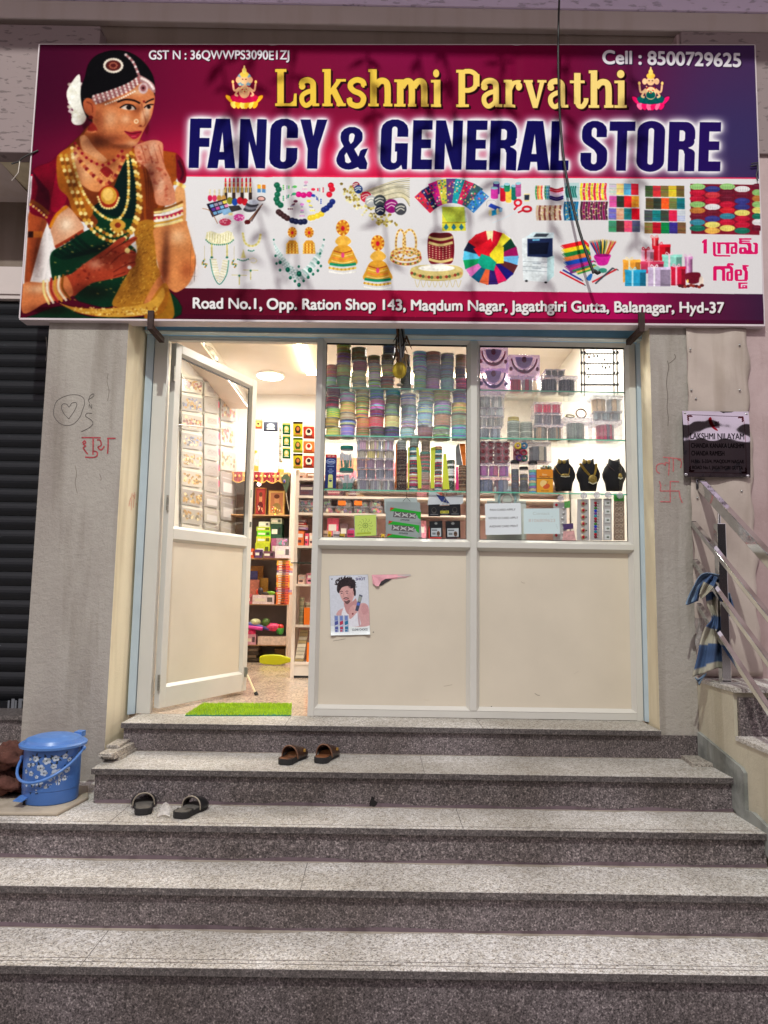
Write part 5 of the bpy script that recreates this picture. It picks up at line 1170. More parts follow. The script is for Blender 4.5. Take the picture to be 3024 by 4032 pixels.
# bangle sets
for k, c in enumerate([(30, 140, 70), (226, 90, 40), (240, 190, 70), (236, 60, 60), (240, 236, 226), (30, 110, 70), (26, 120, 150), (40, 90, 120)]): l3([(1062+15*k, 270), (1058+15*k, 330), (1064+15*k, 385)], 12, c); d3([(1062+15*k, 275), (1060+15*k, 380)], 3, 26, [(240, 220, 150)])
for k, c in enumerate([(150, 20, 40), (170, 24, 44), (214, 170, 200), (206, 190, 210), (40, 24, 100), (30, 20, 90)]): l3([(1172, 290+17*k), (1228, 305+17*k), (1282, 290+17*k)], 14, c)
p3([(1290, 250), (1410, 248), (1410, 388), (1290, 388)], (180, 206, 206)); 
for k in range(5): l3([(1310+18*k, 275), (1304+18*k, 320), (1316+18*k, 370)], 13, (20, 110, 100))
for (x0, x1, y0, y1, ca_, cb) in ((1422, 1640, 252, 392, (226, 40, 70), (240, 220, 50)), (1062, 1270, 432, 555, (130, 70, 60), (206, 176, 150)), (1288, 1408, 402, 556, (20, 120, 170), (30, 90, 130)), (1424, 1648, 402, 552, (130, 20, 80), (70, 40, 50))):
    n_ = int((x1-x0)/20)
    for k in range(n_):
        x = x0+(k+.5)*(x1-x0)/n_; l3([(x, y0), (x-8, (y0+y1)/2), (x, y1)], 18, ca_ if k % 2 else cb)
    for k in range(int((x1-x0)*.25)): e3(R.uniform(x0+6, x1-6), R.uniform(y0+6, y1-6), 5, 6, R.choice([(206, 186, 120), (150, 130, 80), (240, 230, 190)]), .85)
# copier
p3([(975, 690), (1040, 650), (1205, 655), (1205, 700), (1190, 705), (975, 700)], (206, 226, 232)); p3([(1035, 690), (1060, 662), (1165, 664), (1140, 690)], (60, 66, 76))
p3([(945, 700), (990, 690), (985, 860), (945, 850)], (226, 234, 236)); p3([(988, 705), (1195, 700), (1195, 860), (988, 850)], (34, 46, 84)); p3([(1000, 740), (1165, 735), (1150, 830), (1000, 835)], (18, 24, 44)); p3([(1030, 708), (1090, 706), (1088, 720), (1030, 722)], (110, 180, 214))
p3([(948, 850), (1150, 860), (1150, 1060), (955, 1045)], (226, 234, 236)); p3([(1150, 860), (1208, 840), (1205, 1010), (1150, 1060)], (176, 206, 208))
for y in (890, 930, 965): l3([(950, y), (1150, y+8)], 3, (120, 130, 140))
for y in (905, 945): l3([(1030, y), (1100, y+3)], 7, (150, 160, 170))
e3(980, 1050, 12, 8, (20, 20, 24)); e3(1138, 1062, 12, 8, (20, 20, 24))
T4 = c4
def p4(pts, c, al=1.0, sm=False): cv.poly(c4(pts), c, al, sm)
def e4(x, y, rx, ry, c, al=1.0): cv.ell(x/2.0133+2200, y/2.0133+600, rx/2.0133, ry/2.0133, c, al)
def l4(pts, w_, c, al=1.0): cv.line(c4(pts), w_/2.0133, c, al)
for k, c in enumerate([(226, 36, 44), (240, 206, 40), (30, 120, 60), (226, 120, 60), (30, 80, 180), (150, 60, 150)]):
    y = 735+k*33; s_ = k*6
    p4([(20+s_, y), (205+s_, y-40), (240+s_, y-8), (60+s_, y+38)], c); p4([(14+s_, y+4), (60+s_, y+38), (240+s_, y-6), (240+s_, y+16), (62+s_, y+62), (16+s_, y+22)], tuple(int(v*.8) for v in c)); l4([(14+s_, y+14), (58+s_, y+50)], 9, (240, 236, 226))
for k, (x, c) in enumerate(zip(range(248, 460, 17), [(40, 50, 120), (206, 40, 50), (30, 100, 150), (200, 30, 50), (30, 110, 80), (30, 30, 40), (236, 190, 60), (20, 60, 60), (160, 150, 60), (226, 214, 180), (196, 60, 50), (206, 150, 60), (206, 40, 60)])): l4([(x, 690+abs(x-350)*.15), (310+(x-250)*.38, 815)], 12, c); l4([(x, 685+abs(x-350)*.15), (x+4, 702+abs(x-350)*.15)], 7, (226, 196, 140))
p4([(285, 815), (405, 808), (402, 850), (380, 890), (320, 895), (295, 860)], (206, 40, 150), 1, True); e4(345, 815, 60, 12, (150, 20, 110))
for a, b, c in (((90, 925), (280, 860), (206, 50, 120)), ((110, 940), (285, 890), (40, 140, 80)), ((140, 950), (300, 900), (236, 190, 60)), ((150, 962), (270, 925), (60, 150, 60)), ((8, 945), (200, 1045), (200, 24, 40)), ((32, 930), (180, 1010), (30, 50, 140)), ((265, 1028), (460, 925), (206, 40, 50)), ((290, 1040), (430, 915), (60, 70, 80))): l4([a, b], 13, c); l4([b, (b[0]+14, b[1]+10)], 7, (40, 40, 44))
e4(300, 925, 30, 26, (150, 196, 186)); e4(350, 935, 34, 20, (60, 140, 120)); p4([(218, 1000), (250, 962), (268, 968), (250, 1016)], (40, 110, 180), 1, True)
# thread/bangle reel walls
def reels(x0, x1, y0, rows, rh, cols, jit=10):
    for r_, row in enumerate(rows):
        n_ = len(row); xa, xb = x0+R.uniform(-jit, 4)-r_*3, x1+r_*4
        for k, c in enumerate(row):
            a_ = xa+(xb-xa)*k/n_; b_ = xa+(xb-xa)*(k+1)/n_; y = y0+r_*rh
            p4([(a_, y), (b_+1, y+2), (b_+1, y+rh-6), (a_, y+rh-8)], c)
            for q in range(6): l4([(a_, y+6+q*rh/6.5), (b_, y+8+q*rh/6.5)], 3, tuple(int(v*R.choice([.62, 1.25])) if v*1.25 < 255 else 235 for v in c), .7)
reels(410, 632, 246, [[(196, 196, 200), (226, 200, 120), (90, 180, 206), (206, 40, 60)], [(206, 90, 160), (50, 60, 50), (220, 40, 50), (226, 150, 50)], [(120, 110, 180), (206, 160, 130), (40, 120, 130), (214, 24, 44)], [(70, 150, 110), (80, 54, 50), (226, 80, 110), (90, 96, 120)]], 98, None)
reels(692, 995, 262, [[(70, 90, 60), (196, 50, 60), (120, 110, 60), (206, 190, 50), (110, 90, 50)], [(90, 80, 50), (50, 60, 50), (226, 90, 40), (110, 120, 70), (30, 110, 120)], [(70, 80, 80), (30, 120, 120), (60, 70, 60), (206, 40, 80), (190, 196, 206)], [(130, 110, 60), (176, 24, 44), (20, 130, 70), (60, 50, 130), (120, 90, 60)]], 97, None)
p4([(1044, 248), (1578, 258), (1592, 654), (1050, 646)], (120, 24, 44))
cs = [(196, 30, 60), (30, 110, 90), (206, 60, 70), (60, 60, 130), (226, 170, 80), (226, 210, 110), (110, 30, 50), (150, 200, 120), (60, 130, 150), (230, 226, 226), (206, 40, 50), (190, 120, 60)]
for c_ in range(5):
    for r_ in range(9):
        x = 1100+c_*118; y = 272+r_*47+(c_ % 2)*20; c = R.choice(cs)
        if y > 640: continue
        rx = 62 if c_ < 4 else 40
        e4(x, y, rx, 25, c)
        for q in range(9): l4([(x-rx*.85+q*rx*.21, y-17), (x-rx*.9+q*rx*.225, y+17)], 3, tuple(int(v*.6) for v in c), .7)
        e4(x, y-8, rx*.7, 5, tuple(min(255, v+40) for v in c), .35)
# gifts
def gift(x0, y0, x1, y1, c, rb, sx=.28):
    p4([(x0, y0), (x1, y0), (x1, y1), (x0, y1)], c); d_ = (x1-x0)*sx; p4([(x1-d_, y0), (x1, y0), (x1, y1), (x1-d_, y1)], tuple(int(v*.7) for v in c)); p4([(x0-3, y0-6), (x1+3, y0-6), (x1+3, y0+16), (x0-3, y0+16)], tuple(min(255, int(v*1.1)) for v in c))
    xm = (x0+x1-d_)/2; p4([(xm-7, y0-6), (xm+7, y0-6), (xm+7, y1), (xm-7, y1)], rb); l4([(xm, y0-4), (xm-22, y0-24), (xm-26, y0-6), (xm, y0-4), (xm+22, y0-24), (xm+26, y0-6), (xm, y0-4)], 7, rb)
gift(1000, 830, 1060, 960, (196, 130, 180), (226, 190, 214)); gift(742, 735, 884, 860, (206, 24, 44), (240, 90, 110)); gift(655, 775, 752, 866, (226, 170, 190), (206, 40, 60)); gift(740, 680, 790, 740, (200, 40, 50), (240, 150, 150)); gift(820, 815, 975, 912, (140, 206, 190), (240, 200, 214)); gift(650, 870, 830, 960, (190, 60, 90), (240, 140, 160)); gift(510, 855, 646, 1030, (240, 160, 60), (250, 226, 170)); gift(525, 935, 690, 1060, (40, 150, 190), (170, 226, 240)); gift(708, 915, 885, 1062, (196, 176, 206), (250, 246, 250), .45); gift(890, 910, 1005, 1056, (190, 30, 60), (236, 170, 190))
p4([(1010, 960), (1090, 950), (1125, 965), (1110, 1030), (1040, 1040), (1005, 1000)], (110, 24, 44), 1, True); e4(1130, 1020, 18, 40, (226, 206, 190)); e4(1022, 1020, 8, 14, (250, 210, 110))
for k in range(9): e4(960+22*k, 1058+R.uniform(-6, 12), 16, 12, R.choice([(150, 60, 50), (110, 40, 40), (206, 150, 110), (90, 30, 36)]))

photo(30, 150, 760, 1270, 2, .055, .90, .55); photo(765, 712, 3010, 1128, 1, .07, 1.0, .15); photo(870, 230, 1050, 440, 1, .06); photo(2470, 250, 2650, 440, 1, .06)
# woven flex: fine weave over the whole print
cv.a *= (1+.010*np.random.RandomState(3).randn(CH, CW, 1)).astype(np.float32)
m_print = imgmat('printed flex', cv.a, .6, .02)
sign = thing('shop_sign', 'wide maroon printed flex sign with a bride, gold and navy lettering over the shop front', 'sign', ((bx0+bx1)/2, YB, bz0))
ribx = [(P(u, 700, YB).x-BL.x)/(BR.x-BL.x) for u in (1052, 2030)]
def sag(s_, t_):
    z = .0016*math.sin(s_*31)*math.sin(t_*9)
    for r_ in ribx: z -= .006*math.exp(-((s_-r_)/.0045)**2)
    z += .004*math.exp(-((t_-.945)/.012)**2)
    return z
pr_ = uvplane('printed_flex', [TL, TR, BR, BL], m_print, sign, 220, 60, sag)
uvl = pr_.data.uv_layers[0]
for lp in pr_.data.loops:
    c = pr_.data.vertices[lp.vertex_index].co
    uvl.data[lp.index].uv = ((c.x+sign.location.x-bx0)/(bx1-bx0), (c.z+sign.location.z-bz0)/(bz1-bz0))
m_trim = mat('pale sign edge', (206, 192, 196), .5, var=.08)
t = MB()
def fb_(a, b, w0, dy0, dy1, up):
    a = Vector(a); b = Vector(b); u_ = Vector(up)*w0
    pts = [a, b, b+u_, a+u_]
    t.hexa([(p.x, YB+dy0, p.z) for p in pts], [(p.x, YB+dy1, p.z) for p in pts], m_trim)
fb_(BL, BR, .012, -.012, .085, (0, 0, -1)); fb_(TL, TR, .004, -.003, .085, (0, 0, 1)); fb_(BL, TL, .007, -.006, .085, (-1, 0, 0)); fb_(BR, TR, .006, -.004, .085, (1, 0, 0))
t.build('edge_frame', sign)
t = MB()
b = [TL, TR, BR, BL]; t.hexa([(p.x, YB+.03, p.z) for p in b], [(p.x, YB+.04, p.z) for p in b], mat('sign backing', (150, 146, 140), .7)); t.build('backing', sign)
m_rust = mat('dark rusty iron', (58, 40, 36), .75, .3, var=.3, vscale=40)
for (u0, v0, u1, v1) in ((596, 1225, 600, 1270), (2524, 1232, 2528, 1280)):
    a = P(u0, v0, YB-.02); b = P(u1, v1, YB-.02); t = MB()
    t.box(a.x-.019, a.x+.019, YB-.034, YB-.014, b.z-.02, a.z, m_rust); t.box(a.x-.017, a.x+.017, YB-.034, -.10, b.z-.048, b.z-.012, m_rust)
    t.build('clamp', sign, .003)
# hanging cable in front of the sign
cb = MB(); m_cable = mat('black cable', (24, 22, 22), .55)
pts = [P(u, v, Y) for u, v, Y in ((2205, -60, -.50), (2200, 60, -.47), (2198, 260, -.44), (2206, 480, -.42), (2228, 680, -.43), (2268, 860, -.45), (2310, 1000, -.47), (2338, 1075, -.48))]
pts = [Vector(p) for p in spline(pts, 6)]; cb.tube(pts, [.006+.004*i/len(pts) for i in range(len(pts))], 8, m_cable)
e_ = P(2338, 1084, -.48); cb.tube([e_+Vector((0, 0, .03)), e_+Vector((.024, -.004, .012)), e_+Vector((.035, -.006, .02))], .012, 8, m_cable)
tag(cb.build('cable'), 'black cable with a capped end hanging down in front of the maroon sign', 'cable')
wi = MB(); a = lambda u, v, Y: P(u, v, Y)
m_wire = mat('grey wire', (60, 58, 56), .5)
wi.tube([a(150, 592, -.32), a(128, 602, -.325), (a(118, 606, -.33)), a(88, 622, -.31), a(75, 636, -.31), a(46, 645, -.30)], .005, 6, m_wire)
wi.tube([a(78, 635, -.31), a(72, 680, -.31), a(58, 698, -.31), a(46, 712, -.31)], .0035, 6, mat('bared copper wire', (190, 180, 170), .4, .6))
tag(wi.build('wire'), 'short loose wire with bare ends poking out beside the bride end of the sign', 'wire')
wi = MB(); wi.tube([a(2955, 655, -.33), a(2980, 648, -.335), a(2984, 660, -.335), a(2978, 690, -.33), a(2984, 712, -.33)], .004, 6, m_wire); wi.tube([a(2958, 645, -.33), a(2984, 640, -.335), a(2982, 654, -.33)], .004, 6, m_wire)
tag(wi.build('wire_tie'), 'twisted black binding wire tied round the purple edge of the sign', 'wire')
# ================================================================== GOODS IN THE WINDOWS
ORD = ['first', 'second', 'third', 'fourth', 'fifth', 'sixth', 'seventh', 'eighth', 'ninth', 'tenth', 'eleventh', 'twelfth', 'thirteenth', 'fourteenth', 'fifteenth', 'sixteenth', 'seventeenth', 'eighteenth']
YS = .05
Zs1, Zs2, Zs3 = P(1500, 1527, YS).z, P(1500, 1716, YS).z, P(1500, 1929, YS).z
m_gl = glass('shelf glass', (.93, .975, .955), .06)
m_gledge = mat('green glass edge', (120, 206, 176), .15, var=.05)
LX0, LX1, RX0, RX1 = -.402, .578, .632, 1.640
for wn_, x0, x1 in (('left', LX0, LX1), ('right', RX0, RX1)):
    for nm, z in (('top', Zs1), ('middle', Zs2), ('lowest', Zs3)):
        t = MB(); t.box(x0, x1, YS+.004, .30, z-.008, z, m_gl); t.box(x0, x1, YS, YS+.0035, z-.008, z, m_gledge)
        tag(t.build('glass_shelf'), f'{nm} green-edged glass shelf inside the {dict(left="door-side", right="far")[wn_]} window', 'shelf', 'glass shelves in the windows')
    t = MB(); t.box(x0-.01, x1+.01, .065, .30, 1.095, 1.112, m_white); tag(t.build('window_board'), f'white board at the foot of the {dict(left="door-side", right="far")[wn_]} window behind the sill', 'board', 'boards behind the sills')
CN = {k: tuple(min(250, int((v*.82+sum(c)/3*.18)*1.36+12)) for v in c) for k, c in dict(rust=(150, 84, 70), teal=(150, 190, 190), brown=(112, 84, 56), purple=(92, 70, 112), gold=(184, 148, 64), green=(96, 146, 104), maroon=(122, 52, 60), silver=(170, 176, 172), straw=(200, 184, 120), tan=(160, 140, 104), grey=(110, 116, 118), navy=(48, 50, 84), charcoal=(66, 64, 66), pink=(226, 126, 176), sky=(110, 196, 220), red=(204, 70, 76), plum=(110, 64, 86), olive=(164, 154, 56), ochre=(158, 132, 60), aqua=(160, 204, 204), white=(216, 214, 200), lavender=(138, 120, 180), yellow=(206, 184, 70), orange=(200, 104, 60), blue=(86, 116, 170), violet=(110, 30, 110), turquoise=(40, 134, 160), salmon=(220, 154, 124), lime=(150, 190, 80), rose=(206, 170, 164), slate=(100, 120, 136), cream=(214, 204, 160), bronze=(132, 104, 48), khaki=(128, 120, 70), steel=(140, 160, 168)).items()}
def shades(c, k=.35): 
    return [tuple(max(0, min(255, int(v*(1+R.uniform(-k, k*.8))))) for v in c) for _ in range(5)]
def rollm(nm, c, fine=150, spark=.25, k=.3): return banded(nm+' ribbon', shades(c, k), fine, .35, 'Z', spark)
m_rim = plastic_clear('clear reel rim', (220, 224, 216), .5)
def roll(xc, yc, r, z0, z1, nm, label, group):
    t = MB(); c = CN[nm]; m = rollm(nm, c, R.choice([110, 150, 210]), R.choice([.1, .25, .4]), R.choice([.2, .3, .45]))
    h = z1-z0; bul = R.uniform(0, .03)
    t.lathe([(r, .0004), (r, .0034), (r*.93, .0035), (r*(.94+bul), h*.3), (r*(.94+bul), h*.7), (r*.93, h-.0035), (r, h-.0034), (r, h-.0004)], (xc, yc, z0), 24, m, mfun=lambda i: m_rim if i in (0, 6) else m)
    if R.random() < .3:      # loose ribbon end
        a = R.uniform(-2.4, -.8); q = [(xc+r*1.0*math.cos(a+j*.22), yc+r*1.0*math.sin(a+j*.22), z0+h*(.75-.14*j)) for j in range(6)]; t.tube(q, .003, 5, m)
    o = t.build('ribbon_roll'); o.rotation_euler = (R.uniform(-.02, .02), R.uniform(-.03, .03), R.uniform(0, 6.2)); return tag(o, label, 'ribbon roll', group)
def stack(ww, shelf, zsh, idx, x0, x1, tops, names, f, Yc=.155):
    u0, u1 = f((x0, 0))[0], f((x1, 0))[0]
    v1 = f((0, tops[0]))[1]; vb = f((0, tops[-1]))[1]
    xa, xb = P(u0, (v1+vb)/2, Yc).x, P(u1, (v1+vb)/2, Yc).x
    r = (xb-xa)/2; xc = (xa+xb)/2
    ztop = P((u0+u1)/2, v1, Yc).z; n = len(names)
    for k in range(n):     # from the top down
        fr0 = (tops[k]-tops[-1])/(tops[0]-tops[-1]); fr1 = (tops[k+1]-tops[-1])/(tops[0]-tops[-1])
        za = zsh+.0005+(ztop-zsh)*fr1; zb = zsh+(ztop-zsh)*fr0
        pos = n-1-k
        where = ('at the bottom' if pos == 0 else ('on top' if k == 0 else ORD[pos]+' from bottom'))
        jx = R.uniform(-.006, .006)
        roll(xc+jx, Yc+R.uniform(-.012, .012), r*R.uniform(.97, 1.09), za, zb, names[k], f'{names[k]} ribbon roll {where}, {ORD[idx]} stack from the door, {shelf} window shelf', 'ribbon rolls stacked in the window')
lw = lambda p: (p[0]/2.514+1240, p[1]/2.514+1250)
lw2 = lambda p: (p[0]/2.514+1240, p[1]/2.514+1700)
rw = lambda p: (p[0]/2.304+1840, p[1]/2.304+1300)
rw2 = lambda p: (p[0]/2.304+1840, p[1]/2.304+1700)
for i, (x0, x1, tp, nm) in enumerate([
    (105, 215, [475, 578, 685], ['rust', 'teal']), (220, 360, [278, 362, 460, 562, 685], ['bronze', 'purple', 'gold', 'green']),
    (367, 520, [315, 432, 520, 602, 685], ['brown', 'maroon', 'straw', 'cream']), (526, 650, [388, 462, 532, 602, 688], ['brown', 'tan', 'cream', 'straw']),
    (660, 790, [278, 366, 462, 562, 622, 690], ['navy', 'charcoal', 'gold', 'maroon', 'bronze']), (842, 946, [372, 482, 690], ['brown', 'charcoal']),
    (965, 1100, [352, 520, 690], ['steel', 'aqua']), (1102, 1243, [358, 462, 572, 690], ['rust', 'slate', 'pink']),
    (1247, 1385, [368, 470, 572, 692], ['grey', 'slate', 'sky']), (1390, 1500, [378, 482, 580, 692], ['brown', 'charcoal', 'red'])]):
    stack('left', 'top', Zs1, i, x0, x1, tp, nm, lw)
for i, (x0, x1, tp, nm) in enumerate([
    (105, 243, [692, 790, 892, 982, 1062, 1158], ['plum', 'maroon', 'olive', 'ochre', 'yellow']), (250, 403, [752, 842, 942, 1005, 1046, 1158], ['aqua', 'gold', 'tan', 'white', 'lavender']),
    (408, 540, [706, 786, 886, 976, 1066, 1158], ['straw', 'yellow', 'gold', 'orange', 'bronze']), (543, 688, [722, 812, 906, 966, 1062, 1160], ['blue', 'pink', 'violet', 'red', 'charcoal']),
    (692, 842, [732, 787, 852, 957, 1062, 1160], ['turquoise', 'brown', 'green', 'salmon', 'navy']), (850, 1005, [772, 872, 980, 1070, 1162], ['steel', 'slate', 'aqua', 'silver']),
    (1012, 1172, [732, 832, 936, 1050, 1164], ['rose', 'cream', 'teal', 'rust']), (1177, 1345, [732, 836, 950, 1052, 1165], ['lime', 'grey', 'orange', 'green']),
    (1350, 1500, [737, 846, 942, 1042, 1168], ['slate', 'gold', 'khaki', 'blue'])]):
    stack('left', 'middle', Zs2, i, x0, x1, tp, nm, lw)

m_wrap = plastic_clear('crinkled film', (240, 242, 240), .14)
def film(f, x0, y0, x1, y1, Y_, label, k=9):
    t = MB(); v = []; fs = []; nx = 18; ny = 26
    for j in range(ny+1):
        for i in range(nx+1):
            p = P(*f((x0+(x1-x0)*i/nx, y0+(y1-y0)*j/ny)), Y_); v.append((p.x, p.y-.016*abs(math.sin(i/nx*math.pi*3))+R.uniform(-.005, .005)+.006*math.sin(i*1.7+j*.9)*math.sin(j*.6+k), p.z))
    for j in range(ny):
        for i in range(nx): fs.append((j*(nx+1)+i, j*(nx+1)+i+1, (j+1)*(nx+1)+i+1, (j+1)*(nx+1)+i))
    t.add(v, fs, m_wrap, True); tag(t.build('plastic_film'), label, 'plastic film', 'crinkled film over the goods')
film(lw, 860, 735, 1500, 1160, .085, 'crinkled clear film over the ribbon stacks by the mullion, middle shelf'); film(lw, 970, 350, 1390, 685, .08, 'crinkled clear film over the top shelf ribbon stacks')
film(rw, 106, 560, 640, 965, .062, 'crinkled clear film before the boxes beside the mullion, far window', 4); film(rw, 870, 580, 1415, 965, .062, 'crinkled clear film over the boxes at the jamb end, far window', 6)
m_pl = plastic_clear('clear plastic', (236, 232, 236), .15); m_pl2 = plastic_clear('clear plastic lid', (226, 222, 234), .3); m_lil = plastic_clear('lilac plastic', (206, 176, 236), .22)
def wbox(f, Yf, x0, y0, x1, y1):
    a = P(*f((x0, y1)), Yf); b = P(*f((x1, y0)), Yf); return a.x, b.x, a.z, b.z
def clearbox(f, x0, y0, x1, y1, inner, label, Yf=.075, dep=.13, grp='clear plastic boxes in the windows', lid=.22, zmin=None, mbox=None, axis='X', scale=110, spark=.5):
    xa, xb, za, zb = wbox(f, Yf, x0, y0, x1, y1)
    if zmin is not None: za = zmin+.0006
    o = MB(); m = mbox or m_pl
    h = zb-za; o.box(xa, xb, Yf, Yf+dep, za, zb-h*lid, m); o = o.build('plastic_box', None, .003); tag(o, label, 'plastic box', grp)
    t = MB(); t.box(xa-.003, xb+.003, Yf-.003, Yf+dep+.003, zb-h*lid+.0005, zb-.001, mbox or m_pl2); t.build('lid', o, .003)
    t = MB(); mi = banded('boxed trinkets', [tuple(min(250, int(v*1.3+14)) for v in c) for c in inner], scale, .35, axis, spark)
    n = max(1, int(round((xb-xa)/max(.03, h*.9))))
    for k in range(n):
        xc = xa+(xb-xa)*(k+.5)/n; rr_ = min((xb-xa)/n*.46, .06); t.lathe([(rr_, .0), (rr_, h*.74)], (xc, Yf+rr_+.006, za+.004), 16, mi)
    t.build('contents', o)
    return o
# lowest shelf, door-side window
xa, xb, za, zb = wbox(lw2, .075, 97, 225, 214, 545); za = Zs3+.0006
lb = Canvas(150, 400, (24, 40, 110)); lb.rect(0, 0, 150, 36, (206, 40, 40)); lb.text('GET 10/-', 30, 28, 18, (250, 240, 230), 130, .02)
lb.ell(75, 82, 60, 28, (40, 66, 150)); lb.line([(75+60*math.cos(t_), 82+28*math.sin(t_)) for t_ in np.linspace(0, 6.28, 20)], 5, (190, 206, 236)); lb.text('Vaseline', 27, 93, 24, (240, 244, 250), 123, .02)
for y_, w_ in ((135, 90), (168, 40), (190, 80), (210, 50)): lb.rect(75-w_/2, y_-4, 75+w_/2, y_+4, (150, 170, 220))
lb.poly([(45, 240), (55, 228), (95, 228), (105, 240), (108, 380), (42, 380)], (222, 226, 140), smooth=False); lb.ell(75, 300, 22, 13, (40, 60, 120)); lb.rect(60, 270, 92, 276, (200, 80, 80)); lb.rect(0, 388, 150, 400, (150, 170, 70))
o = MB(); o.box(xa, xb, .077, .125, za, zb, mat('dark blue carton', (26, 42, 112), .4)); o = o.build('carton', None, .001); tag(o, 'dark blue body lotion carton with red top flap on the lowest shelf, door-side window', 'carton')
uvplane('front_print', [(xa, .0762, zb), (xb, .0762, zb), (xb, .0762, za), (xa, .0762, za)], imgmat('lotion carton print', lb.a, .4), o)
m_glid = mat('green jar lid', (24, 128, 112), .4)
for (x0, y0, x1, y1, zb_, nm) in ((225, 368, 395, 556, Zs3, 'lower'), (236, 148, 392, 368, None, 'upper')):
    xa, xb, za, zb = wbox(lw2, .14, x0, y0, x1, y1); za = (zb_ if zb_ else jz)+.0006; r = (xb-xa)/2; xc = (xa+xb)/2; h = zb-za; jz = zb
    o = MB(); o.lathe([(r*.8, 0), (r*.98, h*.15), (r, h*.5), (r*.9, h*.78), (r*.8, h*.86)], (xc, .14, za), 22, m_pl); o = o.build('jar'); tag(o, f'{nm} clear round jar with a green lid full of small tubes, door-side window', 'jar', 'green-lidded jars')
    t = MB(); t.cyl((xc, .14, za+h*.86), (xc, .14, za+h), r*.86, n=22, m=m_glid); t.build('lid', o, .002)
    t = MB()
    for k in range(9):
        a = R.uniform(-.3, .3); x = xc+R.uniform(-r*.6, r*.6); y = .14+R.uniform(-.5, .1)*r
        t.cyl((x, y, za+.008), (x+a*.04, y, za+.02+h*.22), .006, n=8, m=mat('green tube cap', (20, 140, 110), .4)); t.cyl((x+a*.04, y, za+.02+h*.22), (x+a*.12, y, za+h*R.uniform(.55, .72)), .007, n=8, m=mat('white tube', (222, 222, 226), .5))
    t.build('contents', o)
prev = Zs3
for k, (y0, y1, c, nm) in enumerate([(455, 557, [(130, 126, 128), (90, 84, 100), (160, 160, 150)], 'grey'), (355, 452, [(70, 70, 84), (90, 92, 106)], 'charcoal'), (258, 352, [(120, 84, 108), (100, 70, 92)], 'plum'), (172, 256, [(176, 160, 80), (150, 140, 120)], 'yellow'), (62, 168, [(176, 160, 120), (170, 130, 150), (150, 160, 170)], 'pastel')]):
    xa, xb, za, zb = wbox(lw2, .075, 0, y0, 0, y1)
    b_ = clearbox(lw2, 412+(k % 2)*4, y0, 788-(k % 3)*4, y1, c, f'clear box of {nm} bangles, {"bottom" if k == 0 else ("top" if k == 4 else ORD[k]+" from bottom")} of the pile in the door-side window', zmin=prev, dep=.17, scale=70, spark=.15)
    prev = zb
m_yel = mat('fluorescent yellow card', (222, 228, 60), .6); m_pkc = mat('fluorescent pink card', (240, 40, 130), .6); m_orc = mat('orange card', (240, 120, 20), .6)
def btube(x0, y0, x1, y1, cols, label, fine=120, spark=.5, Yc=.13, zb_=Zs3, lean=0, f=lw2, grp='rolls of bangles standing in the door-side window'):
    xa, xb, za, zb = wbox(f, Yc, x0, y0, x1, y1)
    if zb_ is not None: za = zb_+.0006
    t = MB(); r = (xb-xa)/2; t.cyl(((xa+xb)/2, Yc, za), ((xa+xb)/2+lean, Yc, zb), r, n=22, m=banded('bangle roll', [tuple(min(250, int(v*1.25+8)) for v in c) for c in cols], fine, .25, 'Z', spark))
    tag(t.build('bangle_roll'), label, 'bangle roll', grp); return zb
MULT = [(130, 40, 60), (60, 120, 120), (200, 196, 190), (90, 70, 60), (150, 60, 90), (180, 150, 90), (50, 70, 80), (160, 160, 160)]
z_ = btube(806, 185, 914, 560, [(60, 44, 40), (80, 64, 56), (46, 34, 32)], 'dark brown beaded bangle roll beside the clear boxes, door-side window', 90, .35); btube(815, 92, 905, 185, [(110, 112, 112), (140, 140, 138)], 'short grey bangle roll on top of the dark brown roll', 90, .5, zb_=z_)
z_ = btube(932, 150, 1022, 560, MULT, 'multicoloured bangle roll between two yellow cards, lowest shelf', 95, .4); btube(938, 38, 1026, 148, [(150, 150, 142), (120, 124, 118)], 'silver grey bangle roll on top of the multicoloured roll', 140, .4, zb_=z_, lean=.006)
z_ = btube(1036, 205, 1142, 562, [(96, 80, 70), (70, 110, 100), (140, 120, 110), (150, 90, 90)], 'brown and green bangle roll just past the silver grey one', 80, .5); btube(1052, 88, 1140, 203, [(134, 112, 98), (110, 92, 80)], 'plain tan bangle roll on top of the brown and green roll', 120, .3, zb_=z_)
btube(1184, 150, 1260, 562, MULT, 'slim multicoloured bangle roll beside the broad yellow card', 100, .4)
btube(1305, 285, 1384, 566, [(60, 70, 64), (214, 210, 196), (50, 60, 54)], 'black and pearl white beaded bangle roll, lowest shelf door-side window', 60, .9); 
btube(1420, 338, 1500, 570, [(96, 70, 52), (70, 50, 40), (120, 96, 76)], 'copper brown bangle roll at the mullion end of the lowest shelf', 110, .35)
def card(f, pts, Yf, m, label, cat='card', grp=None, th=.003, name='card'):
    t = MB(); t.prism([P(*f(p), Yf) for p in pts], (0, th, 0), m); return tag(t.build(name), label, cat, grp)
card(lw2, [(800, 130), (825, 95), (825, 555), (792, 555)], .17, m_orc, 'narrow orange card standing beside the dark bangle roll', 'card', 'coloured backing cards in the window')
card(lw2, [(920, 155), (940, 150), (938, 560), (920, 560)], .165, m_yel, 'yellow strip card beside the multicoloured bangle roll', 'card', 'coloured backing cards in the window')
card(lw2, [(1004, 160), (1025, 150), (1085, 560), (1022, 560)], .105, m_yel, 'yellow card leaning between two bangle rolls', 'card', 'coloured backing cards in the window')
card(lw2, [(1146, 156), (1192, 150), (1180, 560), (1146, 560)], .12, m_yel, 'pale yellow card beside the slim bangle roll', 'card', 'coloured backing cards in the window')
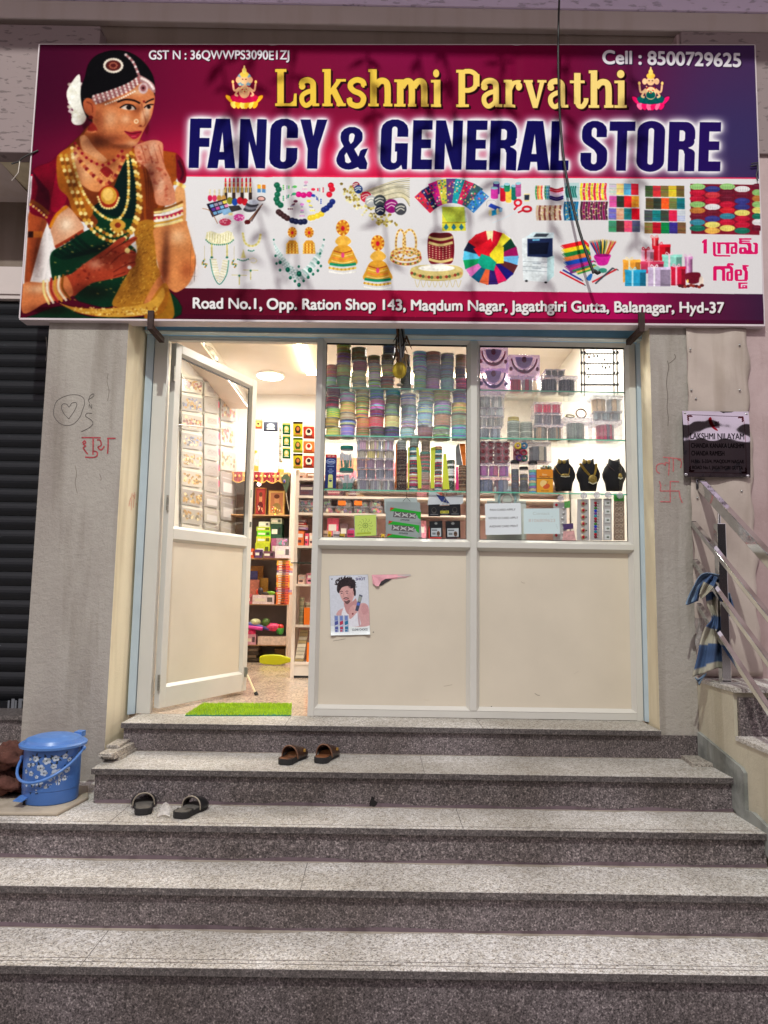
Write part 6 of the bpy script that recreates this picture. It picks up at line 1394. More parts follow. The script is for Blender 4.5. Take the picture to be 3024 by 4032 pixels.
card(lw2, [(1272, 215), (1300, 222), (1332, 568), (1264, 568)], .10, m_yel, 'broad fluorescent yellow card before the pearl bangle roll', 'card', 'coloured backing cards in the window')
card(lw2, [(1398, 350), (1416, 345), (1424, 572), (1394, 572)], .10, m_pkc, 'narrow hot pink card beside the copper bangle roll', 'card', 'coloured backing cards in the window')
card(lw2, [(1430, 118), (1490, 120), (1494, 330), (1466, 332)], .14, m_orc, 'orange card standing above the copper bangle roll', 'card', 'coloured backing cards in the window')
card(lw2, [(1392, 150), (1424, 118), (1462, 330), (1398, 332)], .15, mat('silver foil', (150, 154, 156), .3, .6), 'silver foil card beside the orange card in the door-side window', 'card', 'coloured backing cards in the window')
# foot of the door-side window: little cartons, a square, hanging packets
for (x0, y0, x1, y1, c, nm) in ((78, 978, 130, 1045, (226, 180, 150), 'peach'), (128, 985, 160, 1045, (236, 184, 40), 'yellow'), (176, 985, 248, 1045, (232, 206, 206), 'pale pink'), (238, 1008, 292, 1045, (206, 170, 50), 'mustard'), (320, 974, 388, 1045, (226, 60, 110), 'hot pink'), (655, 1012, 690, 1045, (240, 196, 60), 'amber')):
    xa, xb, za, zb = wbox(lw2, .085, x0, y0, x1, y1); za = 1.1126
    o = MB(); o.box(xa, xb, .085, .085+.04, za, zb, mat(nm+' carton', c, .5, var=.2, vscale=60)); o = o.build('carton', None, .001); tag(o, f'small {nm} carton on the board at the foot of the door-side window', 'carton', 'small cartons along the window foot')
    t = MB(); t.box(xa+.004, xb-.004, .0842, .0848, za+(zb-za)*.55, za+(zb-za)*.72, mat('carton print', tuple(int(v*.55) for v in c), .5)); t.build('print', o)
sq = Canvas(120, 120, (206, 226, 110))
for k in range(12):
    a = k*math.pi/6; sq.line([(60+22*math.cos(a), 60+22*math.sin(a)), (60+34*math.cos(a+.2), 60+34*math.sin(a+.2)), (60+42*math.cos(a), 60+42*math.sin(a))], 1.5, (120, 140, 70))
sq.line([(60+14*math.cos(t_), 60+14*math.sin(t_)) for t_ in np.linspace(0, 6.3, 18)], 3, (110, 130, 60)); sq.ell(60, 60, 7, 7, (150, 170, 80)); sq.rect(10, 100, 90, 110, (176, 190, 60))
A_ = [P(*lw2(p), .062) for p in ((392, 830), (605, 822), (607, 1026), (398, 1036))]
o = MB(); o.prism([P(*lw2(p), .065) for p in ((386, 826), (608, 818), (612, 1030), (394, 1040))], (0, .004, 0), mat('grey plastic sleeve', (150, 170, 170), .3)); o = o.build('printed_square'); tag(o, 'yellow green square print in a grey sleeve standing behind the door-side pane', 'print'); uvplane('print', A_, imgmat('green square print', sq.a, .4), o)
# green and silver hair-clip packets
def packets():
    th = thing('hair_clip_packets', 'green and silver packets hanging on a grey card behind the door-side pane', 'packet card', P(*lw2((870, 1040)), .07))
    t = MB(); t.prism([P(*lw2(p), .075) for p in ((700, 690), (1040, 700), (1056, 1046), (700, 1030))], (0, .003, 0), mat('grey foil card', (170, 180, 180), .35, .3)); t.prism([P(*lw2(p), .082) for p in ((685, 660), (1010, 650), (1020, 760), (690, 800))], (0, .003, 0), mat('pale grey card', (190, 200, 198), .5)); t.build('backing_card', th)
    for k, (y0, sh_) in enumerate(((748, 10), (880, -6), (1008, -14))):
        cc = Canvas(320, 150, (160, 168, 168)); cc.poly([(0, 0), (320, 22), (320, 60), (240, 70), (60, 40), (0, 44)], (40, 170, 50), smooth=False); cc.poly([(0, 0), (44, 4), (0, 40)], (190, 60, 40), smooth=False); cc.poly([(280, 40), (320, 20), (320, 110), (290, 90)], (40, 170, 50), smooth=False)
        cc.rect(40, 42, 270, 106, (96, 90, 92))
        for q in range(3):
            for w2 in (0, 1): cc.line([(52+76*q, 50+46*w2), (84+76*q, 74), (112+76*q, 50+46*w2)], 7, (214, 214, 212)); cc.line([(52+76*q, 74-24*w2+12), (90+76*q, 60+26*w2), (112+76*q, 80)], 4, (200, 200, 200))
        cc.text('DMNIFER', 120, 138, 18, (40, 40, 44), 210, .02)
        h = 132 if k < 2 else 44
        if k == 2: cc.a = cc.a[:54]
        uvplane('packet', [P(*lw2(p), .069-.0007*k) for p in ((738+sh_, y0), (1042+sh_, y0+28), (1032+sh_, y0+h+24), (718+sh_, y0+h))], imgmat('clip packet print', cc.a, .3), th)
    t = MB(); t.tube([P(*lw2(p), .066) for p in ((905, 590), (908, 650), (870, 690))], .0015, 6, m_gask); t.tube([P(*lw2(p), .066) for p in ((908, 650), (945, 690))], .0015, 6, m_gask); t.build('hanger', th)
packets()
th = thing('face_mask_card', 'card of black face mask sachets hanging beside the green packets in the window', 'sachet card', P(*lw2((1290, 1040)), .07))
t = MB(); t.prism([P(*lw2(p), .078) for p in ((1130, 585), (1200, 600), (1260, 640), (1320, 640), (1468, 622), (1470, 700), (1445, 720), (1115, 730))], (0, .003, 0), mat('white card', (216, 218, 224), .5)); t.prism([P(*lw2(p), .0765) for p in ((1198, 622), (1280, 640), (1336, 712), (1250, 690))], (0, .001, 0), mat('blue print', (30, 50, 120), .5)); t.build('backing_card', th)
for k, (x0, y0, x1, y1) in enumerate(((1122, 722, 1236, 838), (1232, 735, 1332, 830), (1330, 720, 1440, 832), (1134, 885, 1262, 1046), (1292, 885, 1438, 1050))):
    cc = Canvas(120, 120, (34, 34, 38)); 
    if k < 3: cc.ell(58, 60, 26, 32, (90, 84, 80)); cc.ell(58, 55, 20, 22, (30, 28, 30)); cc.rect(20, 96, 100, 104, (120, 120, 124))
    else: cc.rect(14, 52, 106, 112, (196, 200, 206)); cc.rect(20, 62, 70, 70, (90, 96, 104)); cc.ell(80, 92, 15, 18, (110, 80, 64)); cc.rect(70, 86, 92, 92, (40, 36, 36)); cc.rect(24, 84, 56, 100, (120, 126, 130)); cc.ell(60, 18, 14, 9, (200, 200, 200), .6)
    if k == 1: cc.rect(10, 60, 110, 92, (206, 196, 70)); cc.text('BUY 1 FREE', 18, 84, 16, (30, 30, 30), 102, .02)
    uvplane('sachet', [P(*lw2(p), .070-.0006*k) for p in ((x0, y0), (x1, y0-4), (x1+3, y1), (x0+2, y1))], imgmat('mask sachet print', cc.a, .3), th)
t = MB(); t.tube([P(*lw2(p), .066) for p in ((1288, 600), (1290, 650), (1262, 720))], .0018, 6, m_ss); t.tube([P(*lw2(p), .066) for p in ((1290, 650), (1310, 720))], .0018, 6, m_ss); t.build('hanger', th)

# ------------------------------------------------ far window
def jewel_box(x0, y0, x1, y1, neck, label, zmin):
    Yf = .075; xa, xb, za, zb = wbox(rw, Yf, x0, y0, x1, y1); za = zmin+.0006
    o = MB(); o.box(xa, xb, Yf+.002, Yf+.12, za, zb, m_lil); o = o.build('jewellery_box', None, .006); tag(o, label, 'jewellery box', 'lilac necklace boxes')
    W_, H_ = xb-xa, zb-za
    t = MB(); t.prism([(xa+W_*.22+W_*.56*(.5+.5*math.cos(a)) , Yf+.012, zb-H_*.12-H_*.5*math.sin(-a) if False else zb-H_*.10+H_*.55*math.sin(a)) for a in np.linspace(math.pi, 2*math.pi, 14)], (0, .004, 0), mat('white collar card', (226, 216, 232), .6)); t.build('collar', o)
    t = MB(); c = (xa+W_/2, Yf+.008, zb-H_*.16); pts = [(c[0]+W_*.40*math.cos(a), c[1], c[2]+H_*.62*math.sin(a)) for a in np.linspace(math.pi*1.02, math.pi*1.98, 18)]
    mn = mat('necklace stones', neck, .3, .3, var=.5, vscale=150)
    for q in range(2): t.tube([(p[0], p[1], p[2]-q*.012*math.sin(i/17*math.pi)) for i, p in enumerate(pts)], .006, 6, mn)
    t.ball((c[0], c[1]-.002, c[2]-.01), .016, .004, .022, mat('pendant stone', (150, 30, 44), .25, .2, var=.4, vscale=90)); t.ball((c[0], c[1]-.002, c[2]-H_*.62), .013, .004, .014, mn)
    for s_ in (-1, 1): t.ball((c[0]+s_*W_*.42, c[1]-.002, c[2]-H_*.52), .012, .004, .015, mn)
    t.build('necklace', o); return zb
z_ = jewel_box(106, 346, 371, 528, (96, 86, 130), 'lilac box with a purple grey necklace set, lower of two, far window', Zs1)
jewel_box(106, 152, 371, 342, (190, 60, 66), 'lilac box with a red necklace set on top of the purple one', z_)
z_ = P(*rw((500, 412)), .075).z
o = clearbox(rw, 392, 414, 604, 528, [(170, 40, 70), (200, 190, 180), (150, 140, 136)], 'small clear box of red and white bangles under a lilac box', zmin=Zs1, scale=38, spark=.3)
jewel_box(376, 222, 660, 410, (150, 50, 56), 'lilac box with a garnet necklace set on the small bangle box', z_)
clearbox(rw, 672, 412, 1000, 530, [(60, 70, 78), (84, 92, 100), (44, 52, 60)], 'wide clear box of dark hair clips on the top shelf, far window', zmin=Zs1, scale=160, spark=.4)
clearbox(rw, 712, 352, 888, 408, [(120, 124, 118), (96, 100, 96)], 'shallow box of grey clips on top of the dark hair clips box', zmin=P(*rw((800, 412)), .075).z, scale=160)
# metal earring stand
es = thing('earring_stand', 'chrome earring display stand with four notched rods at the far window', 'earring stand', P(*rw((1200, 535)), .13))
m_chr = mat('dull chrome', (150, 148, 144), .3, .8); m_dk = mat('dark knob', (60, 58, 58), .5)
def rp(x, y, Y_=.12): return P(*rw((x, y)), Y_)
for x, yy in ((1036, .12), (1062, .17), (1330, .17), (1362, .12)):
    t = MB(); a = rp(x, 532, yy); b = rp(x, 142, yy); t.cyl((a.x, yy, Zs1), (a.x, yy, b.z), .005, n=10, m=m_chr)
    for y in (205, 300, 390, 495): q = rp(x, y, yy); t.ball((q.x, yy-.003, q.z), .009, .009, .012, m_dk)
    t.build('post', es)
for y in (212, 302, 400, 495):
    t = MB(); a, b = rp(1050, y), rp(1365, y); t.tube([a, b], .0035 if y < 490 else .006, 8, m_dk if y > 490 else m_chr)
    for k in range(12): q = a.lerp(b, (k+.5)/12); t.ball((q.x, q.y, q.z-.004), .006, .004, .005, m_dk)
    t.build('rod', es)
for k, (x, y, c) in enumerate(((1142, 165, (90, 90, 90)), (1176, 168, (90, 90, 90)), (1236, 160, (30, 130, 80)), (1270, 158, (110, 110, 110)), (1300, 158, (110, 110, 110)), (1105, 245, (120, 60, 50)), (1150, 236, (90, 90, 96)), (1180, 234, (90, 90, 96)), (1244, 268, (140, 140, 140)), (1098, 352, (150, 150, 150)), (1224, 330, (120, 120, 120)), (1254, 340, (120, 120, 120)), (1288, 332, (120, 120, 120)), (1102, 424, (110, 130, 110)))):
    q = rp(x, y, .112); t = MB(); m = mat('earring metal', c, .3, .5)
    t.ball((q.x, q.y, q.z), .007, .003, .010, m, 8, 6); t.tube([(q.x, q.y, q.z+.010), (q.x+.003, q.y, q.z+.016), (q.x, q.y, q.z+.020)], .0012, 5, m)
    tag(t.build('earring'), 'tiny metal earring hooked on the chrome stand in the far window', 'earring', 'earrings on the chrome stand')
# middle shelf
G2 = [(110, 112, 108), (150, 150, 140), (90, 92, 90), (170, 160, 150)]
zp = Zs2
for k, (x0, y0, x1, y1, c, nm) in enumerate(((110, 868, 312, 968, [(80, 84, 100), (130, 134, 150)], 'blue grey'), (106, 772, 332, 864, [(110, 106, 100), (150, 140, 130)], 'brown grey'), (106, 700, 338, 768, [(170, 176, 170), (190, 196, 190)], 'pale'), (106, 575, 338, 696, G2, 'olive silver'))):
    clearbox(rw, x0, y0, x1, y1, c, f'clear box of {nm} bangles, {["bottom", "second", "third", "top"][k]} in the pile beside the purple jewellery, far window', zmin=zp, scale=80); zp = P(*rw((200, y0)), .075).z
btube(362, 832, 474, 968, [(150, 156, 146), (110, 116, 108)], 'silver bangle roll with a gold top beside the four-box pile, far window', 75, .6, zb_=Zs2, f=rw, grp='rolls of bangles in the far window')
z_ = P(*rw((400, 834)), .13).z; btube(366, 796, 470, 832, [(176, 156, 80), (150, 130, 60)], 'flat gold bangle set on top of the silver roll', 120, .4, zb_=z_, f=rw, grp='rolls of bangles in the far window')
btube(478, 842, 590, 968, [(160, 160, 148), (120, 120, 112)], 'silver bangle roll standing before the bright gap, far window', 75, .6, zb_=Zs2, f=rw, grp='rolls of bangles in the far window')
zp = Zs2
for k, (y0, y1, c, nm) in enumerate(((848, 968, [(110, 106, 96), (150, 120, 90), (90, 90, 84)], 'bronze'), (748, 846, [(110, 100, 106), (80, 76, 84)], 'smoky'), (652, 746, [(196, 40, 70), (160, 30, 60), (206, 90, 110)], 'bright red'))):
    clearbox(rw, 614, y0, 868-6*k, y1, c, f'clear box of {nm} bangles, {["bottom", "middle", "top"][k]} of the centre pile, far window', zmin=zp, scale=90); zp = P(*rw((700, y0)), .075).z
clearbox(rw, 876, 792, 1130, 968, [(110, 118, 110), (86, 92, 90), (140, 142, 132)], 'deep clear box of grey green bangles with two loose bangles on it', zmin=Zs2, scale=60)
zt = P(*rw((1000, 792)), .075).z
for x, y, r_, c, tilt, nm in ((935, 748, .030, (150, 130, 60), 1.1, 'gold bangle leaning'), (1036, 738, .034, (140, 90, 70), .25, 'copper bangle standing upright')):
    q = P(*rw((x, y)), .11); t = MB(); pts = [(q.x+r_*math.cos(a), .12+r_*math.sin(a)*math.sin(tilt)*.8, zt+.006+r_*math.cos(tilt)+r_*math.sin(a)*math.cos(tilt)) for a in np.linspace(0, 2*math.pi, 20, endpoint=False)]
    t.tube(pts, .005, 8, mat('polished bangle', c, .25, .7), True); tag(t.build('bangle'), f'{nm} on the deep clear box in the far window', 'bangle', 'loose bangles')
clearbox(rw, 1150, 812, 1402, 970, [(170, 40, 80), (90, 60, 90), (140, 120, 130)], 'clear box of crimson and violet bangles at the jamb end, middle shelf', zmin=Zs2, scale=50)
zp = P(*rw((1200, 812)), .075).z
clearbox(rw, 1150, 735, 1404, 808, [(140, 150, 156), (110, 112, 120)], 'shallow clear box of silver pins on the crimson bangles box', zmin=zp, scale=120); zp = P(*rw((1200, 735)), .075).z
clearbox(rw, 1142, 592, 1414, 732, [(190, 150, 120), (150, 150, 156), (200, 196, 200)], 'clear box of pale hair bands topmost at the jamb end, far window', zmin=zp, scale=30)
# lowest shelf: roses, jars, busts
o = clearbox(rw2, 106, 88, 388, 278, [(130, 20, 44)], 'tall clear box of dark red cloth roses, lowest shelf far window', zmin=P(*rw2((200, 282)), .075).z, lid=.08)
t = MB(); mr_ = mat('dark red cloth', (128, 18, 40), .7, var=.5, vscale=90)
for j in range(3):
    for i in range(4):
        q = P(*rw2((142+70*i, 120+62*j)), .085)
        for a in range(3): t.tube([(q.x+(.022-.007*a)*math.cos(b), q.y-.004*a, q.z+(.022-.007*a)*math.sin(b)) for b in np.linspace(0, 6.0, 12)], .005, 6, mr_)
t.build('roses', o)
clearbox(rw2, 106, 286, 386, 386, [(130, 50, 120), (190, 160, 90), (50, 110, 90), (150, 50, 90), (40, 120, 150), (120, 60, 140)], 'clear box of six bright hair bands under the cloth roses', zmin=P(*rw2((200, 400)), .075).z, scale=24, spark=.2)
clearbox(rw2, 106, 402, 388, 540, [(60, 70, 100), (170, 160, 150), (90, 40, 60), (110, 110, 120)], 'clear box of dark and white hair bands at the shelf bottom, far window', zmin=Zs3, scale=30, spark=.4)
o = clearbox(rw2, 422, 80, 546, 262, [(130, 30, 50)], 'small clear box of yellow blue and red hair rings above the dark jars', zmin=P(*rw2((480, 264)), .075).z, lid=.05)
t = MB()
for x, y, c in ((458, 130, (226, 190, 50)), (514, 130, (40, 110, 150)), (452, 190, (110, 20, 40)), (512, 192, (150, 24, 50)), (470, 236, (90, 40, 110)), (516, 240, (20, 90, 80))):
    q = P(*rw2((x, y)), .08); t.tube([(q.x+.018*math.cos(b), q.y-.006, q.z+.018*math.sin(b)) for b in np.linspace(0, 6.28, 14, endpoint=False)], .007, 7, mat('hair ring', c, .6), True)
t.build('rings', o)
clearbox(rw2, 556, 92, 762, 258, [(60, 60, 64), (140, 130, 110), (70, 40, 50)], 'clear bag-like box with a black hair band roll, lowest shelf far window', zmin=P(*rw2((600, 262)), .075).z, lid=.06, scale=26, spark=0)
o = MB(); o.box(P(*rw2((395, 262)), .07).x, P(*rw2((770, 262)), .07).x, .08, .20, P(*rw2((500, 268)), .075).z, P(*rw2((500, 263)), .075).z, m_pl2); tag(o.build('plastic_tray'), 'clear plastic tray lying across the tops of the three jars', 'tray')
for k, (x0, y0, x1, y1, cc_, nm) in enumerate(((396, 262, 470, 540, [(60, 30, 40), (40, 60, 70), (50, 50, 80)], 'dark hair bands'), (474, 322, 552, 540, [(70, 74, 76), (110, 100, 40), (40, 44, 50)], 'black and khaki bands'), (556, 268, 632, 540, [(226, 206, 150), (214, 226, 120), (70, 160, 220), (90, 206, 160), (140, 90, 190)], 'pastel hair bands'))):
    xa, xb, za, zb = wbox(rw2, .10, x0, y0, x1, y1); za = Zs3+.0006; r = (xb-xa)/2; h = zb-za
    o = MB(); o.cyl(((xa+xb)/2, .10, za), ((xa+xb)/2, .10, zb-h*.1), r, n=20, m=m_pl); o = o.build('jar'); tag(o, f'slim black-capped jar of {nm} in the far window', 'jar', 'black-capped jars')
    t = MB(); t.cyl(((xa+xb)/2, .10, zb-h*.1+.0005), ((xa+xb)/2, .10, zb), r*1.03, n=20, m=m_gask); t.build('cap', o)
    t = MB(); t.cyl(((xa+xb)/2, .10, za+.004), ((xa+xb)/2, .10, za+h*.72), r*.88, n=20, m=banded('hair bands', cc_, 55, .6, 'Z', 0)); t.build('contents', o)
xa, xb, za, zb = wbox(rw2, .07, 632, 342, 776, 540); za = Zs3+.0006
cc = Canvas(150, 200, (236, 160, 40)); cc.rect(0, 0, 150, 64, (232, 140, 30)); cc.text('Shiv', 50, 52, 14, (250, 230, 190), 96, .02); cc.text('Multani Mitti', 26, 70, 12, (110, 40, 30), 124, .02); cc.rect(0, 74, 150, 80, (70, 44, 30)); cc.ell(62, 122, 34, 30, (246, 206, 130)); cc.line([(70, 150), (96, 112), (104, 98)], 5, (170, 110, 50)); cc.poly([(56, 148), (80, 130), (100, 120), (122, 138), (104, 162), (70, 166)], (214, 90, 40)); cc.text('SKIN CARE', 40, 188, 9, (110, 50, 30), 108, .01)
o = MB(); o.box(xa, xb, .0705, .11, za, zb, mat('orange carton', (232, 150, 40), .5)); o = o.build('carton'); tag(o, 'orange face pack carton with a dark stripe beside the black busts', 'carton'); uvplane('front_print', [(xa, .0695, zb), (xb, .0695, zb), (xb, .0695, za), (xa, .0695, za)], imgmat('face pack print', cc.a, .45), o)
t = MB()
for k in range(26): q = P(*rw2((R.uniform(672, 762), R.uniform(288, 330))), .09); t.ball((q.x, q.y+R.uniform(0, .03), zb+.005+R.uniform(0, .02)), .008, m=mat('bead '+str(k % 4), [(120, 190, 190), (150, 150, 90), (200, 210, 220), (90, 130, 150)][k % 4], .3, .2), n=8, q=5)
tag(t.build('bead_heap'), 'little heap of pastel beads lying on the orange carton', 'beads')
m_velvet = mat('black velvet', (34, 33, 36), .85, spec=.2, bump=.1)
for k, (xc, dx) in enumerate(((868, 0), (1092, 1), (1326, 2))):
    q = lambda x, y, Y_=.17: P(*rw2((xc+x, y)), Y_)
    out = [(-44, 246), (-30, 258), (0, 264), (30, 258), (46, 246), (50, 290), (86, 330), (108, 385), (106, 420), (84, 470), (72, 540), (-66, 540), (-78, 470), (-100, 420), (-104, 385), (-84, 330), (-52, 290)]
    pts = [q(x, y) for x, y in out]; zb_ = Zs3+.0008
    pts = [Vector((p.x, p.y, max(p.z, zb_))) for p in pts]; n = len(pts); cx_ = sum(p.x for p in pts)/n; cz_ = sum(p.z for p in pts)/n
    v = []; 
    lv = [(1.0, 0), (1.0, -.012), (.93, -.028), (.75, -.045), (.4, -.056)]
    for s_, dy in lv: v += [(cx_+(p.x-cx_)*s_, p.y+dy, cz_+(p.z-cz_)*(s_ if p.z > zb_+.002 else 1)) for p in pts]
    v.append((cx_, .17-.058, cz_)); f = []
    for i in range(len(lv)-1):
        for j in range(n): f.append((i*n+j, i*n+(j+1) % n, (i+1)*n+(j+1) % n, (i+1)*n+j))
    for j in range(n): f.append(((len(lv)-1)*n+j, (len(lv)-1)*n+(j+1) % n, len(v)-1))
    f.append(tuple(range(n))); t = MB(); t.add(v, f, m_velvet, True)
    tag(t.build('display_bust'), f'black velvet necklace bust, {["beside the orange carton", "middle one with the gold double strand", "against the window edge"][k]}', 'display bust', 'black necklace busts')
    t = MB(); mg = mat('old gold', (170, 138, 56), .35, .7, var=.4, vscale=120) if k < 2 else mat('dark beads', (70, 50, 48), .4)
    Yn = .118
    if k == 0: strands = [[(-76, 310), (-40, 370), (8, 405), (50, 385), (62, 330)]]; pend = (20, 395, .030, .012)
    elif k == 1: strands = [[(-76, 290), (-30, 350), (14, 400)], [(-66, 285), (-20, 345), (22, 392)], [(82, 290), (80, 340), (66, 390)], [(72, 290), (70, 340), (56, 392)]]; pend = (46, 432, .030, .032)
    else: strands = [[(-64, 290), (-20, 330), (30, 370), (58, 380)], [(66, 290), (72, 340), (66, 372)]]; pend = (62, 402, .014, .02)
    for s_ in strands: t.tube([Vector(p) for p in spline([P(*rw2((xc+x, y)), Yn-.003) for x, y in s_], 5)], .0042 if k == 1 else .0025, 6, mg)
    a = P(*rw2((xc+pend[0], pend[1])), Yn-.006); mp_ = mat('pendant gold', (160, 136, 70), .35, .6, var=.5, vscale=140)
    t.ball((a.x, a.y, a.z), pend[2], .006, pend[3], mp_)
    for j in range(7): t.ball((a.x+(j-3)*pend[2]*.3, a.y-.004, a.z-pend[3]*(1-abs(j-3)*.12)), .004, m=mat('pearl drop', (220, 214, 190), .3), n=8, q=5)
    if k < 2:
        for s_ in (-1, 1): b = P(*rw2((xc-14+s_*20, 276)), Yn+.01); t.ball((b.x, b.y-.012, b.z), .013, .005, .014, mp_)
    tag(t.build('necklace'), ['thin gold necklace with a bow pendant on the bust by the orange carton', 'gold double strand necklace with a round pendant on the middle bust', 'dark bead necklace with a small gold drop on the bust at the window edge'][k], 'necklace', 'necklaces on busts')
# foot of the far window: ornate frame, notices, hanging strips of jewellery
o = MB(); c = P(*rw2((360, 640)), .115)
pts = []
for k in range(64):
    a = 2*math.pi*k/64; rr_ = .086+.010*abs(math.sin(a*6)); pts.append((c.x+rr_*math.cos(a)*.92, .11, c.z+.018+rr_*math.sin(a)))
o.prism(pts, (0, .012, 0), mat('white ornate plastic', (216, 216, 206), .5)); x0_, x1_ = P(*rw2((178, 0)), .11).x, P(*rw2((530, 0)), .11).x
o.box(x0_, x1_, .112, .12, 1.113, c.z+.01, mat('pale grey board', (196, 196, 190), .5)); o = o.build('ornate_frame'); tag(o, 'white scalloped ornament frame standing behind the card-service notice', 'frame')
t = MB(); ring_ = lambda r_: [(c.x+r_*.92*math.cos(a), .106, c.z+.018+r_*math.sin(a)) for a in np.linspace(0, 2*math.pi, 28, endpoint=False)]
t.tube(ring_(.062), .007, 8, mat('pale blue relief', (170, 196, 200), .5), True); t.tube(ring_(.040), .006, 8, mat('pale pink relief', (216, 196, 190), .5), True)
for s_ in (-1, 1): t.ball((c.x+s_*.066, .106, c.z+.085), .024, .008, .024, mat('white ornate plastic', (216, 216, 206), .5))
t.build('relief', o)
n1 = Canvas(330, 290, (216, 222, 226))
def serif(cv_, s_, x, y, h, x1, col):
    Q = cv_.text(s_, x, y, h, col, x1, .012)
    for l in Q:
        a = np.array(l); 
    return Q
for s_, x, y, x1 in (('PAN CARD APPLY', 45, 70, 282), ('VOTER ID CARD APPLY', 28, 146, 302), ('AADHAR CARD PRINT', 36, 222, 300)): serif(n1, s_, x, y, 19, x1, (70, 66, 70))
o = uvplane('notice', [P(*rw2(p), .028) for p in ((160, 652), (484, 645), (492, 930), (166, 936))], imgmat('service notice print', n1.a, .6), None, 6, 4, lambda a, b: .002*math.sin(a*5+b*3)); tag(o, 'white paper notice in capitals offering card services stuck in the far window', 'notice', 'paper notices in the window')
n2 = Canvas(330, 230, (198, 216, 218)); n2.text('Contact', 85, 58, 26, (176, 190, 188), 240, .02); n2.text('8106809623', 45, 122, 26, (188, 182, 178), 290, .02)
for x, y in ((160, 192), (300, 150), (304, 166), (308, 178), (262, 76)): n2.ell(x, y, 2.5, 2, (90, 100, 100))
o = uvplane('notice', [P(*rw2(p), .028) for p in ((510, 697), (834, 694), (841, 926), (512, 927))], imgmat('contact notice print', n2.a, .6), None, 6, 4, lambda a, b: .002*math.sin(a*4+b*2)); tag(o, 'bluish paper notice with faded contact number beside the capitals notice', 'notice', 'paper notices in the window')
def strip(x0, y0, x1, y1, kind, label, hook=True):
    th = thing('jewellery_strip', label, 'jewellery strip', P(*rw2(((x0+x1)/2, y1)), .075), 'jewellery strips hanging at the far window')
    t = MB(); t.prism([P(*rw2(p), .08) for p in ((x0, y0), (x1, y0), (x1+4, y1), (x0-3, y1))], (0, .002, 0), mat('frosted strip card', (190, 184, 184), .5) if kind != 'lace' else mat('brown lace strip', (150, 126, 110), .6, var=.4, vscale=80)); t.build('card', th)
    t = MB(); n = {'a': 7, 'red': 6, 'multi': 14, 'square': 5, 'lace': 7}[kind]
    for k in range(n):
        y = y0+40+(y1-y0-70)*k/(n-1); xm = (x0+x1)/2; q = P(*rw2((xm, y)), .078)
        if kind == 'red': t.ball((q.x, q.y, q.z), .017, .004, .019, mat('gold setting', (196, 170, 140), .35, .5)); t.ball((q.x, q.y-.004, q.z), .009, .004, .010, mat('ruby stone', (176, 20, 44), .15)); t.box(q.x+.016, q.x+.026, q.y-.002, q.y, q.z-.003, q.z+.003, m_dk)
        elif kind == 'multi': t.ball((q.x-.004, q.y, q.z), .011, .004, .009, mat('stone '+str(k % 6), [(170, 24, 44), (120, 40, 60), (60, 130, 50), (30, 60, 190), (110, 60, 150), (30, 140, 160)][k % 6], .15)); t.ball((q.x+.014, q.y, q.z), .007, .003, .007, mat('silver setting', (190, 186, 186), .3, .6))
        elif kind == 'square': t.box(q.x-.018, q.x+.018, q.y-.003, q.y, q.z-.018, q.z+.016, mat('white square card', (222, 222, 222), .5)); t.ball((q.x+.002, q.y-.004, q.z), .010, .004, .006, mat('grey green stone', (130, 140, 130), .3, .4))
        elif kind == 'a':
            for s_ in (-1, 1): q2 = P(*rw2((xm+s_*30+R.uniform(-8, 8), y+s_*16)), .078); t.ball((q2.x, q2.y, q2.z), .010, .004, .010, mat('ruby stone', (176, 20, 44), .15) if s_ < 0 else mat('silver setting', (190, 186, 186), .3, .6))
        else:
            for s_ in (-1, 1): t.tube([P(*rw2((xm+s_*18+14*math.cos(a), y+14*math.sin(a))), .078) for a in np.linspace(0, 6.28, 8, endpoint=False)], .002, 5, mat('pale lace motif', (196, 176, 160), .5), True)
    t.build('stones', th)
    t = MB(); xm = (x0+x1)/2
    if kind == 'lace': t.prism([P(*rw2(p), .077) for p in ((x0, y0-45), (x1, y0-45), (x1, y0+18), (x0, y0+18))], (0, .002, 0), mat('green header card', (60, 160, 60), .5))
    q = P(*rw2((xm, y0-30)), .06); t.cyl((q.x, .042, q.z), (q.x, .046, q.z), .022, n=18, m=m_pl2); t.tube([(q.x, .048, q.z-.004), (q.x, .06, q.z-.018), (q.x, .074, q.z-.02)], .002, 6, m_chr)
    t.build('hook', th)
strip(782, 640, 900, 985, 'a', 'jewellery strip with scattered red stones partly behind the contact notice')
strip(998, 612, 1104, 985, 'red', 'jewellery strip with a column of large round red stones')
strip(1116, 606, 1222, 985, 'multi', 'jewellery strip with small stones in many colours, far window')
strip(1234, 606, 1308, 985, 'square', 'jewellery strip with earrings on white squares, far window')
strip(1330, 610, 1424, 985, 'lace', 'brown lace strip with a green header at the far window edge')
card(rw2, [(872, 905), (968, 895), (985, 985), (862, 985)], .072, mat('pink packet', (226, 170, 170), .4, var=.3, vscale=50), 'pale pink packet low beside the red stone strip', 'packet', None, .004, 'packet')
card(rw2, [(868, 838), (960, 830), (962, 880), (872, 892)], .073, mat('violet packet', (84, 60, 110), .4, var=.4, vscale=60), 'small violet packet above the pale pink packet', 'packet', None, .004, 'packet')
card(rw2, [(880, 632), (935, 626), (932, 690), (882, 690)], .073, mat('green tag card', (90, 160, 80), .5, var=.4, vscale=80), 'little green and white tag above the violet packet', 'tag', None, .002, 'tag')

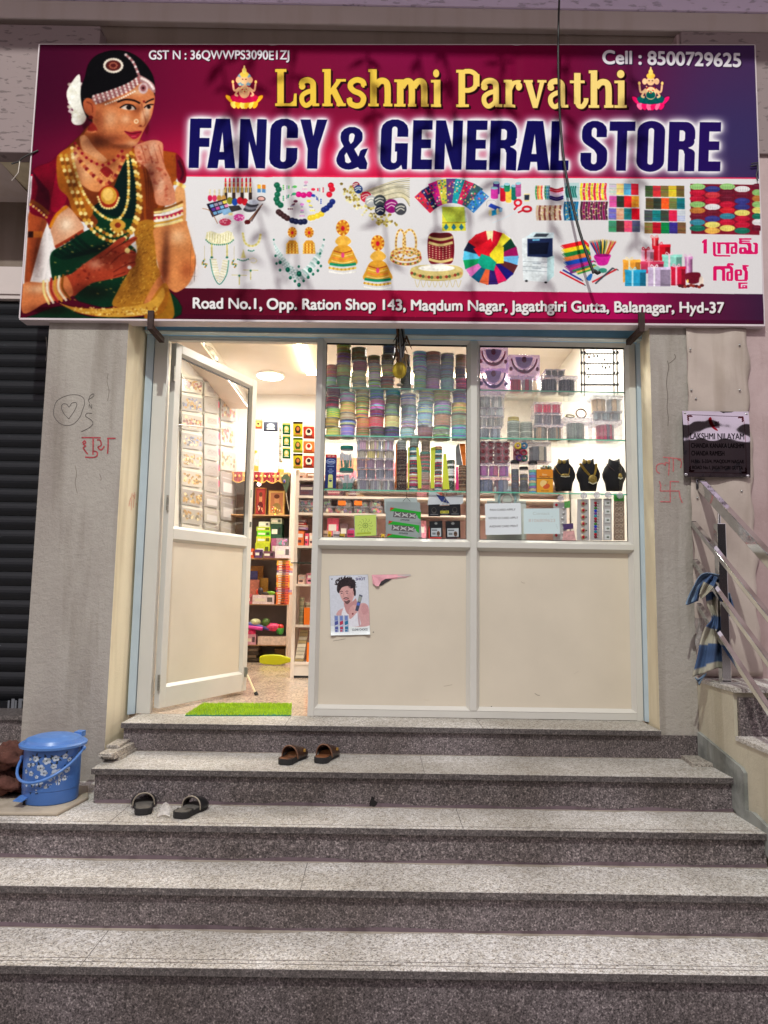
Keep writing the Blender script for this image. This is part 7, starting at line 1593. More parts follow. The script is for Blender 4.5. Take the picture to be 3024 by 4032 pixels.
# lemon and chillies charm hanging at the door head
lc = thing('lemon_charm', 'dried chilli and lemon charm hanging on threads below the sign', 'charm', P(1572, 1480, -.06))
t = MB(); c = P(1573, 1458, -.075); t.ball(c, .0465, .045, .056, mat('yellow lemon', (206, 178, 50), .45, var=.2, vscale=20, bump=.25, bscale=120), 20, 12); t.build('lemon', lc)
t = MB()
for k in range(5): a = -.9+.45*k; t.tube([(c.x+.010*a, c.y-.0455, c.z+.045), (c.x+.022*a, c.y-.046, c.z+.01), (c.x+.012*a, c.y-.0452, c.z-.045)], .0016, 5, mat('lemon seam', (120, 100, 30), .7))
t.build('seams', lc)
t = MB(); m_ch = [mat('dried chilli', (60, 52, 40), .6), mat('straw leaf', (150, 128, 90), .7), mat('dry brown leaf', (110, 78, 54), .7), mat('black thread', (30, 28, 28), .6), mat('clear wrap', (150, 156, 156), .3)]
for k in range(34):
    z0 = c.z+R.uniform(.08, .30); x = c.x+R.uniform(-.035, .035)+.01; y = c.y+R.uniform(-.03, .02); dx = R.uniform(-.035, .035); L = R.uniform(.05, .11)
    t.tube([(x, y, z0), (x+dx*.5, y-.012, z0-L*.5), (x+dx*1.3, y-.004, z0-L)], [.006, .007, .001], 6, m_ch[k % 3])
t.build('dried_leaves', lc)
t = MB()
for k in range(7):
    x = c.x-.028+.008*k; t.tube([(x+.01*math.sin(k), c.y-.02, c.z+.33), (x+.012, c.y-.025-.004*(k % 3), c.z+.18), (c.x+.006*(k-3)*.4+.01, c.y-.02, c.z+.05)], .005, 6, m_ch[3] if k % 2 else m_ch[4])
t.tube([c+Vector((0, 0, -.05)), c+Vector((.002, 0, -.085))], .0014, 5, m_ch[3]); t.ball(c+Vector((.002, 0, -.098)), .022, .016, .010, mat('ash grey husk', (130, 124, 112), .8, bump=.4)); t.build('threads', lc)
# ================================================================== INSIDE THE SHOP
m_lamp = emit('lit lamp lens', (1, .93, .80), 14); m_strip = emit('lit led strip', (1, .80, .42), 30)
lamps = [(-1.2, 2.71), (.15, 1.1), (1.15, 1.0), (.35, 2.75)]
for k, (x, y) in enumerate(lamps):
    th = thing('ceiling_lamp', ['round lit ceiling lamp seen through the open door', 'round lit ceiling lamp above the door-side window', 'round lit ceiling lamp above the far window', 'round lit ceiling lamp deep inside the shop'][k], 'ceiling lamp', (x, y, 3.0), 'round ceiling lamps')
    t = MB(); t.cyl((x, y, 3.03), (x, y, 3.049), .15, n=28, m=m_white); t.build('rim', th)
    t = MB(); t.cyl((x, y, 3.022), (x, y, 3.0295), .135, n=28, m=m_lamp); t.build('lens', th)
    L = bpy.data.lights.new('lamp_light', 'AREA'); L.shape = 'DISK'; L.size = .27; L.energy = ROOM_W*(.85 if k else .7); L.color = (1, .94, .86)
    lo = bpy.data.objects.new('lamp_light', L); COL.objects.link(lo); lo.parent = th; lo.location = (0, 0, .018)
a, b, c = PZ(1172, 1340, 3.03), PZ(1215, 1468, 3.03), PZ(1250, 1468, 3.03)
th = thing('led_strip', 'yellowish lit LED strip bending across the ceiling above the door', 'led strip', (a.x, a.y, 3.0))
t = MB(); t.box(a.x-.02, a.x+.02, .5, b.y, 3.02, 3.04, m_strip); t.build('strip', th)
t = MB(); t.box(a.x-.02, 1.2, b.y, b.y+.04, 3.02, 3.04, m_strip); t.build('strip', th)

m_shelf = mat('white laminate shelf', (226, 212, 200), .45, var=.04)
m_dark = mat('dark laminate back', (120, 110, 108), .6)
# --- white display cabinet facing the windows
YC = 1.90
cab = thing('display_cabinet', 'tall white shelf cabinet inside the shop behind the windows', 'cabinet', (.5, YC, 0))
cx0, cx1 = P(1150, 2400, YC).x, 1.74; zt_c = P(1200, 1850, YC).z
t = MB(); t.box(cx0, cx0+.03, YC, YC+.32, .0, zt_c, m_shelf); t.build('side_panel', cab); t = MB(); t.box(cx1-.03, cx1, YC, YC+.32, 0, zt_c, m_shelf); t.build('side_panel', cab)
t = MB(); t.box(cx0+.0305, cx1-.0305, YC+.30, YC+.32, .02, zt_c, mat('pale pink laminate back', (206, 170, 164), .6)); t.build('back_panel', cab)
cz_ = [P(1200, v, YC).z for v in (1886, 1955, 2022, 2152, 2303, 2465, 2612)]
for z in cz_:
    t = MB(); t.box(cx0+.0305, cx1-.0305, YC+.002, YC+.298, z-.012, z+.010, m_shelf); t.build('shelf', cab)
t = MB(); t.box(cx0+.0305, cx1-.0305, YC+.01, YC+.03, .02, cz_[-1]-.0125, mat('white printed plinth', (216, 206, 196), .5)); t.box(cx0+.031, cx1-.031, YC+.012, YC+.05, 0, .0195, m_gask); t.build('plinth', cab)
t = MB(); z = P(1200, 2217, YC).z; t.box(cx0-.02, cx1-.031, YC-.01, YC+.25, z-.004, z+.004, mat('dark glass edge', (40, 64, 56), .2)); t.build('glass_shelf', cab)
PAL = [(226, 120, 60), (236, 90, 120), (246, 206, 190), (220, 170, 60), (200, 60, 60), (150, 110, 160), (246, 226, 214), (110, 150, 90), (180, 140, 110), (120, 90, 96), (230, 150, 170), (90, 70, 84)]
PN = ['orange', 'pink', 'blush', 'yellow', 'red', 'mauve', 'cream', 'green', 'tan', 'brown', 'rose', 'plum']
def pbox(x0, x1, y0, y1, z0, z1, ci, label, name='carton', cat='carton', grp=None, stripe=True):
    c = PAL[ci]; o = MB(); o.box(x0, x1, y0, y1, z0, z1, mat(PN[ci]+' printed carton', c, .45, var=.25, vscale=55)); o = o.build(name, None, .0015); tag(o, label, cat, grp)
    if stripe:
        h = z1-z0; w_ = x1-x0; t = MB(); t.box(x0+w_*.12, x1-w_*.2, y0-.0008, y0-.0002, z0+h*.55, z0+h*.78, mat('white print', (236, 230, 222), .5)); t.box(x0+w_*.15, x1-w_*.4, y0-.0008, y0-.0002, z0+h*.2, z0+h*.38, mat('dark print', (90, 50, 60), .5)); t.build('print', o)
    return o
SH = ['top', 'second', 'third', 'fourth', 'fifth', 'sixth', 'lowest']
def fill(zi, u0, u1, items, ytop):
    """a row of boxes on a cabinet shelf: (u0, u1, v_top, colour index)"""
    z0 = cz_[zi]+.0105
    for k, (a_, b_, vt, ci) in enumerate(items):
        xa, xb = P(a_, 2000, YC+.04).x, P(b_, 2000, YC+.04).x; zt2 = P(a_, vt, YC+.04).z
        pbox(xa+.001, xb-.001, YC+.04+R.uniform(0, .02), YC+.16, z0, max(z0+.02, zt2), ci, f'{PN[ci]} carton, {ORD[k]} from the door on the {SH[zi]} shelf of the white cabinet', grp='cartons on the white cabinet')
fill(0, 1165, 1245, [(1168, 1200, 1858, 2), (1202, 1242, 1860, 8), (1300, 1400, 1850, 10), (1420, 1500, 1862, 1)], 0)
def cabclear(u0, u1, v0, zi, cols, nm, zb_=None):
    xa, xb = P(u0, 2000, YC+.02).x, P(u1, 2000, YC+.02).x; za = (cz_[zi]+.0105 if zb_ is None else zb_); zb = P((u0+u1)/2, v0, YC+.02).z
    o = MB(); o.box(xa, xb, YC+.02, YC+.18, za, zb-.012, m_pl); o = o.build('plastic_box', None, .003); tag(o, nm, 'plastic box', 'clear boxes on the white cabinet')
    t = MB(); t.box(xa-.003, xb+.003, YC+.017, YC+.183, zb-.0115, zb, m_pl2); t.build('lid', o, .003)
    t = MB()
    for k in range(16): t.ball((R.uniform(xa+.02, xb-.02), YC+.035+R.uniform(0, .10), za+.012+R.uniform(0, (zb-za)*.45)), R.uniform(.010, .018), m=mat('trinket '+str(k % len(cols)), cols[k % len(cols)], .4), n=8, q=5)
    t.build('contents', o); return zb
BR_ = [(226, 90, 150), (236, 150, 60), (120, 180, 120), (240, 226, 190), (90, 60, 140), (200, 60, 60)]
for k, (u0, u1) in enumerate(((1272, 1313), (1318, 1388), (1392, 1452), (1456, 1508))): 
    cabclear(u0, u1, 1994, 2, BR_[k % 3:]+BR_[:1], f'shallow clear box of bright trinkets, {ORD[k]} from the door, lower row behind the packets')
for k, (u0, u1) in enumerate(((1272, 1303), (1326, 1384), (1390, 1448), (1452, 1500))):
    z_ = P(u0, 1993, YC+.02).z; cabclear(u0, u1, 1964, 2, BR_[(k+2) % 4:], f'clear box of trinkets with an orange tag, {ORD[k]} from the door, upper row', z_+.001)
    if k in (1, 2): xa = P(u0+5, 1980, YC).x; t = MB(); t.box(xa, xa+.07, YC+.012, YC+.016, z_+.008, z_+.05, m_orc); tag(t.build('price_tag'), f'orange price tag on the {ORD[k]} clear box of the upper row', 'price tag', 'orange price tags')
cabclear(1172, 1240, 1990, 2, [(40, 60, 60), (220, 110, 60), (200, 180, 90)], 'clear box of dark and orange clips on the cabinet beside the door')
z_ = P(1200, 1990, YC+.02).z+.001; cabclear(1174, 1240, 1968, 2, [(206, 60, 100), (60, 150, 140), (90, 110, 200)], 'clear box of bright pins on the dark clips box beside the door', z_)
z_ = P(1200, 1968, YC+.02).z+.001
fill(1, 0, 0, [(1172, 1242, 1906, 11), (1278, 1350, 1930, 9), (1360, 1430, 1936, 8)], 0)
fill(3, 0, 0, [(1163, 1170, 2096, 9), (1172, 1200, 2088, 0), (1203, 1218, 2100, 1), (1220, 1246, 2098, 2), (1290, 1335, 2040, 1), (1340, 1372, 2060, 9), (1376, 1400, 2080, 5), (1640, 1680, 2050, 10), (1690, 1740, 2070, 4), (1760, 1800, 2060, 11)], 0)
z0 = P(1190, 2086, YC+.05).z
for k, (ci, w_) in enumerate(((5, 1), (8, 1), (4, .8), (9, .9))):
    xa, xb = P(1172, 2000, YC+.05).x, P(1172+42*w_, 2000, YC+.05).x; pbox(xa, xb, YC+.05, YC+.16, z0+.001, z0+.022, ci, f'flat {PN[ci]} box lying {ORD[k]} from the bottom on the upright cartons beside the door', grp='flat boxes on the cabinet'); z0 += .0225
fill(4, 0, 0, [(1180, 1212, 2262, 2), (1214, 1250, 2256, 10)], 0)
z0 = cz_[5]+.0105
for k, (u0, u1, vt, c, nm) in enumerate(((1178, 1198, 2352, [(150, 140, 110), (120, 116, 90)], 'olive silver'), (1200, 1222, 2372, [(170, 160, 140), (130, 110, 80)], 'gold'))):
    xa, xb = P(u0, 2400, YC+.06).x, P(u1, 2400, YC+.06).x; t = MB(); t.cyl(((xa+xb)/2, YC+.06, z0), ((xa+xb)/2, YC+.06, P(u0, vt, YC+.06).z), (xb-xa)/2, n=18, m=banded('bangle roll', c, 60, .3, 'Z', .4)); tag(t.build('bangle_roll'), f'{nm} bangle roll low on the white cabinet beside the door post', 'bangle roll')
t = MB(); t.box(P(1198, 2400, YC+.045).x, P(1221, 2400, YC+.045).x, YC+.034, YC+.037, z0, P(1200, 2392, YC+.04).z, m_orc); tag(t.build('card'), 'orange card before the gold bangle roll on the cabinet', 'card', 'orange cards on the cabinet')
z0 = cz_[6]+.0105
t = MB(); a, b = P(1175, 2600, YC+.05), P(1192, 2480, YC+.05); t.hexa([(a.x-.035, YC+.04, z0), (a.x+.045, YC+.04, z0), (a.x+.045, YC+.10, z0), (a.x-.035, YC+.10, z0)], [(b.x-.02, YC+.04, b.z), (b.x+.05, YC+.04, b.z-.004), (b.x+.05, YC+.10, b.z-.004), (b.x-.02, YC+.10, b.z)], banded('beaded packet', [(206, 196, 176), (150, 130, 90), (190, 180, 160)], 30, .5)); tag(t.build('packet'), 'leaning packet of white and gold trim at the cabinet foot', 'packet')
t = MB(); t.box(P(1207, 2600, YC+.03).x, P(1232, 2600, YC+.03).x, YC+.03, YC+.034, z0, P(1210, 2530, YC+.03).z, m_orc); tag(t.build('card'), 'orange card at the very foot of the cabinet', 'card', 'orange cards on the cabinet')

# --- shelves on the back wall at the end of the room, with a small shrine
YB2 = 3.16
ws = thing('wall_shelves', 'dark backed shelves along the far wall, seen through the door', 'shelves', (-1.2, YB2, 0))
wx0, wx1 = -1.66, P(1140, 2300, YB2).x
wz = [P(1050, v, YB2).z for v in (1862, 2026, 2197, 2379, 2539)]
t = MB(); t.box(wx1-.02, wx1+.004, YB2, 3.49, 0.0, wz[0]+.02, m_shelf); t.build('side_panel', ws)
t = MB(); t.box(wx0, wx1-.021, 3.46, 3.49, 0, wz[0], m_dark); t.build('back_panel', ws)
for k, z in enumerate(wz):
    t = MB(); t.box(wx0, wx1-.0205, YB2, 3.455, z-.012, z, mat('wood edged shelf', (190, 150, 110), .5) if k else mat('orange wood shelf', (214, 130, 50), .5)); t.build('shelf', ws)
def bx(u0, u1, v0, zi, y0, y1, c, label, z0=None, name='carton', cat='carton', grp='cartons on the far shelves', pr=True):
    xa, xb = P(u0, 2200, y0).x, P(u1, 2200, y0).x; za = (wz[zi]+.0006) if z0 is None else z0; zb = P((u0+u1)/2, v0, y0).z
    o = MB(); o.box(xa, xb, y0, y1, za, zb, mat(name+' print', c, .45, var=.22, vscale=40)); o = o.build(name); tag(o, label, cat, grp)
    if pr:
        t = MB(); h = zb-za; w_ = xb-xa; t.box(xa+w_*.1, xa+w_*.6, y0-.001, y0-.0003, za+h*.3, za+h*.62, mat('pale print', (238, 230, 214), .5)); t.box(xa+w_*.68, xb-w_*.08, y0-.001, y0-.0003, za+h*.25, za+h*.75, mat('bold print', tuple(int(v*.45) for v in c), .5)); t.build('print', o)
    return zb
# shrine: cloth valance, two pictures, lamp, peacock feather
t = MB(); z1 = wz[0]-.013
v = []; n = 40
for i in range(n+1):
    x = wx0+.01+(wx1-.04-wx0)*i/n; zz = z1-.075-.028*abs(math.sin(i/n*math.pi*5)); v += [(x, YB2-.012+.006*math.sin(i*.9), z1+.02), (x, YB2-.012+.008*math.sin(i*.9+.5), zz)]
m_val = banded('red gold cloth', [(160, 24, 44), (176, 30, 50), (206, 150, 80), (150, 20, 40)], 34, .6, 'X', .3)
t.add(v, [(2*i, 2*i+2, 2*i+3, 2*i+1) for i in range(n)], m_val, True); o = t.build('valance'); tag(o, 'red and gold scalloped cloth valance over the small shrine', 'valance')
t = MB(); t.tube([(v[2*i+1][0], v[2*i+1][1]-.003, v[2*i+1][2]) for i in range(n+1)], .006, 6, mat('gold fringe', (214, 170, 80), .5)); t.build('fringe', o)
t = MB()
for k in range(12): t.ball((wx0+.04+k*.047, YB2-.022, z1-.03), .014, .004, .016, mat('gold sequin motif', (226, 180, 110), .4, .3), 8, 5)
t.build('motifs', o)
def picture(u0, u1, vt, c0, c1_, label):
    cc = Canvas(120, 150, c0); cc.rect(10, 10, 110, 140, c1_); cc.ell(60, 60, 20, 26, (216, 160, 110)); cc.ell(60, 112, 38, 36, tuple(int(v*.7) for v in c0)); cc.ell(60, 34, 22, 14, (110, 60, 40))
    for k in range(14): cc.ell(20+R.uniform(0, 80), 100+R.uniform(0, 36), 5, 5, R.choice([(240, 220, 160), (220, 80, 60), (250, 240, 220)]))
    yy = YB2+.10; a, b = P(u0, vt, yy), P(u1, vt, yy); za = wz[1]+.001
    o = MB(); o.box(a.x, b.x, yy+.001, yy+.02, za, a.z, mat('gold picture frame', (176, 130, 60), .4, .4)); o = o.build('picture'); tag(o, label, 'picture', 'framed pictures in the shrine')
    uvplane('print', [(a.x+.01, yy-.0005, a.z-.01), (b.x-.01, yy-.0005, a.z-.01), (b.x-.01, yy-.0005, za+.01), (a.x+.01, yy-.0005, za+.01)], imgmat('devotional print', cc.a, .4), o)
picture(1006, 1050, 1920, (150, 40, 50), (180, 70, 60), 'dark red framed picture beside the lit bulb in the shrine'); picture(1058, 1124, 1930, (226, 190, 110), (196, 130, 90), 'golden framed picture of a seated figure beside the peacock feather')
t = MB(); q = P(1020, 1906, YB2+.04); t.ball((q.x, q.y, q.z), .022, m=emit('lit pink bulb', (1, .6, .55), 9), n=12, q=8); tag(t.build('bulb'), 'small lit pinkish bulb under the shrine valance', 'bulb')
t = MB(); q = P(1083, 2018, YB2+.02); t.lathe([(.02, 0), (.006, .02), (.01, .05), (.024, .06), (.0, .09)], (q.x, YB2+.03, wz[1]+.0006), 14, mat('brass', (200, 150, 60), .3, .8)); tag(t.build('oil_lamp'), 'little brass lamp in front of the golden picture', 'lamp')
th = thing('peacock_feather', 'peacock feather with a blue eye hanging at the shrine side', 'feather', P(1128, 1950, YB2-.04))
t = MB(); f_ = lambda u, v_: P(u, v_, YB2-.04)
t.prism([f_(*p) for p in ((1108, 1880), (1118, 1868), (1132, 1866), (1142, 1880), (1136, 1915), (1126, 1945), (1116, 1915))], (0, .004, 0), mat('green barbs', (56, 74, 50), .6, var=.5, vscale=200)); t.build('vane', th)
t = MB(); q = f_(1120, 1896); t.ball((q.x, q.y-.004, q.z), .018, .004, .026, mat('brown ring', (110, 80, 50), .5)); t.ball((q.x, q.y-.008, q.z), .011, .004, .015, mat('blue eye', (40, 60, 150), .3)); t.tube([f_(1126, 1940), f_(1132, 1980), f_(1138, 2010)], .003, 6, mat('feather quill', (200, 190, 170), .5)); t.build('quill', th)
# boxes on the far shelves
z_ = bx(1003, 1060, 2138, 2, YB2+.02, 3.4, (190, 206, 40), 'large lime yellow carton at the bottom of the green stack, far shelf')
z_ = bx(1006, 1062, 2112, 2, YB2+.02, 3.4, (206, 214, 50), 'yellow green carton second from bottom of the green stack, far shelf', z_+.0006)
z_ = bx(1008, 1062, 2090, 2, YB2+.02, 3.4, (120, 220, 40), 'bright green carton in the middle of the green stack, far shelf', z_+.0006)
z_ = bx(1005, 1060, 2074, 2, YB2+.02, 3.4, (180, 206, 50), 'lime carton near the top of the green stack, far shelf', z_+.0006)
bx(1014, 1056, 2054, 2, YB2+.02, 3.4, (220, 226, 196), 'pale carton on top of the green stack, far shelf', z_+.0006)
z_ = bx(1066, 1112, 2120, 2, YB2+.04, 3.4, (170, 90, 130), 'plum carton under the dark green one on the far shelf')
z_ = bx(1062, 1106, 2062, 2, YB2+.04, 3.4, (40, 80, 60), 'dark green carton on the plum one, far shelf', z_+.0006)
bx(1061, 1104, 2040, 2, YB2+.04, 3.4, (206, 214, 180), 'white and green carton on top of the dark green one', z_+.0006)
bx(984, 1000, 2160, 2, YB2, YB2+.1, (226, 90, 40), 'orange red carton next to the rainbow carton, far shelf'); bx(1002, 1032, 2164, 2, YB2-.02, YB2+.018, (90, 60, 110), 'violet rainbow carton before the green stack, far shelf'); bx(1036, 1078, 2170, 2, YB2-.02, YB2+.018, (110, 70, 90), 'dark plum carton before the green stack, far shelf')
bx(1082, 1142, 2150, 2, YB2-.02, YB2+.03, (226, 214, 220), 'white dotted box under the box of balls, far shelf')
xa, xb = P(1090, 2100, YB2).x, P(1136, 2100, YB2).x; z_ = P(1100, 2149, YB2).z
o = MB(); o.box(xa, xb, YB2-.01, YB2+.03, z_, P(1100, 2118, YB2).z, m_pl); o = o.build('plastic_box'); tag(o, 'clear box of pink and teal balls on the white dotted box', 'plastic box')
t = MB()
for k in range(12): t.ball((R.uniform(xa+.02, xb-.02), YB2+.008, z_+.014+R.uniform(0, .05)), .014, m=mat('ball '+str(k % 3), [(226, 110, 170), (60, 160, 150), (180, 120, 200)][k % 3], .4), n=8, q=6)
t.build('contents', o)
zz = wz[3]+.0006; nst = 18; h = (P(1110, 2207, YB2-.01).z-zz)/nst
for k in range(nst):
    ci = R.choice([0, 3, 4, 5, 6, 1, 0, 3]); xa, xb = P(1088+R.uniform(-2, 2), 2300, YB2-.01).x, P(1141+R.uniform(-2, 1), 2300, YB2-.01).x
    o = MB(); o.box(xa, xb, YB2-.01, YB2+.2, zz, zz+h-.0008, mat(PN[ci]+' flat box', tuple(min(255, int(v*1.1)) for v in PAL[ci]), .4, var=.2)); o = o.build('flat_box'); tag(o, f'flat {PN[ci]} carton, {"bottom one" if k == 0 else ("top one" if k == nst-1 else ORD[k]+" from the bottom")} of the tall stack on the far shelf', 'carton', 'flat boxes in the tall far stack')
    t = MB(); t.box(xa+.02, xa+.10, YB2-.0112, YB2-.0104, zz+h*.2, zz+h*.7, mat('pale print', (238, 230, 214), .5)); t.box(xb-.09, xb-.015, YB2-.0112, YB2-.0104, zz+h*.15, zz+h*.75, mat('red print', (206, 70, 80), .5)); t.build('print', o); zz += h
z_ = bx(1000, 1084, 2343, 3, YB2-.02, YB2+.02, (236, 220, 224), 'long white box with pink print on the far shelf')
bx(978, 998, 2340, 3, YB2-.02, YB2+.1, (214, 110, 120), 'pink red carton beside the long white box')
for k, (u0, u1, v0, v1, c, nm) in enumerate(((985, 1034, 2228, 2360, (170, 120, 50), 'gold framed board'), (1026, 1055, 2276, 2360, (190, 140, 50), 'yellow box'), (983, 1012, 2248, 2290, (60, 56, 110), 'dark blue case'), (984, 1020, 2282, 2340, (206, 130, 110), 'salmon carton'))):
    xa, xb = P(u0, 2300, YB2+.2-.04*k).x, P(u1, 2300, YB2+.2-.04*k).x; yy = YB2+.2-.04*k; t = MB(); t.box(xa, xb, yy, yy+.03, (wz[3]+.001), P(u0, v0, yy).z, mat(nm, c, .5, var=.3, vscale=40)); tag(t.build('box'), f'{nm} behind the long white box on the far shelf', 'box')
for k, (u, v_, c, rx, rz, nm) in enumerate(((1066, 2318, (120, 170, 40), .055, .022, 'green plastic toy'), (1026, 2318, (60, 50, 60), .03, .04, 'dark toy figure'), (1012, 2334, (230, 70, 40), .012, .03, 'red marker'), (1050, 2336, (70, 60, 60), .06, .018, 'black gadget'))):
    q = P(u, v_, YB2+.0); t = MB(); t.ball((q.x, YB2+.0, z_+rz+.001), rx, .02, rz, mat(nm, c, .4), 12, 8); tag(t.build('toy'), f'{nm} lying on the long white box, far shelf', 'toy')
# lower shelf: toys and wrapped goods
def lump(u, v_, rx, rz, c, nm, zi, name='packet', cat='packet'):
    q = P(u, v_, YB2); t = MB(); t.ball((q.x, YB2+.02, max(wz[zi]+rz, q.z)), rx, .05, rz, mat(nm, c, .35, var=.4, vscale=30, bump=.6, bscale=40), 14, 9); tag(t.build(name), nm+' on the low far shelf', cat)
t = MB(); a, b = P(975, 2455, YB2), P(1062, 2476, YB2); t.cyl(a, b, .020, n=14, m=mat('blue plastic', (90, 96, 180), .35)); tag(t.build('toy_bat'), 'blue plastic tube lying across the low far shelf', 'toy')
t = MB(); a, b = P(975, 2469, YB2-.02), P(1034, 2476, YB2-.02); t.cyl(a, b, .020, n=14, m=mat('magenta plastic', (214, 60, 160), .35)); tag(t.build('toy_bat'), 'magenta plastic tube below the blue one, low far shelf', 'toy')
lump(990, 2490, .05, .035, (230, 60, 120), 'hot pink wrapped packet', 4); lump(1074, 2470, .10, .045, (214, 60, 110), 'big pink netted packet', 4); lump(1102, 2482, .045, .05, (60, 150, 60), 'green wrapped packet', 4); lump(1104, 2468, .035, .03, (210, 60, 50), 'red wrapped packet', 4); lump(1046, 2452, .05, .05, (70, 100, 40), 'dark green toy frog', 4, 'toy', 'toy'); lump(1005, 2450, .06, .04, (200, 206, 160), 'pale wrapped packet', 4)
bx(1026, 1134, 2506, 4, YB2-.02, YB2+.1, (226, 206, 196), 'plain white tray box on the low far shelf', pr=False); bx(974, 1018, 2498, 4, YB2-.02, YB2+.08, (226, 170, 196), 'pink flowered box beside the plain white tray')
o = MB(); q = PZ(1100, 2615, 0); prof = []
for x, w_ in ((0, .030), (.05, .048), (.14, .055), (.22, .050), (.28, .034), (.33, .020), (.40, .016), (.44, .016)): prof.append((x, w_))
a = PZ(1021, 2618, 0); v = []; 
top = [(a.x+x, 0, .056+w_) for x, w_ in prof]; bot = [(a.x+x, 0, max(.004, .056-w_)) for x, w_ in reversed(prof)]
pts = [(x, a.y-.02, z) for x, y, z in top+bot]
o.prism(pts, (0, .03, 0), mat('neon yellow plastic', (214, 226, 20), .4)); tag(o.build('toy_bat', None, .012, 3), 'bright neon yellow toy bat lying on the floor by the far shelves', 'toy')
for k in range(5):
    t = MB(); t.box(-1.5, P(1012+R.uniform(-8, 6), 2590, YB2).x, YB2+.02, 3.4, .012+.035*k, .012+.035*k+.030, mat('dark folded stack '+str(k % 2), [(70, 60, 52), (110, 96, 84)][k % 2], .8, var=.3)); tag(t.build('folded_sack'), f'dark folded sack, {["bottom", "second", "middle", "fourth", "top"][k]} of the pile under the far shelves', 'sack', 'folded sacks under the far shelves')
t = MB(); t.box(P(1080, 2590, 3.3).x, P(1130, 2590, 3.3).x, 3.3, 3.4, .002, .14, mat('brown carton', (120, 90, 56), .7)); tag(t.build('carton'), 'plain brown carton on the floor behind the yellow toy bat', 'carton')
# top of the shrine: bottles, white board with a glow put in; sachet strips hanging
Yt = YB2+.05
for k, (u, w_, v0) in enumerate(((1006, 13, 1774), (1108, 12, 1815))):
    q0 = P(u-w_, 1800, Yt); q1 = P(u+w_, 1800, Yt); r = (q1.x-q0.x)/2; zb = P(u, v0, Yt).z; h = zb-wz[0]; xc = (q0.x+q1.x)/2
    th = thing('oil_bottle', ['tall clear oil bottle with an orange cap and label above the shrine', 'shorter clear bottle with an orange label above the shrine'][k], 'bottle', (xc, Yt, wz[0]+.0006), 'bottles above the shrine')
    t = MB(); t.lathe([(r, 0), (r, h*.55), (r*.85, h*.66), (r*.38, h*.8), (r*.36, h*.9)], (xc, Yt, wz[0]+.0006), 18, plastic_clear('bottle plastic', (240, 236, 220), .5)); t.build('body', th)
    t = MB(); t.cyl((xc, Yt, wz[0]+h*.08), (xc, Yt, wz[0]+h*.32), r*1.02, n=18, m=mat('orange label', (236, 150, 50), .5)); t.build('label', th)
    t = MB(); t.cyl((xc, Yt, wz[0]+h*.9), (xc, Yt, wz[0]+h), r*.45, n=12, m=mat('yellow cap', (236, 180, 40), .4)); t.build('cap', th)
t = MB(); a, b = P(1020, 1856, Yt+.12), P(1094, 1700, Yt+.12); t.box(a.x, b.x, Yt+.12, Yt+.14, wz[0]+.0006, b.z, emit('glowing white board', (1, .97, .9), 1.6)); tag(t.build('white_board'), 'glowing white plain board standing above the shrine', 'plain board')  # white board, its bright look put in as emission
def sachets(u0, u1, vs0, vs1, n, cols, label, Y_):
    th = thing('sachet_strip', label, 'sachet strip', P((u0+u1)/2, vs1, Y_), 'sachet strips hanging inside the door')
    for k in range(n):
        va, vb = vs0+(vs1-vs0)*k/n, vs0+(vs1-vs0)*(k+.96)/n; c, d_, e_ = cols[k % len(cols)]
        cc = Canvas(48, 64, c); cc.rect(0, 0, 48, 9, d_); cc.ell(24, 34, 14, 17, d_); cc.ell(24, 30, 8, 9, e_); cc.rect(0, 54, 48, 64, tuple(int(v*.7) for v in c)); cc.rect(10, 48, 38, 53, e_)
        uvplane('sachet', [P(u0, va, Y_), P(u1, va+1, Y_), P(u1, vb+1, Y_), P(u0, vb, Y_)], imgmat('sachet print', cc.a, .25), th, 6, 6, lambda a, b: .006*math.sin(a*math.pi)*math.sin(b*math.pi))
gy_ = [((30, 110, 60), (226, 214, 120), (240, 240, 220))]; yg = [((206, 190, 40), (50, 40, 30), (206, 120, 70)), ((190, 200, 50), (60, 90, 30), (226, 150, 90))]; rb = [((190, 60, 40), (246, 236, 214), (60, 40, 50)), ((226, 120, 60), (250, 240, 220), (180, 40, 30))]
sachets(1112, 1144, 1665, 1808, 3, gy_, 'strip of dark green sachets hanging beside the yellow ones', 2.6)
sachets(1154, 1192, 1660, 1848, 3, yg, 'strip of yellow green sachets hanging beside the cabinet', 1.86); sachets(1194, 1238, 1672, 1845, 3, rb, 'strip of red and white sachets hanging by the door post', 1.865)
sachets(1098, 1110, 1670, 1820, 5, [((226, 226, 220), (200, 190, 170), (240, 240, 240))], 'narrow strip of white sachets beside the green strip', 2.7)
sachets(1000, 1034, 1650, 1690, 1, [((196, 90, 50), (240, 190, 90), (60, 40, 30))], 'single orange brown packet hanging above the glowing board', 3.0); sachets(1038, 1094, 1655, 1700, 1, [((50, 52, 64), (120, 130, 130), (200, 206, 200))], 'dark grey packet hanging above the glowing board', 3.0)

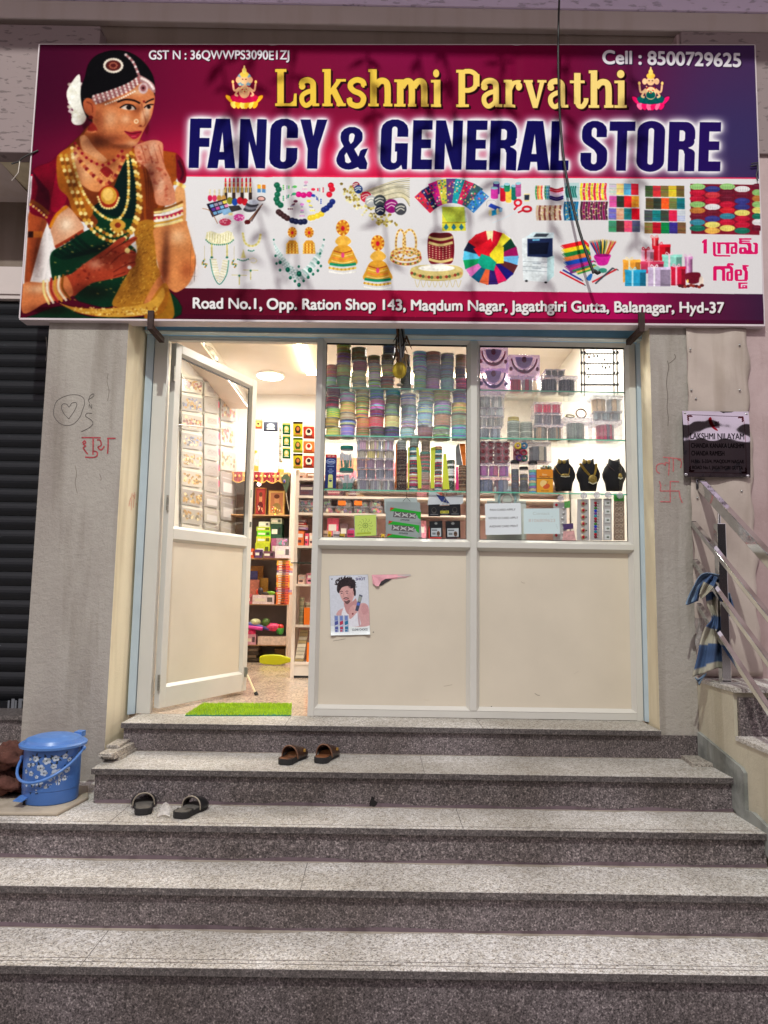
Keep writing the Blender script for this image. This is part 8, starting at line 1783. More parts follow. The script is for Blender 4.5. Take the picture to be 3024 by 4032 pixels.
# --- cards of jewellery hung on the side wall, seen through the door glass
def wallcard(col, row, u0, u1, v0, v1, kind, X_=-1.655):
    p = [PX(u0, v0, X_), PX(u1, v0+(v1-v0)*.12+8, X_), PX(u1, v1+10, X_), PX(u0, v1, X_)]
    th = thing('jewellery_card', f'{["white card with gold trinkets", "white box card with pink edge", "plain white card"][kind]}, {ORD[row]} from the top, {ORD[col]} wall column behind the door', 'jewellery card', p[3], 'jewellery cards hung on the side wall')
    cc = Canvas(120, 90, R.choice([(160, 158, 158), (178, 176, 172), (146, 144, 148)]))
    if kind == 0:
        base = R.choice([(190, 150, 60), (150, 60, 80), (90, 110, 170), (170, 160, 140)])
        for k in range(40): cc.ell(R.uniform(8, 112), 40+R.uniform(-14, 34), R.uniform(4, 8), R.uniform(4, 9), R.choice([base, (160, 120, 40), tuple(int(v*.6) for v in base), (214, 200, 160)]))
        cc.rect(0, 0, 120, 12, (206, 204, 200))
    elif kind == 1:
        cc.rect(22, 24, 98, 62, (140, 138, 142)); cc.line([(28, 44), (44, 32), (60, 46), (76, 32), (92, 46)], 5, (120, 116, 116)); cc.line([(28, 52), (60, 38), (92, 54)], 3, (150, 146, 146)); cc.rect(110, 10, 120, 50, (226, 70, 120)); cc.text('Rose Gold', 40, 80, 9, (120, 110, 110), 84, .01)
    else: cc.rect(12, 20, 108, 24, (190, 190, 196)); cc.rect(18, 40, 100, 78, (206, 206, 210)); cc.rect(84, 10, 92, 16, (150, 120, 160))
    uvplane('card_face', p, imgmat('jewellery card print', cc.a, .35), th)
    t = MB(); q = [Vector(a) for a in p]; t.prism([a+Vector((-.0015, 0, 0)) for a in q], (-.006, 0, 0), mat('white card stock', (222, 220, 216), .6)); t.build('card_back', th)
for r_ in range(9): wallcard(0, r_, 716, 798, 1470+r_*74, 1470+r_*74+70, 0)
for r_ in range(10): wallcard(1, r_, 805, 864, 1500+r_*62, 1500+r_*62+58, 1 if r_ < 7 else 2)
for r_ in range(6): wallcard(2, r_, 870, 928, 1560+r_*98, 1560+r_*98+92, 2 if r_ > 2 else 0)
t = MB(); a, b = PX(700, 1486, -1.66), PX(880, 1515, -1.66); t.tube([a, b], .008, 8, m_chr); a, b = PX(700, 1672, -1.66), PX(880, 1690, -1.66); t.tube([a, b], .008, 8, m_chr); tag(t.build('hanging_rail'), 'thin chrome rails carrying the jewellery cards on the side wall', 'rail')
ts = MB(); ts.box(-1.678, -1.45, .5, 2.9, 2.72, 2.74, m_shelf); tag(ts.build('high_shelf'), 'white shelf high over the jewellery cards', 'shelf')
for k, (y, s_, c, nm) in enumerate(((1.0, .13, (214, 212, 210), 'big crumpled clear bag'), (1.45, .10, (230, 230, 226), 'small white bag'), (2.1, .11, (206, 200, 190), 'grey plastic bag'))):
    t = MB(); t.ball((-1.56, y, 2.7405+s_*.8), .09, s_*1.6, s_*.8, plastic_clear(nm, c, .7), 16, 10); o = t.build('plastic_bag'); tag(o, f'{nm} on the high shelf over the door leaf', 'bag')
    d = o.modifiers.new('Displace', 'DISPLACE'); tx = bpy.data.textures.new('crumple', 'CLOUDS'); tx.noise_scale = .06; d.texture = tx; d.strength = .05
# a few things on the far wall seen through the upper glass and between the goods
for k, (x0, x1, z0, z1, c, nm) in enumerate(((-.55, -.1, 1.9, 2.3, (214, 150, 110), 'salmon'), (.05, .4, 1.95, 2.25, (206, 120, 130), 'rose'), (.9, 1.15, 1.7, 2.2, (226, 90, 140), 'hot pink'), (1.25, 1.5, 1.8, 2.15, (224, 190, 150), 'peach'))):
    t = MB(); t.box(x0, x1, 3.40, 3.44, z0, z1, mat(nm+' wrapped bundle', c, .5, var=.35, vscale=14)); tag(t.build('bundle', None, .01), f'{nm} wrapped bundle hanging on the far wall behind the windows', 'bundle', 'bundles on the far wall')
# ================================================================== THINGS OUTSIDE
# door mat
q = [PZ(728, 2820, 0), PZ(1146, 2820, 0), PZ(1149, 2775, 0), PZ(800, 2775, 0)]
dm = thing('door_mat', 'bright green artificial grass door mat in the doorway', 'mat', (q[0]+q[2])/2)
t = MB(); t.hexa([(p.x, p.y, .0006) for p in q], [(p.x, p.y, .006) for p in q], mat('mat backing', (40, 120, 96), .8)); t.build('backing', dm)
t = MB(); m_gr = [mat('plastic grass '+str(i), c, .6) for i, c in enumerate(((182, 212, 24), (204, 228, 44), (150, 190, 20)))]
for k in range(9000):
    s_, u_ = R.random(), R.random(); p = (q[0]*(1-s_)+q[1]*s_)*(1-u_)+(q[3]*(1-s_)+q[2]*s_)*u_
    a = R.uniform(0, 6.28); w_ = .0022; h = R.uniform(.010, .018); dx, dy = math.cos(a)*w_, math.sin(a)*w_; lx, ly = R.uniform(-.006, .006), R.uniform(-.006, .006)
    t.add([(p.x-dx, p.y-dy, .005), (p.x+dx, p.y+dy, .005), (p.x+lx, p.y+ly, .005+h)], [(0, 1, 2)], m_gr[k % 3])
t.build('pile', dm, fixn=False)

# poster and torn poster on the cream panel
f = lambda p: (p[0]/2.765+1200, p[1]/2.765+2200)
pc = Canvas(300, 450, (206, 210, 220)); pc.T = lambda p: ((p[0]-270)*300/435, (p[1]-180)*450/655)
SK2 = (206, 160, 160)
pc.poly([(270, 735), (710, 735), (710, 835), (270, 835)], (226, 232, 232), smooth=False)
pc.poly([(345, 620), (360, 570), (420, 540), (480, 520), (560, 510), (640, 490), (690, 520), (705, 600), (705, 735), (470, 735), (470, 620)], SK2)
pc.poly([(395, 620), (425, 530), (455, 530), (470, 590), (560, 600), (575, 560), (590, 640), (600, 735), (470, 735), (460, 640)], (222, 222, 230))
pc.ell(655, 560, 40, 60, (190, 136, 140), .5); pc.poly([(575, 580), (590, 640), (600, 735), (585, 735), (575, 660)], (170, 120, 126), .6)
pc.poly([(430, 470), (520, 470), (560, 440), (570, 540), (480, 610), (440, 560)], (190, 140, 140))
pc.poly([(375, 340), (400, 300), (460, 280), (520, 300), (545, 360), (535, 430), (505, 480), (460, 497), (420, 470), (390, 410)], (208, 160, 156)); pc.ell(490, 420, 30, 50, (184, 134, 132), .4)
pc.poly([(352, 330), (366, 262), (410, 222), (470, 212), (530, 238), (556, 300), (552, 340), (520, 318), (480, 300), (430, 306), (392, 330), (378, 372), (360, 366)], (46, 36, 40))
for k in range(40): pc.line([(q0+R.uniform(-5, 5), q1), (q0+R.uniform(-22, 22), q1+R.uniform(-22, 8)), (q0+R.uniform(-26, 26), q1+R.uniform(-6, 14))], 8, (40, 30, 34)) if (q0 := 448+104*math.cos(3.3+k*.078)) and (q1 := 300+92*math.sin(3.3+k*.078)) else None
for k in range(46):
    a = R.uniform(math.pi*.95, 2.05*math.pi); x, y = 448+92*math.cos(a)*R.uniform(.6, 1.05), 305+88*math.sin(a)*R.uniform(.55, 1.0); pc.line([(x, y), (x+R.uniform(-18, 18), y+R.uniform(5, 22)), (x+R.uniform(-16, 20), y+R.uniform(14, 30))], R.uniform(7, 13), R.choice([(40, 30, 36), (58, 44, 48), (30, 24, 28)]))
pc.poly([(535, 330), (560, 340), (560, 400), (545, 410), (535, 370)], (44, 34, 40)); pc.ell(528, 372, 12, 22, (200, 150, 146))
for x in (402, 462): pc.line([(x-14, 362), (x, 354), (x+16, 360)], 6, (60, 40, 44)); pc.ell(x+2, 378, 10, 5, (70, 60, 74))
pc.line([(430, 370), (424, 410), (436, 424)], 4, (170, 116, 116)); pc.line([(422, 440), (450, 428), (482, 438)], 9, (70, 50, 54)); pc.ell(452, 447, 20, 6, (176, 96, 106)); pc.poly([(428, 458), (452, 466), (484, 452), (496, 470), (470, 496), (445, 492)], (84, 60, 62), .85)
pc.poly([(475, 600), (490, 540), (530, 510), (575, 520), (570, 580), (520, 640), (485, 660)], (206, 158, 156))
for k in range(4): pc.line([(520+8*k, 516+14*k), (548+6*k, 530+14*k), (566, 540+12*k)], 13, (212, 166, 162))
pc.poly([(600, 395), (636, 410), (580, 580), (548, 570)], (70, 74, 96), smooth=False); pc.poly([(596, 410), (630, 424), (610, 480), (578, 470)], (150, 156, 150), smooth=False); pc.poly([(574, 480), (606, 490), (596, 520), (564, 512)], (90, 110, 190), smooth=False); pc.ell(520, 606, 9, 9, (110, 30, 40))
for k, c in enumerate([(76, 84, 150), (180, 50, 76), (30, 110, 150)]):
    x = 315+55*k; pc.rect(x, 620, x+44, 802, (150, 160, 190)); pc.rect(x+8, 628, x+36, 672, (110, 130, 190)); pc.poly([(x+4, 690), (x+40, 676), (x+40, 716), (x+4, 726)], c, smooth=False); pc.rect(x+6, 745, x+38, 770, c); pc.rect(x+6, 780, x+30, 796, c); pc.line([(x+6, 735), (x+40, 722)], 6, (236, 236, 240))
pc.text('SHOT', 566, 240, 28, (40, 34, 84), 672, .03); pc.text('CLEAR CHOICE', 508, 790, 22, (56, 60, 70), 678, .02); pc.line([(590, 200), (640, 198)], 3, (120, 120, 140)); pc.line([(290, 206), (300, 228), (308, 208)], 4, (60, 60, 70))
pc.T = lambda p: p
for i in range(3): pc.a[..., i] = .3*pc.a[..., i]+.7*pc.blur(pc.a[..., i].copy(), 1)
pc.a *= 1+.03*pc.blur(np.random.RandomState(2).randn(pc.h, pc.w).astype(np.float32), 3)[..., None]*4
o = uvplane('poster', [P(*f(p), .0335) for p in ((265, 185), (690, 172), (712, 825), (283, 835))], imgmat('poster print', pc.a, .4), None, 14, 20, lambda a, b: .0012*math.sin(a*9+b*4)+(.016*max(0, b-.955)/.045*(1 if (a < .12 or a > .9) else .5) if b > .955 else 0)+.012*max(0, (a-.92)/.08)*max(0, (.08-b)/.08))
tag(o, 'poster of a dark haired man in a white vest holding a spray can', 'poster')
t = MB(); m_tp = mat('faded pink paper', (226, 160, 170), .6, var=.25, vscale=14)
pts = [(730, 175), (1150, 168), (1160, 180), (1100, 205), (950, 222), (880, 218), (830, 250), (805, 300), (775, 298), (740, 270)]
n = len(pts); vv = [P(*f(p), .0335) for p in pts]
for i in (5, 6, 7, 8, 9): vv[i].y -= .016 if i in (7, 8) else .006
t.add(vv, [tuple(range(n))], m_tp); t.add([P(*f(p), .031) for p in ((800, 296), (815, 258), (870, 220), (950, 222), (880, 262), (840, 290))], [tuple(range(6))], mat('dark poster print', (50, 44, 48), .6)); t.add([P(*f(p), .0325) for p in ((1010, 175), (1150, 168), (1160, 182), (1010, 214))], [(0, 1, 2, 3)], mat('pale poster print', (196, 190, 184), .6))
tag(t.build('torn_poster', fixn=False), 'torn pink strip remaining from a removed poster beside the man poster', 'poster scrap')
t = MB(); p = P(1470, 2489, .0345); t.ball((p.x, .035, p.z), .004, .001, .003, m_dk, 8, 5); p = P(1935, 2782, .0345); t.ball((p.x, .035, p.z), .004, .001, .003, m_dk, 8, 5)
tag(t.build('specks'), 'two tiny dark specks stuck on the cream panels', 'specks')

# name plate
f = lambda p: (p[0]/2.765+2500, p[1]/2.765+1250)
Wp, Hp = 360, 360; np_ = Canvas(Wp, Hp, (198, 190, 200)); np_.T = lambda p: ((p[0]-515)*Wp/735, (p[1]-1018)*Hp/720)
dk = (16, 12, 16)
np_.line([(575, 1060), (1180, 1075)], 5, (60, 40, 50)); np_.line([(568, 1065), (585, 1680)], 4, (110, 40, 50)); np_.line([(1190, 1080), (1205, 1690)], 4, (110, 40, 50)); np_.line([(585, 1690), (1205, 1695)], 4, (110, 40, 50))
for x, y, sx, sy in ((570, 1072, 1, 1), (1182, 1080, -1, 1), (580, 1680, 1, -1), (1205, 1690, -1, -1)):
    for k in range(6): np_.ell(x+sx*k*9, y+sy*(k % 2)*8, 9, 7, (70, 24, 30)); np_.ell(x+sx*(k % 2)*8, y+sy*k*10, 7, 9, (70, 24, 30))
np_.poly([(800, 1110), (830, 1085), (850, 1150), (880, 1200), (900, 1235), (860, 1220), (820, 1180)], (150, 24, 40)); np_.rect(868, 1130, 920, 1205, (120, 100, 112))
# (half hidden by reflections in the photo: the readable words only)
def ptx(s_, x, y, h, x1): np_.text(s_, x, y, h, dk, x1, .022)
ptx('LAKSHMI NILAYAM', 590, 1330, 66, 1182); ptx('CHANDA KANAKA LAKSHMI', 596, 1424, 50, 1180); ptx('CHANDA RAMESH', 600, 1508, 50, 958); ptx('H.No. 5-33/4, MAQDUM NAGAR', 600, 1588, 36, 1178); ptx('ROAD No.1, JAGATHGIRI GUTTA', 610, 1655, 36, 1166)
m_np = imgmat('engraved mirror steel', np_.a, .07, .5); nn_, nl_ = nodes(m_np); b_ = nn_['Principled BSDF']; b_.inputs['Metallic'].default_value = 1.0
tc_ = nn_.new('ShaderNodeTexCoord'); nz_ = nn_.new('ShaderNodeTexNoise'); nz_.inputs['Scale'].default_value = 5.5; nz_.inputs['Detail'].default_value = 1
nl_.new(tc_.outputs['Object'], nz_.inputs['Vector']); bp_ = nn_.new('ShaderNodeBump'); bp_.inputs['Strength'].default_value = .3; bp_.inputs['Distance'].default_value = .05; nl_.new(nz_.outputs[0], bp_.inputs['Height']); nl_.new(bp_.outputs[0], b_.inputs['Normal'])
cs_ = [P(*f(p), -.325) for p in ((515, 1018), (1235, 1025), (1260, 1742), (533, 1733))]
npl = thing('name_plate', 'mirror finish steel name plate with engraved capitals above the handrail', 'name plate', cs_[3])
uvplane('engraved_face', cs_, m_np, npl, 8, 12, lambda a, b: .010*math.sin(math.pi*b)+.003*math.sin(7*a+5*b))
t = MB(); t.prism([p+Vector((0, .002, 0)) for p in cs_], (0, .006, 0), m_ss)
for c in ((545, 1040), (1215, 1050), (558, 1710), (1230, 1725)): p = P(*f(c), -.326); t.ball((p.x, -.327, p.z), .009, .004, .009, m_ss, 10, 6)
t.build('plate', npl)

# towel tied round the lower rails, with a clear bag behind it
m_tw = bpy.data.materials.new('striped towel'); m_tw.use_nodes = True; n_, l_ = nodes(m_tw); b_ = n_['Principled BSDF']; b_.inputs['Roughness'].default_value = .95
at = n_.new('ShaderNodeAttribute'); at.attribute_name = 'stripe'; l_.new(at.outputs['Color'], b_.inputs['Base Color'])
tc_ = n_.new('ShaderNodeTexCoord'); nz_ = n_.new('ShaderNodeTexNoise'); nz_.inputs['Scale'].default_value = 260; l_.new(tc_.outputs['Object'], nz_.inputs['Vector']); bp_ = n_.new('ShaderNodeBump'); bp_.inputs['Strength'].default_value = .5; bp_.inputs['Distance'].default_value = .004; l_.new(nz_.outputs[0], bp_.inputs['Height']); l_.new(bp_.outputs[0], b_.inputs['Normal'])
BLU, CRM, LBL = lin((62, 84, 120)), lin((168, 162, 144)), lin((110, 130, 152))
tw = thing('towel', 'blue and cream striped towel tied round the stair rails beside the shop', 'towel', P(2760, 2690, -.46))
f = lambda p, Y_: P(p[0]/1.9237+2500, p[1]/1.9237+1950, Y_)
def cloth(rows, Y_, colf, name, nx=14):
    """rows: list of (left, right) crop points down the cloth"""
    Lp = spline([r_[0] for r_ in rows], 8); Rp = spline([r_[1] for r_ in rows], 8); v = []; cl = []; fs = []; N = len(Lp)
    for j in range(N):
        for i in range(nx+1):
            s_ = i/nx; p = Lp[j]*(1-s_)+Rp[j]*s_
            yy = Y_-.018*math.sin(s_*9+j*.05)-.012*math.sin(s_*17+1)+.004*math.sin(j*.5)
            v.append(tuple(f(p, yy))); cl.append(colf(s_, j/(N-1)))
    for j in range(N-1):
        for i in range(nx): fs.append((j*(nx+1)+i, j*(nx+1)+i+1, (j+1)*(nx+1)+i+1, (j+1)*(nx+1)+i))
    t = MB(); t.add(v, fs, m_tw, True); o = t.build(name, tw)
    at = o.data.attributes.new('stripe', 'FLOAT_COLOR', 'POINT'); at.data.foreach_set('color', np.array([(*c, 1) for c in cl], np.float32).ravel())
    o.modifiers.new('Solidify', 'SOLIDIFY').thickness = .006
def cf(s_, t_): 
    k = t_+.03*s_
    return BLU if k < .12 else (CRM if k < .30 else (BLU if k < .50 else (CRM if k < .70 else (BLU if k < .93 else CRM))))
cloth([((535, 760), (640, 700)), ((545, 830), (640, 820)), ((580, 930), (640, 960)), ((535, 1000), (638, 1040)), ((500, 1110), (640, 1120)), ((478, 1230), (636, 1210)), ((440, 1375), (635, 1305))], -.50, cf, 'hanging_end')
cloth([((640, 600), (600, 690)), ((540, 585), (590, 650)), ((480, 620), (545, 650)), ((430, 720), (505, 700)), ((392, 815), (490, 760)), ((400, 832), (480, 800))], -.515, lambda s_, t_: LBL if s_ < .62 and t_ < .9 else BLU, 'loop')
cloth([((625, 625), (575, 600)), ((600, 690), (520, 650)), ((560, 740), (495, 700)), ((500, 790), (490, 745))], -.545, lambda s_, t_: BLU if t_ < .35 else CRM, 'fold')
cloth([((700, 735), (720, 745)), ((700, 830), (745, 820)), ((700, 920), (762, 905))], -.44, lambda s_, t_: BLU if t_ > .3 else LBL, 'far_end', 6)
cloth([((520, 1370), (545, 1350)), ((480, 1400), (520, 1380)), ((455, 1385), (490, 1440))], -.505, lambda s_, t_: LBL, 'corner', 6)
t = MB(); a, b = f((455, 930), -.40), f((540, 1170), -.40); v = []; fs = []
for j in range(9):
    for i in range(7): v.append((a.x+(b.x-a.x)*i/6, -.40+.012*math.sin(i*1.9+j*1.3), a.z+(b.z-a.z)*j/8))
for j in range(8):
    for i in range(6): fs.append((j*7+i, j*7+i+1, (j+1)*7+i+1, (j+1)*7+i))
t.add(v, fs, plastic_clear('clear bag film', (200, 196, 192), .4), True); tag(t.build('plastic_bag'), 'clear plastic bag hanging behind the striped towel', 'bag')

# sandals ---------------------------------------------------------------
def sandal(name, label, heel, ang, L, W_, kind, group, cat):
    th = thing(name, label, cat, heel, group); base = Vector(heel); ca_, sa_ = math.cos(ang), math.sin(ang)
    def loc(s_, t_, z): return (base.x+s_*sa_+t_*ca_, base.y+s_*ca_-t_*sa_, base.z+z)
    prof = [(0, .36), (.04, .62), (.12, .76), (.28, .74), (.45, .78), (.62, .95), (.75, 1.0), (.88, .86), (.96, .55), (1.0, .18)]
    hw = lambda s_: np.interp(s_, [p[0] for p in prof], [p[1] for p in prof])*W_/2
    m_s = mat('black rubber sole', (30, 28, 28), .7); m_f = mat('tan footbed', (122, 74, 42), .45, var=.25, vscale=30) if kind == 'brown' else mat('dark grey footbed', (96, 92, 86), .7, var=.3, vscale=50, bump=.2, bscale=200)
    ss_ = [i/18 for i in range(19)]
    out = [(s_*L, hw(s_)) for s_ in ss_]+[(s_*L, -hw(s_)*.92) for s_ in reversed(ss_)]
    h = .026
    t = MB(); n = len(out); lo = [loc(a*1.0, b, 0.0005) for a, b in out]; hi = [loc(a, b*1.04, h*(1.25 if a < L*.3 else 1)) for a, b in out]
    t.add(lo+hi, [tuple(reversed(range(n))), tuple(range(n, 2*n))]+[(k, (k+1) % n, n+(k+1) % n, n+k) for k in range(n)], m_s); t.build('sole', th, .003)
    t = MB(); t.add([loc(a*.985+.002, b*.90, h*(1.25 if a < L*.3 else 1)+.0012) for a, b in out], [tuple(range(n))], m_f); t.build('footbed', th)
    m_u = mat('brown leather', (62, 40, 29), .36, var=.3, vscale=40, bump=.15, bscale=90) if kind == 'brown' else mat('black strap', (26, 26, 28), .3)
    s0, s1 = (.36, .99) if kind == 'brown' else (.52, .84)
    N = 16; A = 14; v = []; fs = []
    for i in range(N+1):
        q = i/N; s_ = s0+(s1-s0)*q
        hh = (.072-.046*q**1.2) if kind == 'brown' else (.058-.020*q)
        for j in range(A+1):
            a = math.pi*j/A; lift = (.10*L*(math.sin(a)) if q == 0 else .10*L*math.sin(a)*(1-q))*(-1 if kind == 'brown' else .4)
            v.append(loc(s_*L-lift*(-.55), hw(s_)*1.05*math.cos(a), h*.7+hh*math.sin(a)**.8))
    for i in range(N):
        for j in range(A):
            if kind == 'brown' and i in (4, 7, 10) and 3 < j < 11: continue
            fs.append((i*(A+1)+j, i*(A+1)+j+1, (i+1)*(A+1)+j+1, (i+1)*(A+1)+j))
    t = MB(); t.add(v, fs, m_u, True); o = t.build('upper', th, fixn=False); o.modifiers.new('Solidify', 'SOLIDIFY').thickness = .004
    t = MB(); rim = v[:A+1]
    if kind == 'brown': t.tube(rim, .0038, 6, mat('leather piping', (120, 84, 62), .5))
    else:
        pts = [Vector(p) for p in spline(rim, 4)]
        for p in pts: t.ball(p, .0042, m=mat('bead trim', (150, 140, 124), .35, .4), n=7, q=5)
    t.build('trim', th)
    if kind == 'brown':
        t = MB(); t.box(*sorted((loc(L*.62, hw(.62)*1.06, 0)[0]-.006, loc(L*.62, hw(.62)*1.06, 0)[0]+.006)), *sorted((loc(L*.62, hw(.62)*1.06, 0)[1]-.006, loc(L*.62, hw(.62)*1.06, 0)[1]+.006)), base.z+.045, base.z+.060, mat('brass buckle', (190, 150, 80), .3, .8)); t.build('buckle', th)
h1 = PZ(1115, 3014, Z1); h2 = PZ(1258, 3008, Z1)
sandal('sandal', 'brown leather sandal nearer the bin on the second step', h1, rad(16), .255, .120, 'brown', 'brown sandals', 'sandal'); sandal('sandal', 'brown leather sandal farther from the bin on the second step', h2, rad(12), .25, .116, 'brown', 'brown sandals', 'sandal')
h1 = PZ(562, 3212, Z2); h2 = PZ(700, 3226, Z2)
sandal('slipper', 'black beaded slipper between the bin and the clear wrapper', h1, rad(-17), .235, .118, 'black', 'black slippers', 'slipper'); sandal('slipper', 'black beaded slipper on the far side of the clear wrapper from the bin', h2, rad(16), .235, .118, 'black', 'black slippers', 'slipper')
t = MB(); q = PZ(640, 3222, Z2); v = []; fs = []
for j in range(8):
    for i in range(7): v.append((q.x-.032+.011*i+R.uniform(-.004, .004), q.y+.005+.008*j, Z2+.002+(.040*math.sin(i/6*math.pi)*math.sin((j+.6)/8*math.pi*.9))+R.uniform(0, .008)+.03*(j/7)*(1-abs(i-3)/4)))
for j in range(7):
    for i in range(6): fs.append((j*7+i, j*7+i+1, (j+1)*7+i+1, (j+1)*7+i))
t.add(v, fs, plastic_clear('crinkled clear wrapper', (226, 222, 216), .5)); tag(t.build('wrapper'), 'crumpled clear plastic wrapper between the two black slippers', 'wrapper')

# tile offcuts -----------------------------------------------------------
m_tile = granite('pale tile offcut', (110, 100, 92), (176, 166, 152), (212, 204, 190), .55, 140, .2)
def slab(pts, z, h, label, grp=None, zt=0, name='tile_offcut', cat='tile'):
    t = MB(); b = [PZ(u, v_, z) for u, v_ in pts]; t.hexa([(p.x, p.y, z+.0006+zt*i) for i, p in zip((0, 0, 1, 1), b)], [(p.x, p.y, z+h+zt*i) for i, p in zip((0, 0, 1, 1), b)], m_tile); return tag(t.build(name, None, .001), label, cat, grp)
g2 = 'granite offcuts stacked by the pillar'
slab([(392, 2994), (474, 2994), (546, 2951), (470, 2951)], Z1, .016, 'lowest granite offcut of the small stack beside the pillar', g2)
slab([(396, 2990), (452, 2990), (530, 2946), (462, 2946)], Z1+.017, .016, 'granite offcut second from the bottom of the stack beside the pillar', g2)
slab([(386, 2981), (440, 2983), (528, 2936), (470, 2934)], Z1+.034, .018, 'wide granite offcut third from the bottom, jutting out furthest', g2)
slab([(418, 2946), (470, 2946), (512, 2920), (462, 2920)], Z1+.053, .016, 'small granite offcut on top of the stack beside the pillar', g2)
slab([(2728, 3021), (2817, 3021), (2755, 2976), (2668, 2976)], Z1, .020, 'loose grey granite tile on the second step by the skirting')
t = MB(); b = [PZ(-60, 3212, Z2), PZ(225, 3215, Z2), PZ(348, 3150, Z2), PZ(345, 3105, Z2), PZ(-60, 3105, Z2)]
n = len(b); t.add([(p.x, p.y, Z2+.0006) for p in b]+[(p.x, p.y, Z2+.018) for p in b], [tuple(reversed(range(n))), tuple(range(n, 2*n))]+[(k, (k+1) % n, n+(k+1) % n, n+k) for k in range(n)], plaster('pale stone slab', (176, 164, 146), (130, 118, 104), .4, .3, 40)); tag(t.build('stone_slab', None, .006), 'pale stone slab lying under the blue bin', 'slab')

# blue pedal bin ----------------------------------------------------------
zb = Z2+.0190; fr = PZ(200, 3176, zb); rB = .138; cb_ = Vector((P(200, 3000, fr.y+rB).x+.0, fr.y+rB, zb))
zr = P(215, 2920, cb_.y).z; rT = (P(338, 2920, cb_.y).x-P(89, 2920, cb_.y).x)/2-.012; cb_.x = (P(335, 2920, cb_.y).x+P(89, 2920, cb_.y).x)/2
m_bin = mat('blue plastic', (66, 106, 170), .36, var=.10, vscale=9); m_bin2 = mat('light blue plastic', (84, 128, 194), .34, var=.12, vscale=9)
H = zr-zb; rf = lambda z: rB+(rT-.016-rB)*(z/H)
bn = thing('pedal_bin', 'blue plastic pedal bin with a white flower print standing beside the pillar', 'bin', cb_)
t = MB(); t.lathe([(rB*.98, 0), (rB, .004), (rf(.068), .066), (rf(.068)+.002, .069), (rf(H), H-.012)], cb_, 40, m_bin); t.build('body', bn)
t = MB(); t.lathe([(rT*.96, H-.018), (rT+.010, H-.014), (rT+.012, H-.002), (rT+.004, H+.004), (rT-.012, H+.006), (rT*.86, H+.022), (rT*.6, H+.036), (rT*.3, H+.043), (.001, H+.045)], cb_, 40, m_bin2); t.box(cb_.x+.06, cb_.x+.10, cb_.y+rT*.7, cb_.y+rT+.012, zb+H, zb+H+.03, m_bin2); t.build('lid', bn)
t = MB(); pts = []
for k in range(17):
    a = math.pi*k/16; x = cb_.x+(rT+.004)*math.cos(a); s_ = math.sin(a); pts.append((x-.012*s_, cb_.y-(rT+.008)*s_*.98-.002, zb+H-.03-.112*s_-.055*(1-math.cos(a))*.5))
t.tube(pts, .0075, 8, m_bin2)
for k in (0, 16): t.ball(pts[k], .014, m=m_bin2, n=10, q=6)
t.build('handle', bn)
t = MB(); p = P(110, 3150, cb_.y-rB); t.hexa([(cb_.x-.115, cb_.y-rB-.03, zb+.030), (cb_.x-.062, cb_.y-rB-.045, zb+.030), (cb_.x-.062, cb_.y-rB+.05, zb+.034), (cb_.x-.115, cb_.y-rB+.05, zb+.034)], [(cb_.x-.115, cb_.y-rB-.03, zb+.036), (cb_.x-.062, cb_.y-rB-.045, zb+.036), (cb_.x-.062, cb_.y-rB+.05, zb+.042), (cb_.x-.115, cb_.y-rB+.05, zb+.042)], m_bin2); t.build('pedal', bn, .003)
t = MB(); t.box(cb_.x-.088, cb_.x-.070, cb_.y-rB+.022, cb_.y-rB+.030, zb, zb+.03, m_gask); t.build('pedal_slot', bn)
t = MB(); mw = mat('white petal print', (186, 196, 208), .4, var=.3, vscale=90); mc = mat('grey petal print', (150, 158, 166), .4); md = mat('dark leaf print', (28, 44, 60), .4)
def onb(th_, z, du, dv, lift=.0012): 
    r_ = rf(z+dv)+lift; a = th_+du/r_; return (cb_.x+r_*math.cos(a), cb_.y+r_*math.sin(a), zb+z+dv)
FL = [(-2.05, .20, .5), (-1.75, .235, .7), (-1.35, .225, .8), (-1.05, .235, .7), (-.72, .24, .6), (-1.55, .19, .8), (-1.85, .205, .4), (-1.10, .195, .6), (-2.2, .165, .5), (-1.92, .16, .6), (-1.42, .165, .7), (-.98, .155, 1.25), (-.62, .17, .7), (-1.68, .145, .4), (-2.15, .105, .7), (-1.85, .10, 1.0), (-1.55, .10, 1.0), (-1.25, .095, .8), (-.88, .115, .8), (-.70, .13, .6), (-1.2, .13, .45), (-2.35, .11, .5), (-1.65, .075, .4), (-.55, .22, .5), (-2.0, .23, .35)]
for i, (th_, z, s_) in enumerate(FL):
    R_ = .025*s_
    for k in range(3):
        a = R.uniform(0, 6.28); d_ = R_*1.15
        t.add([onb(th_, z, math.cos(a)*d_+math.cos(a+b)*R_*rr_, math.sin(a)*d_+math.sin(a+b)*R_*rr_, .0008) for b, rr_ in ((0, .75), (1.6, .32), (3.1, .5), (4.7, .32))], [(0, 1, 2, 3)], md)
    for k in range(5):
        a = 2*math.pi*k/5+i; cx_, cy_ = math.cos(a)*R_*.6, math.sin(a)*R_*.5
        t.add([onb(th_, z, cx_+math.cos(b)*R_*.5, cy_+math.sin(b)*R_*.42, .0012+.0001*k) for b in np.linspace(0, 6.28, 9)[:-1]], [tuple(range(8))], mw if (k+i) % 3 else mc)
    t.add([onb(th_, z, math.cos(b)*R_*.22, math.sin(b)*R_*.2, .0020) for b in np.linspace(0, 6.28, 7)[:-1]], [tuple(range(6))], md)
t.build('flower_print', bn, fixn=False)

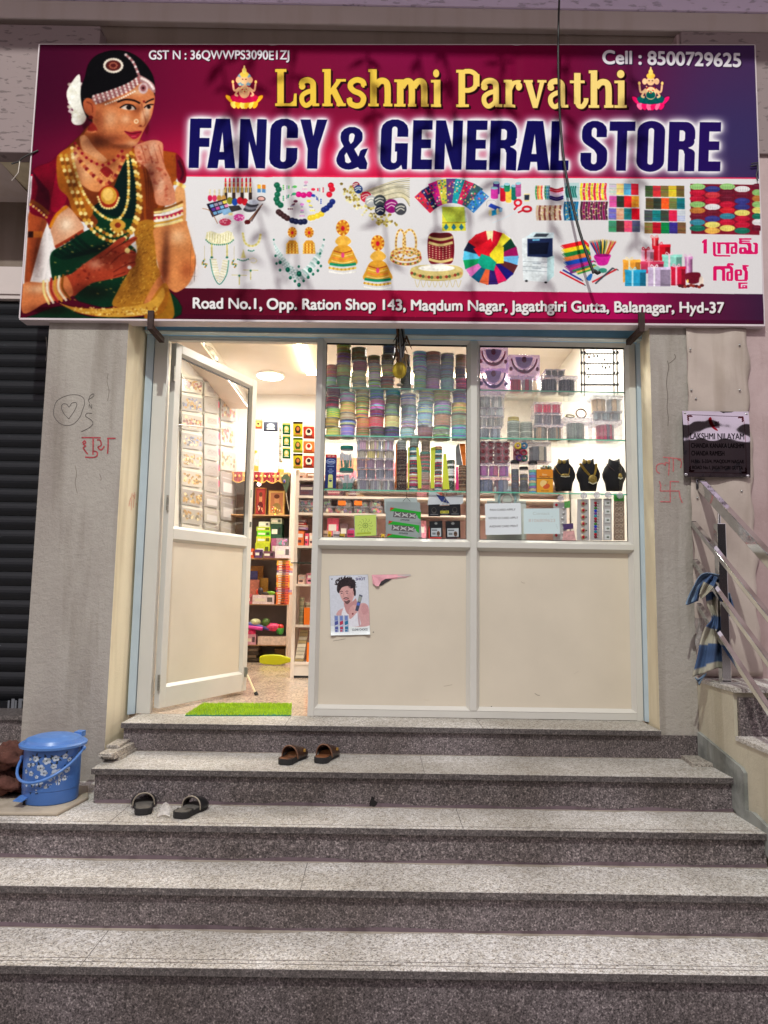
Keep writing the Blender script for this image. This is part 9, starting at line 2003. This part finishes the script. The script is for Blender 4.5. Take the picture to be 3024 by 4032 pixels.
# red stones beside the bin
m_st = plaster('red laterite stone', (100, 64, 55), (56, 40, 36), .7, 1.0, 18)
for k, (u, v_, rx, ry, rz, zz, nm) in enumerate(((20, 3190, .135, .12, .072, Z2+.019, 'lower rough red stone under another beside the bin'), (25, 3080, .13, .12, .075, Z2+.019+.128, 'upper rough red stone resting on another beside the bin'))):
    p = PZ(u, 3165, Z2); t = MB(); t.ball((p.x-.025, p.y+.10, zz+rz*.9), rx, ry, rz, m_st, 60, 40); o = t.build('stone'); tag(o, nm, 'stone', 'red stones by the bin')
    d = o.modifiers.new('Displace', 'DISPLACE'); tx = bpy.data.textures.new('rock', 'CLOUDS'); tx.noise_scale = .09; d.texture = tx; d.strength = .11; d.mid_level = .6; d2 = o.modifiers.new('Displace', 'DISPLACE'); tx = bpy.data.textures.new('grit', 'CLOUDS'); tx.noise_scale = .025; d2.texture = tx; d2.strength = .03

# across the street: dark house fronts, a street lamp, and a tree whose branch shades the sign
m_op = plaster('dim house plaster', (72, 64, 64), amt=.3)
for k, (x0, x1, h) in enumerate(((-16, -5.2, 6.2), (-4.8, 3.5, 5.2), (4.0, 16, 6.6))):
    th = thing('house', f'dim plastered house front across the street, {["lower", "lowest", "tallest"][k]} of three', 'house', ((x0+x1)/2, -17, ZG), 'houses across the street')
    t = MB(); t.box(x0, x1, -22, -17, ZG, h, m_op); t.build('wall', th)
    t = MB(); t.box(x0-.2, x1+.2, -22, -16.6, h, h+.25, m_op); t.build('roof', th)
    for q in range(3): xx = x0+(x1-x0)*(q+.5)/3; t = MB(); t.box(xx-.6, xx+.6, -17.0, -16.97, 1.2, 2.8, mat('dark window', (20, 20, 24), .2)); t.build('window', th)
sl = thing('street_lamp', 'street lamp pole with a lit head standing across the steps', 'street lamp', (LAMP.x-.3, LAMP.y-.6, ZG))
t = MB(); px, py = LAMP.x-.3, LAMP.y-.6; t.tube([(px, py, ZG), (px, py, LAMP.z-.3), (px+.04, py+.1, LAMP.z+.02), (LAMP.x, LAMP.y-.15, LAMP.z+.12)], [.07, .05, .035, .03], 10, mat('galvanised pole', (130, 132, 134), .5, .6)); t.build('pole', sl)
t = MB(); t.box(LAMP.x-.12, LAMP.x+.12, LAMP.y-.3, LAMP.y+.2, LAMP.z+.09, LAMP.z+.16, mat('lamp housing', (110, 112, 114), .5)); t.build('housing', sl)
L = bpy.data.lights.new('street_lamp_light', 'POINT'); L.energy = LAMP_W; L.color = (.95, 1.0, .93); L.shadow_soft_size = .075
lo = bpy.data.objects.new('street_lamp_light', L); COL.objects.link(lo); lo.parent = sl; lo.location = LAMP-Vector(sl.location)
tr = thing('tree', 'street tree beside the steps whose drooping branch shades the sign', 'tree', (-4.3, -3.0, ZG))
m_bark = mat('bark', (74, 58, 46), .9, var=.4, bump=.5); m_leaf = [mat('leaf '+str(i), c, .5) for i, c in enumerate(((44, 74, 34), (58, 92, 40), (36, 60, 30)))]
t = MB(); t.tube(spline([(-4.3, -3.0, ZG), (-4.25, -3.0, 1.5), (-4.1, -2.9, 3.6), (-3.4, -2.5, 5.4), (-2.2, -2.15, 5.85), (-.9, -2.0, 5.9), (.3, -1.95, 5.8), (1.4, -1.95, 5.6)], 5), [.13-.118*i/35 for i in range(36)], 8, m_bark); t.build('trunk', tr)
def twig(p0, p1, n=12):
    p0, p1 = Vector(p0), Vector(p1); mid = (p0+p1)/2+Vector((R.uniform(-.1, .1), R.uniform(-.1, .1), .12)); q = [Vector(x) for x in spline([p0, mid, p1], 6)]
    bt.tube(q, .007, 5, m_bark)
    for i in range(n*2):
        b = q[min(len(q)-1, int((.25+.75*i/(n*2))*len(q)))]; d = Vector((R.uniform(-1, 1), R.uniform(-.6, .6), R.uniform(-1.3, -.2))).normalized(); L_ = R.uniform(.08, .14); w_ = Vector((d.z, R.uniform(-.5, .5), -d.x)).normalized()*L_*.16
        lt.add([b, b+d*L_*.4+w_, b+d*L_, b+d*L_*.4-w_], [(0, 1, 2, 3)], m_leaf[i % 3])
bt, lt = MB(), MB()
for (x0, z0, x1, z1) in ((-1.5, 5.6, -1.1, 4.7), (-1.0, 5.6, -.95, 4.55), (-.7, 5.6, -.45, 4.4), (-.45, 5.6, -.2, 4.75), (-.3, 5.55, .0, 4.35), (.1, 5.5, .15, 4.7), (.5, 5.4, .35, 4.6), (.7, 5.4, .9, 4.75), (-1.2, 5.6, -1.25, 4.5)):
    twig((x0*.9+.25, -1.95+R.uniform(-.1, .1), z0+.1), (x1*.9+.25, -1.7+R.uniform(-.25, .15), z1-.62))
bt.build('branches', tr); lt.build('crown', tr, fixn=False)
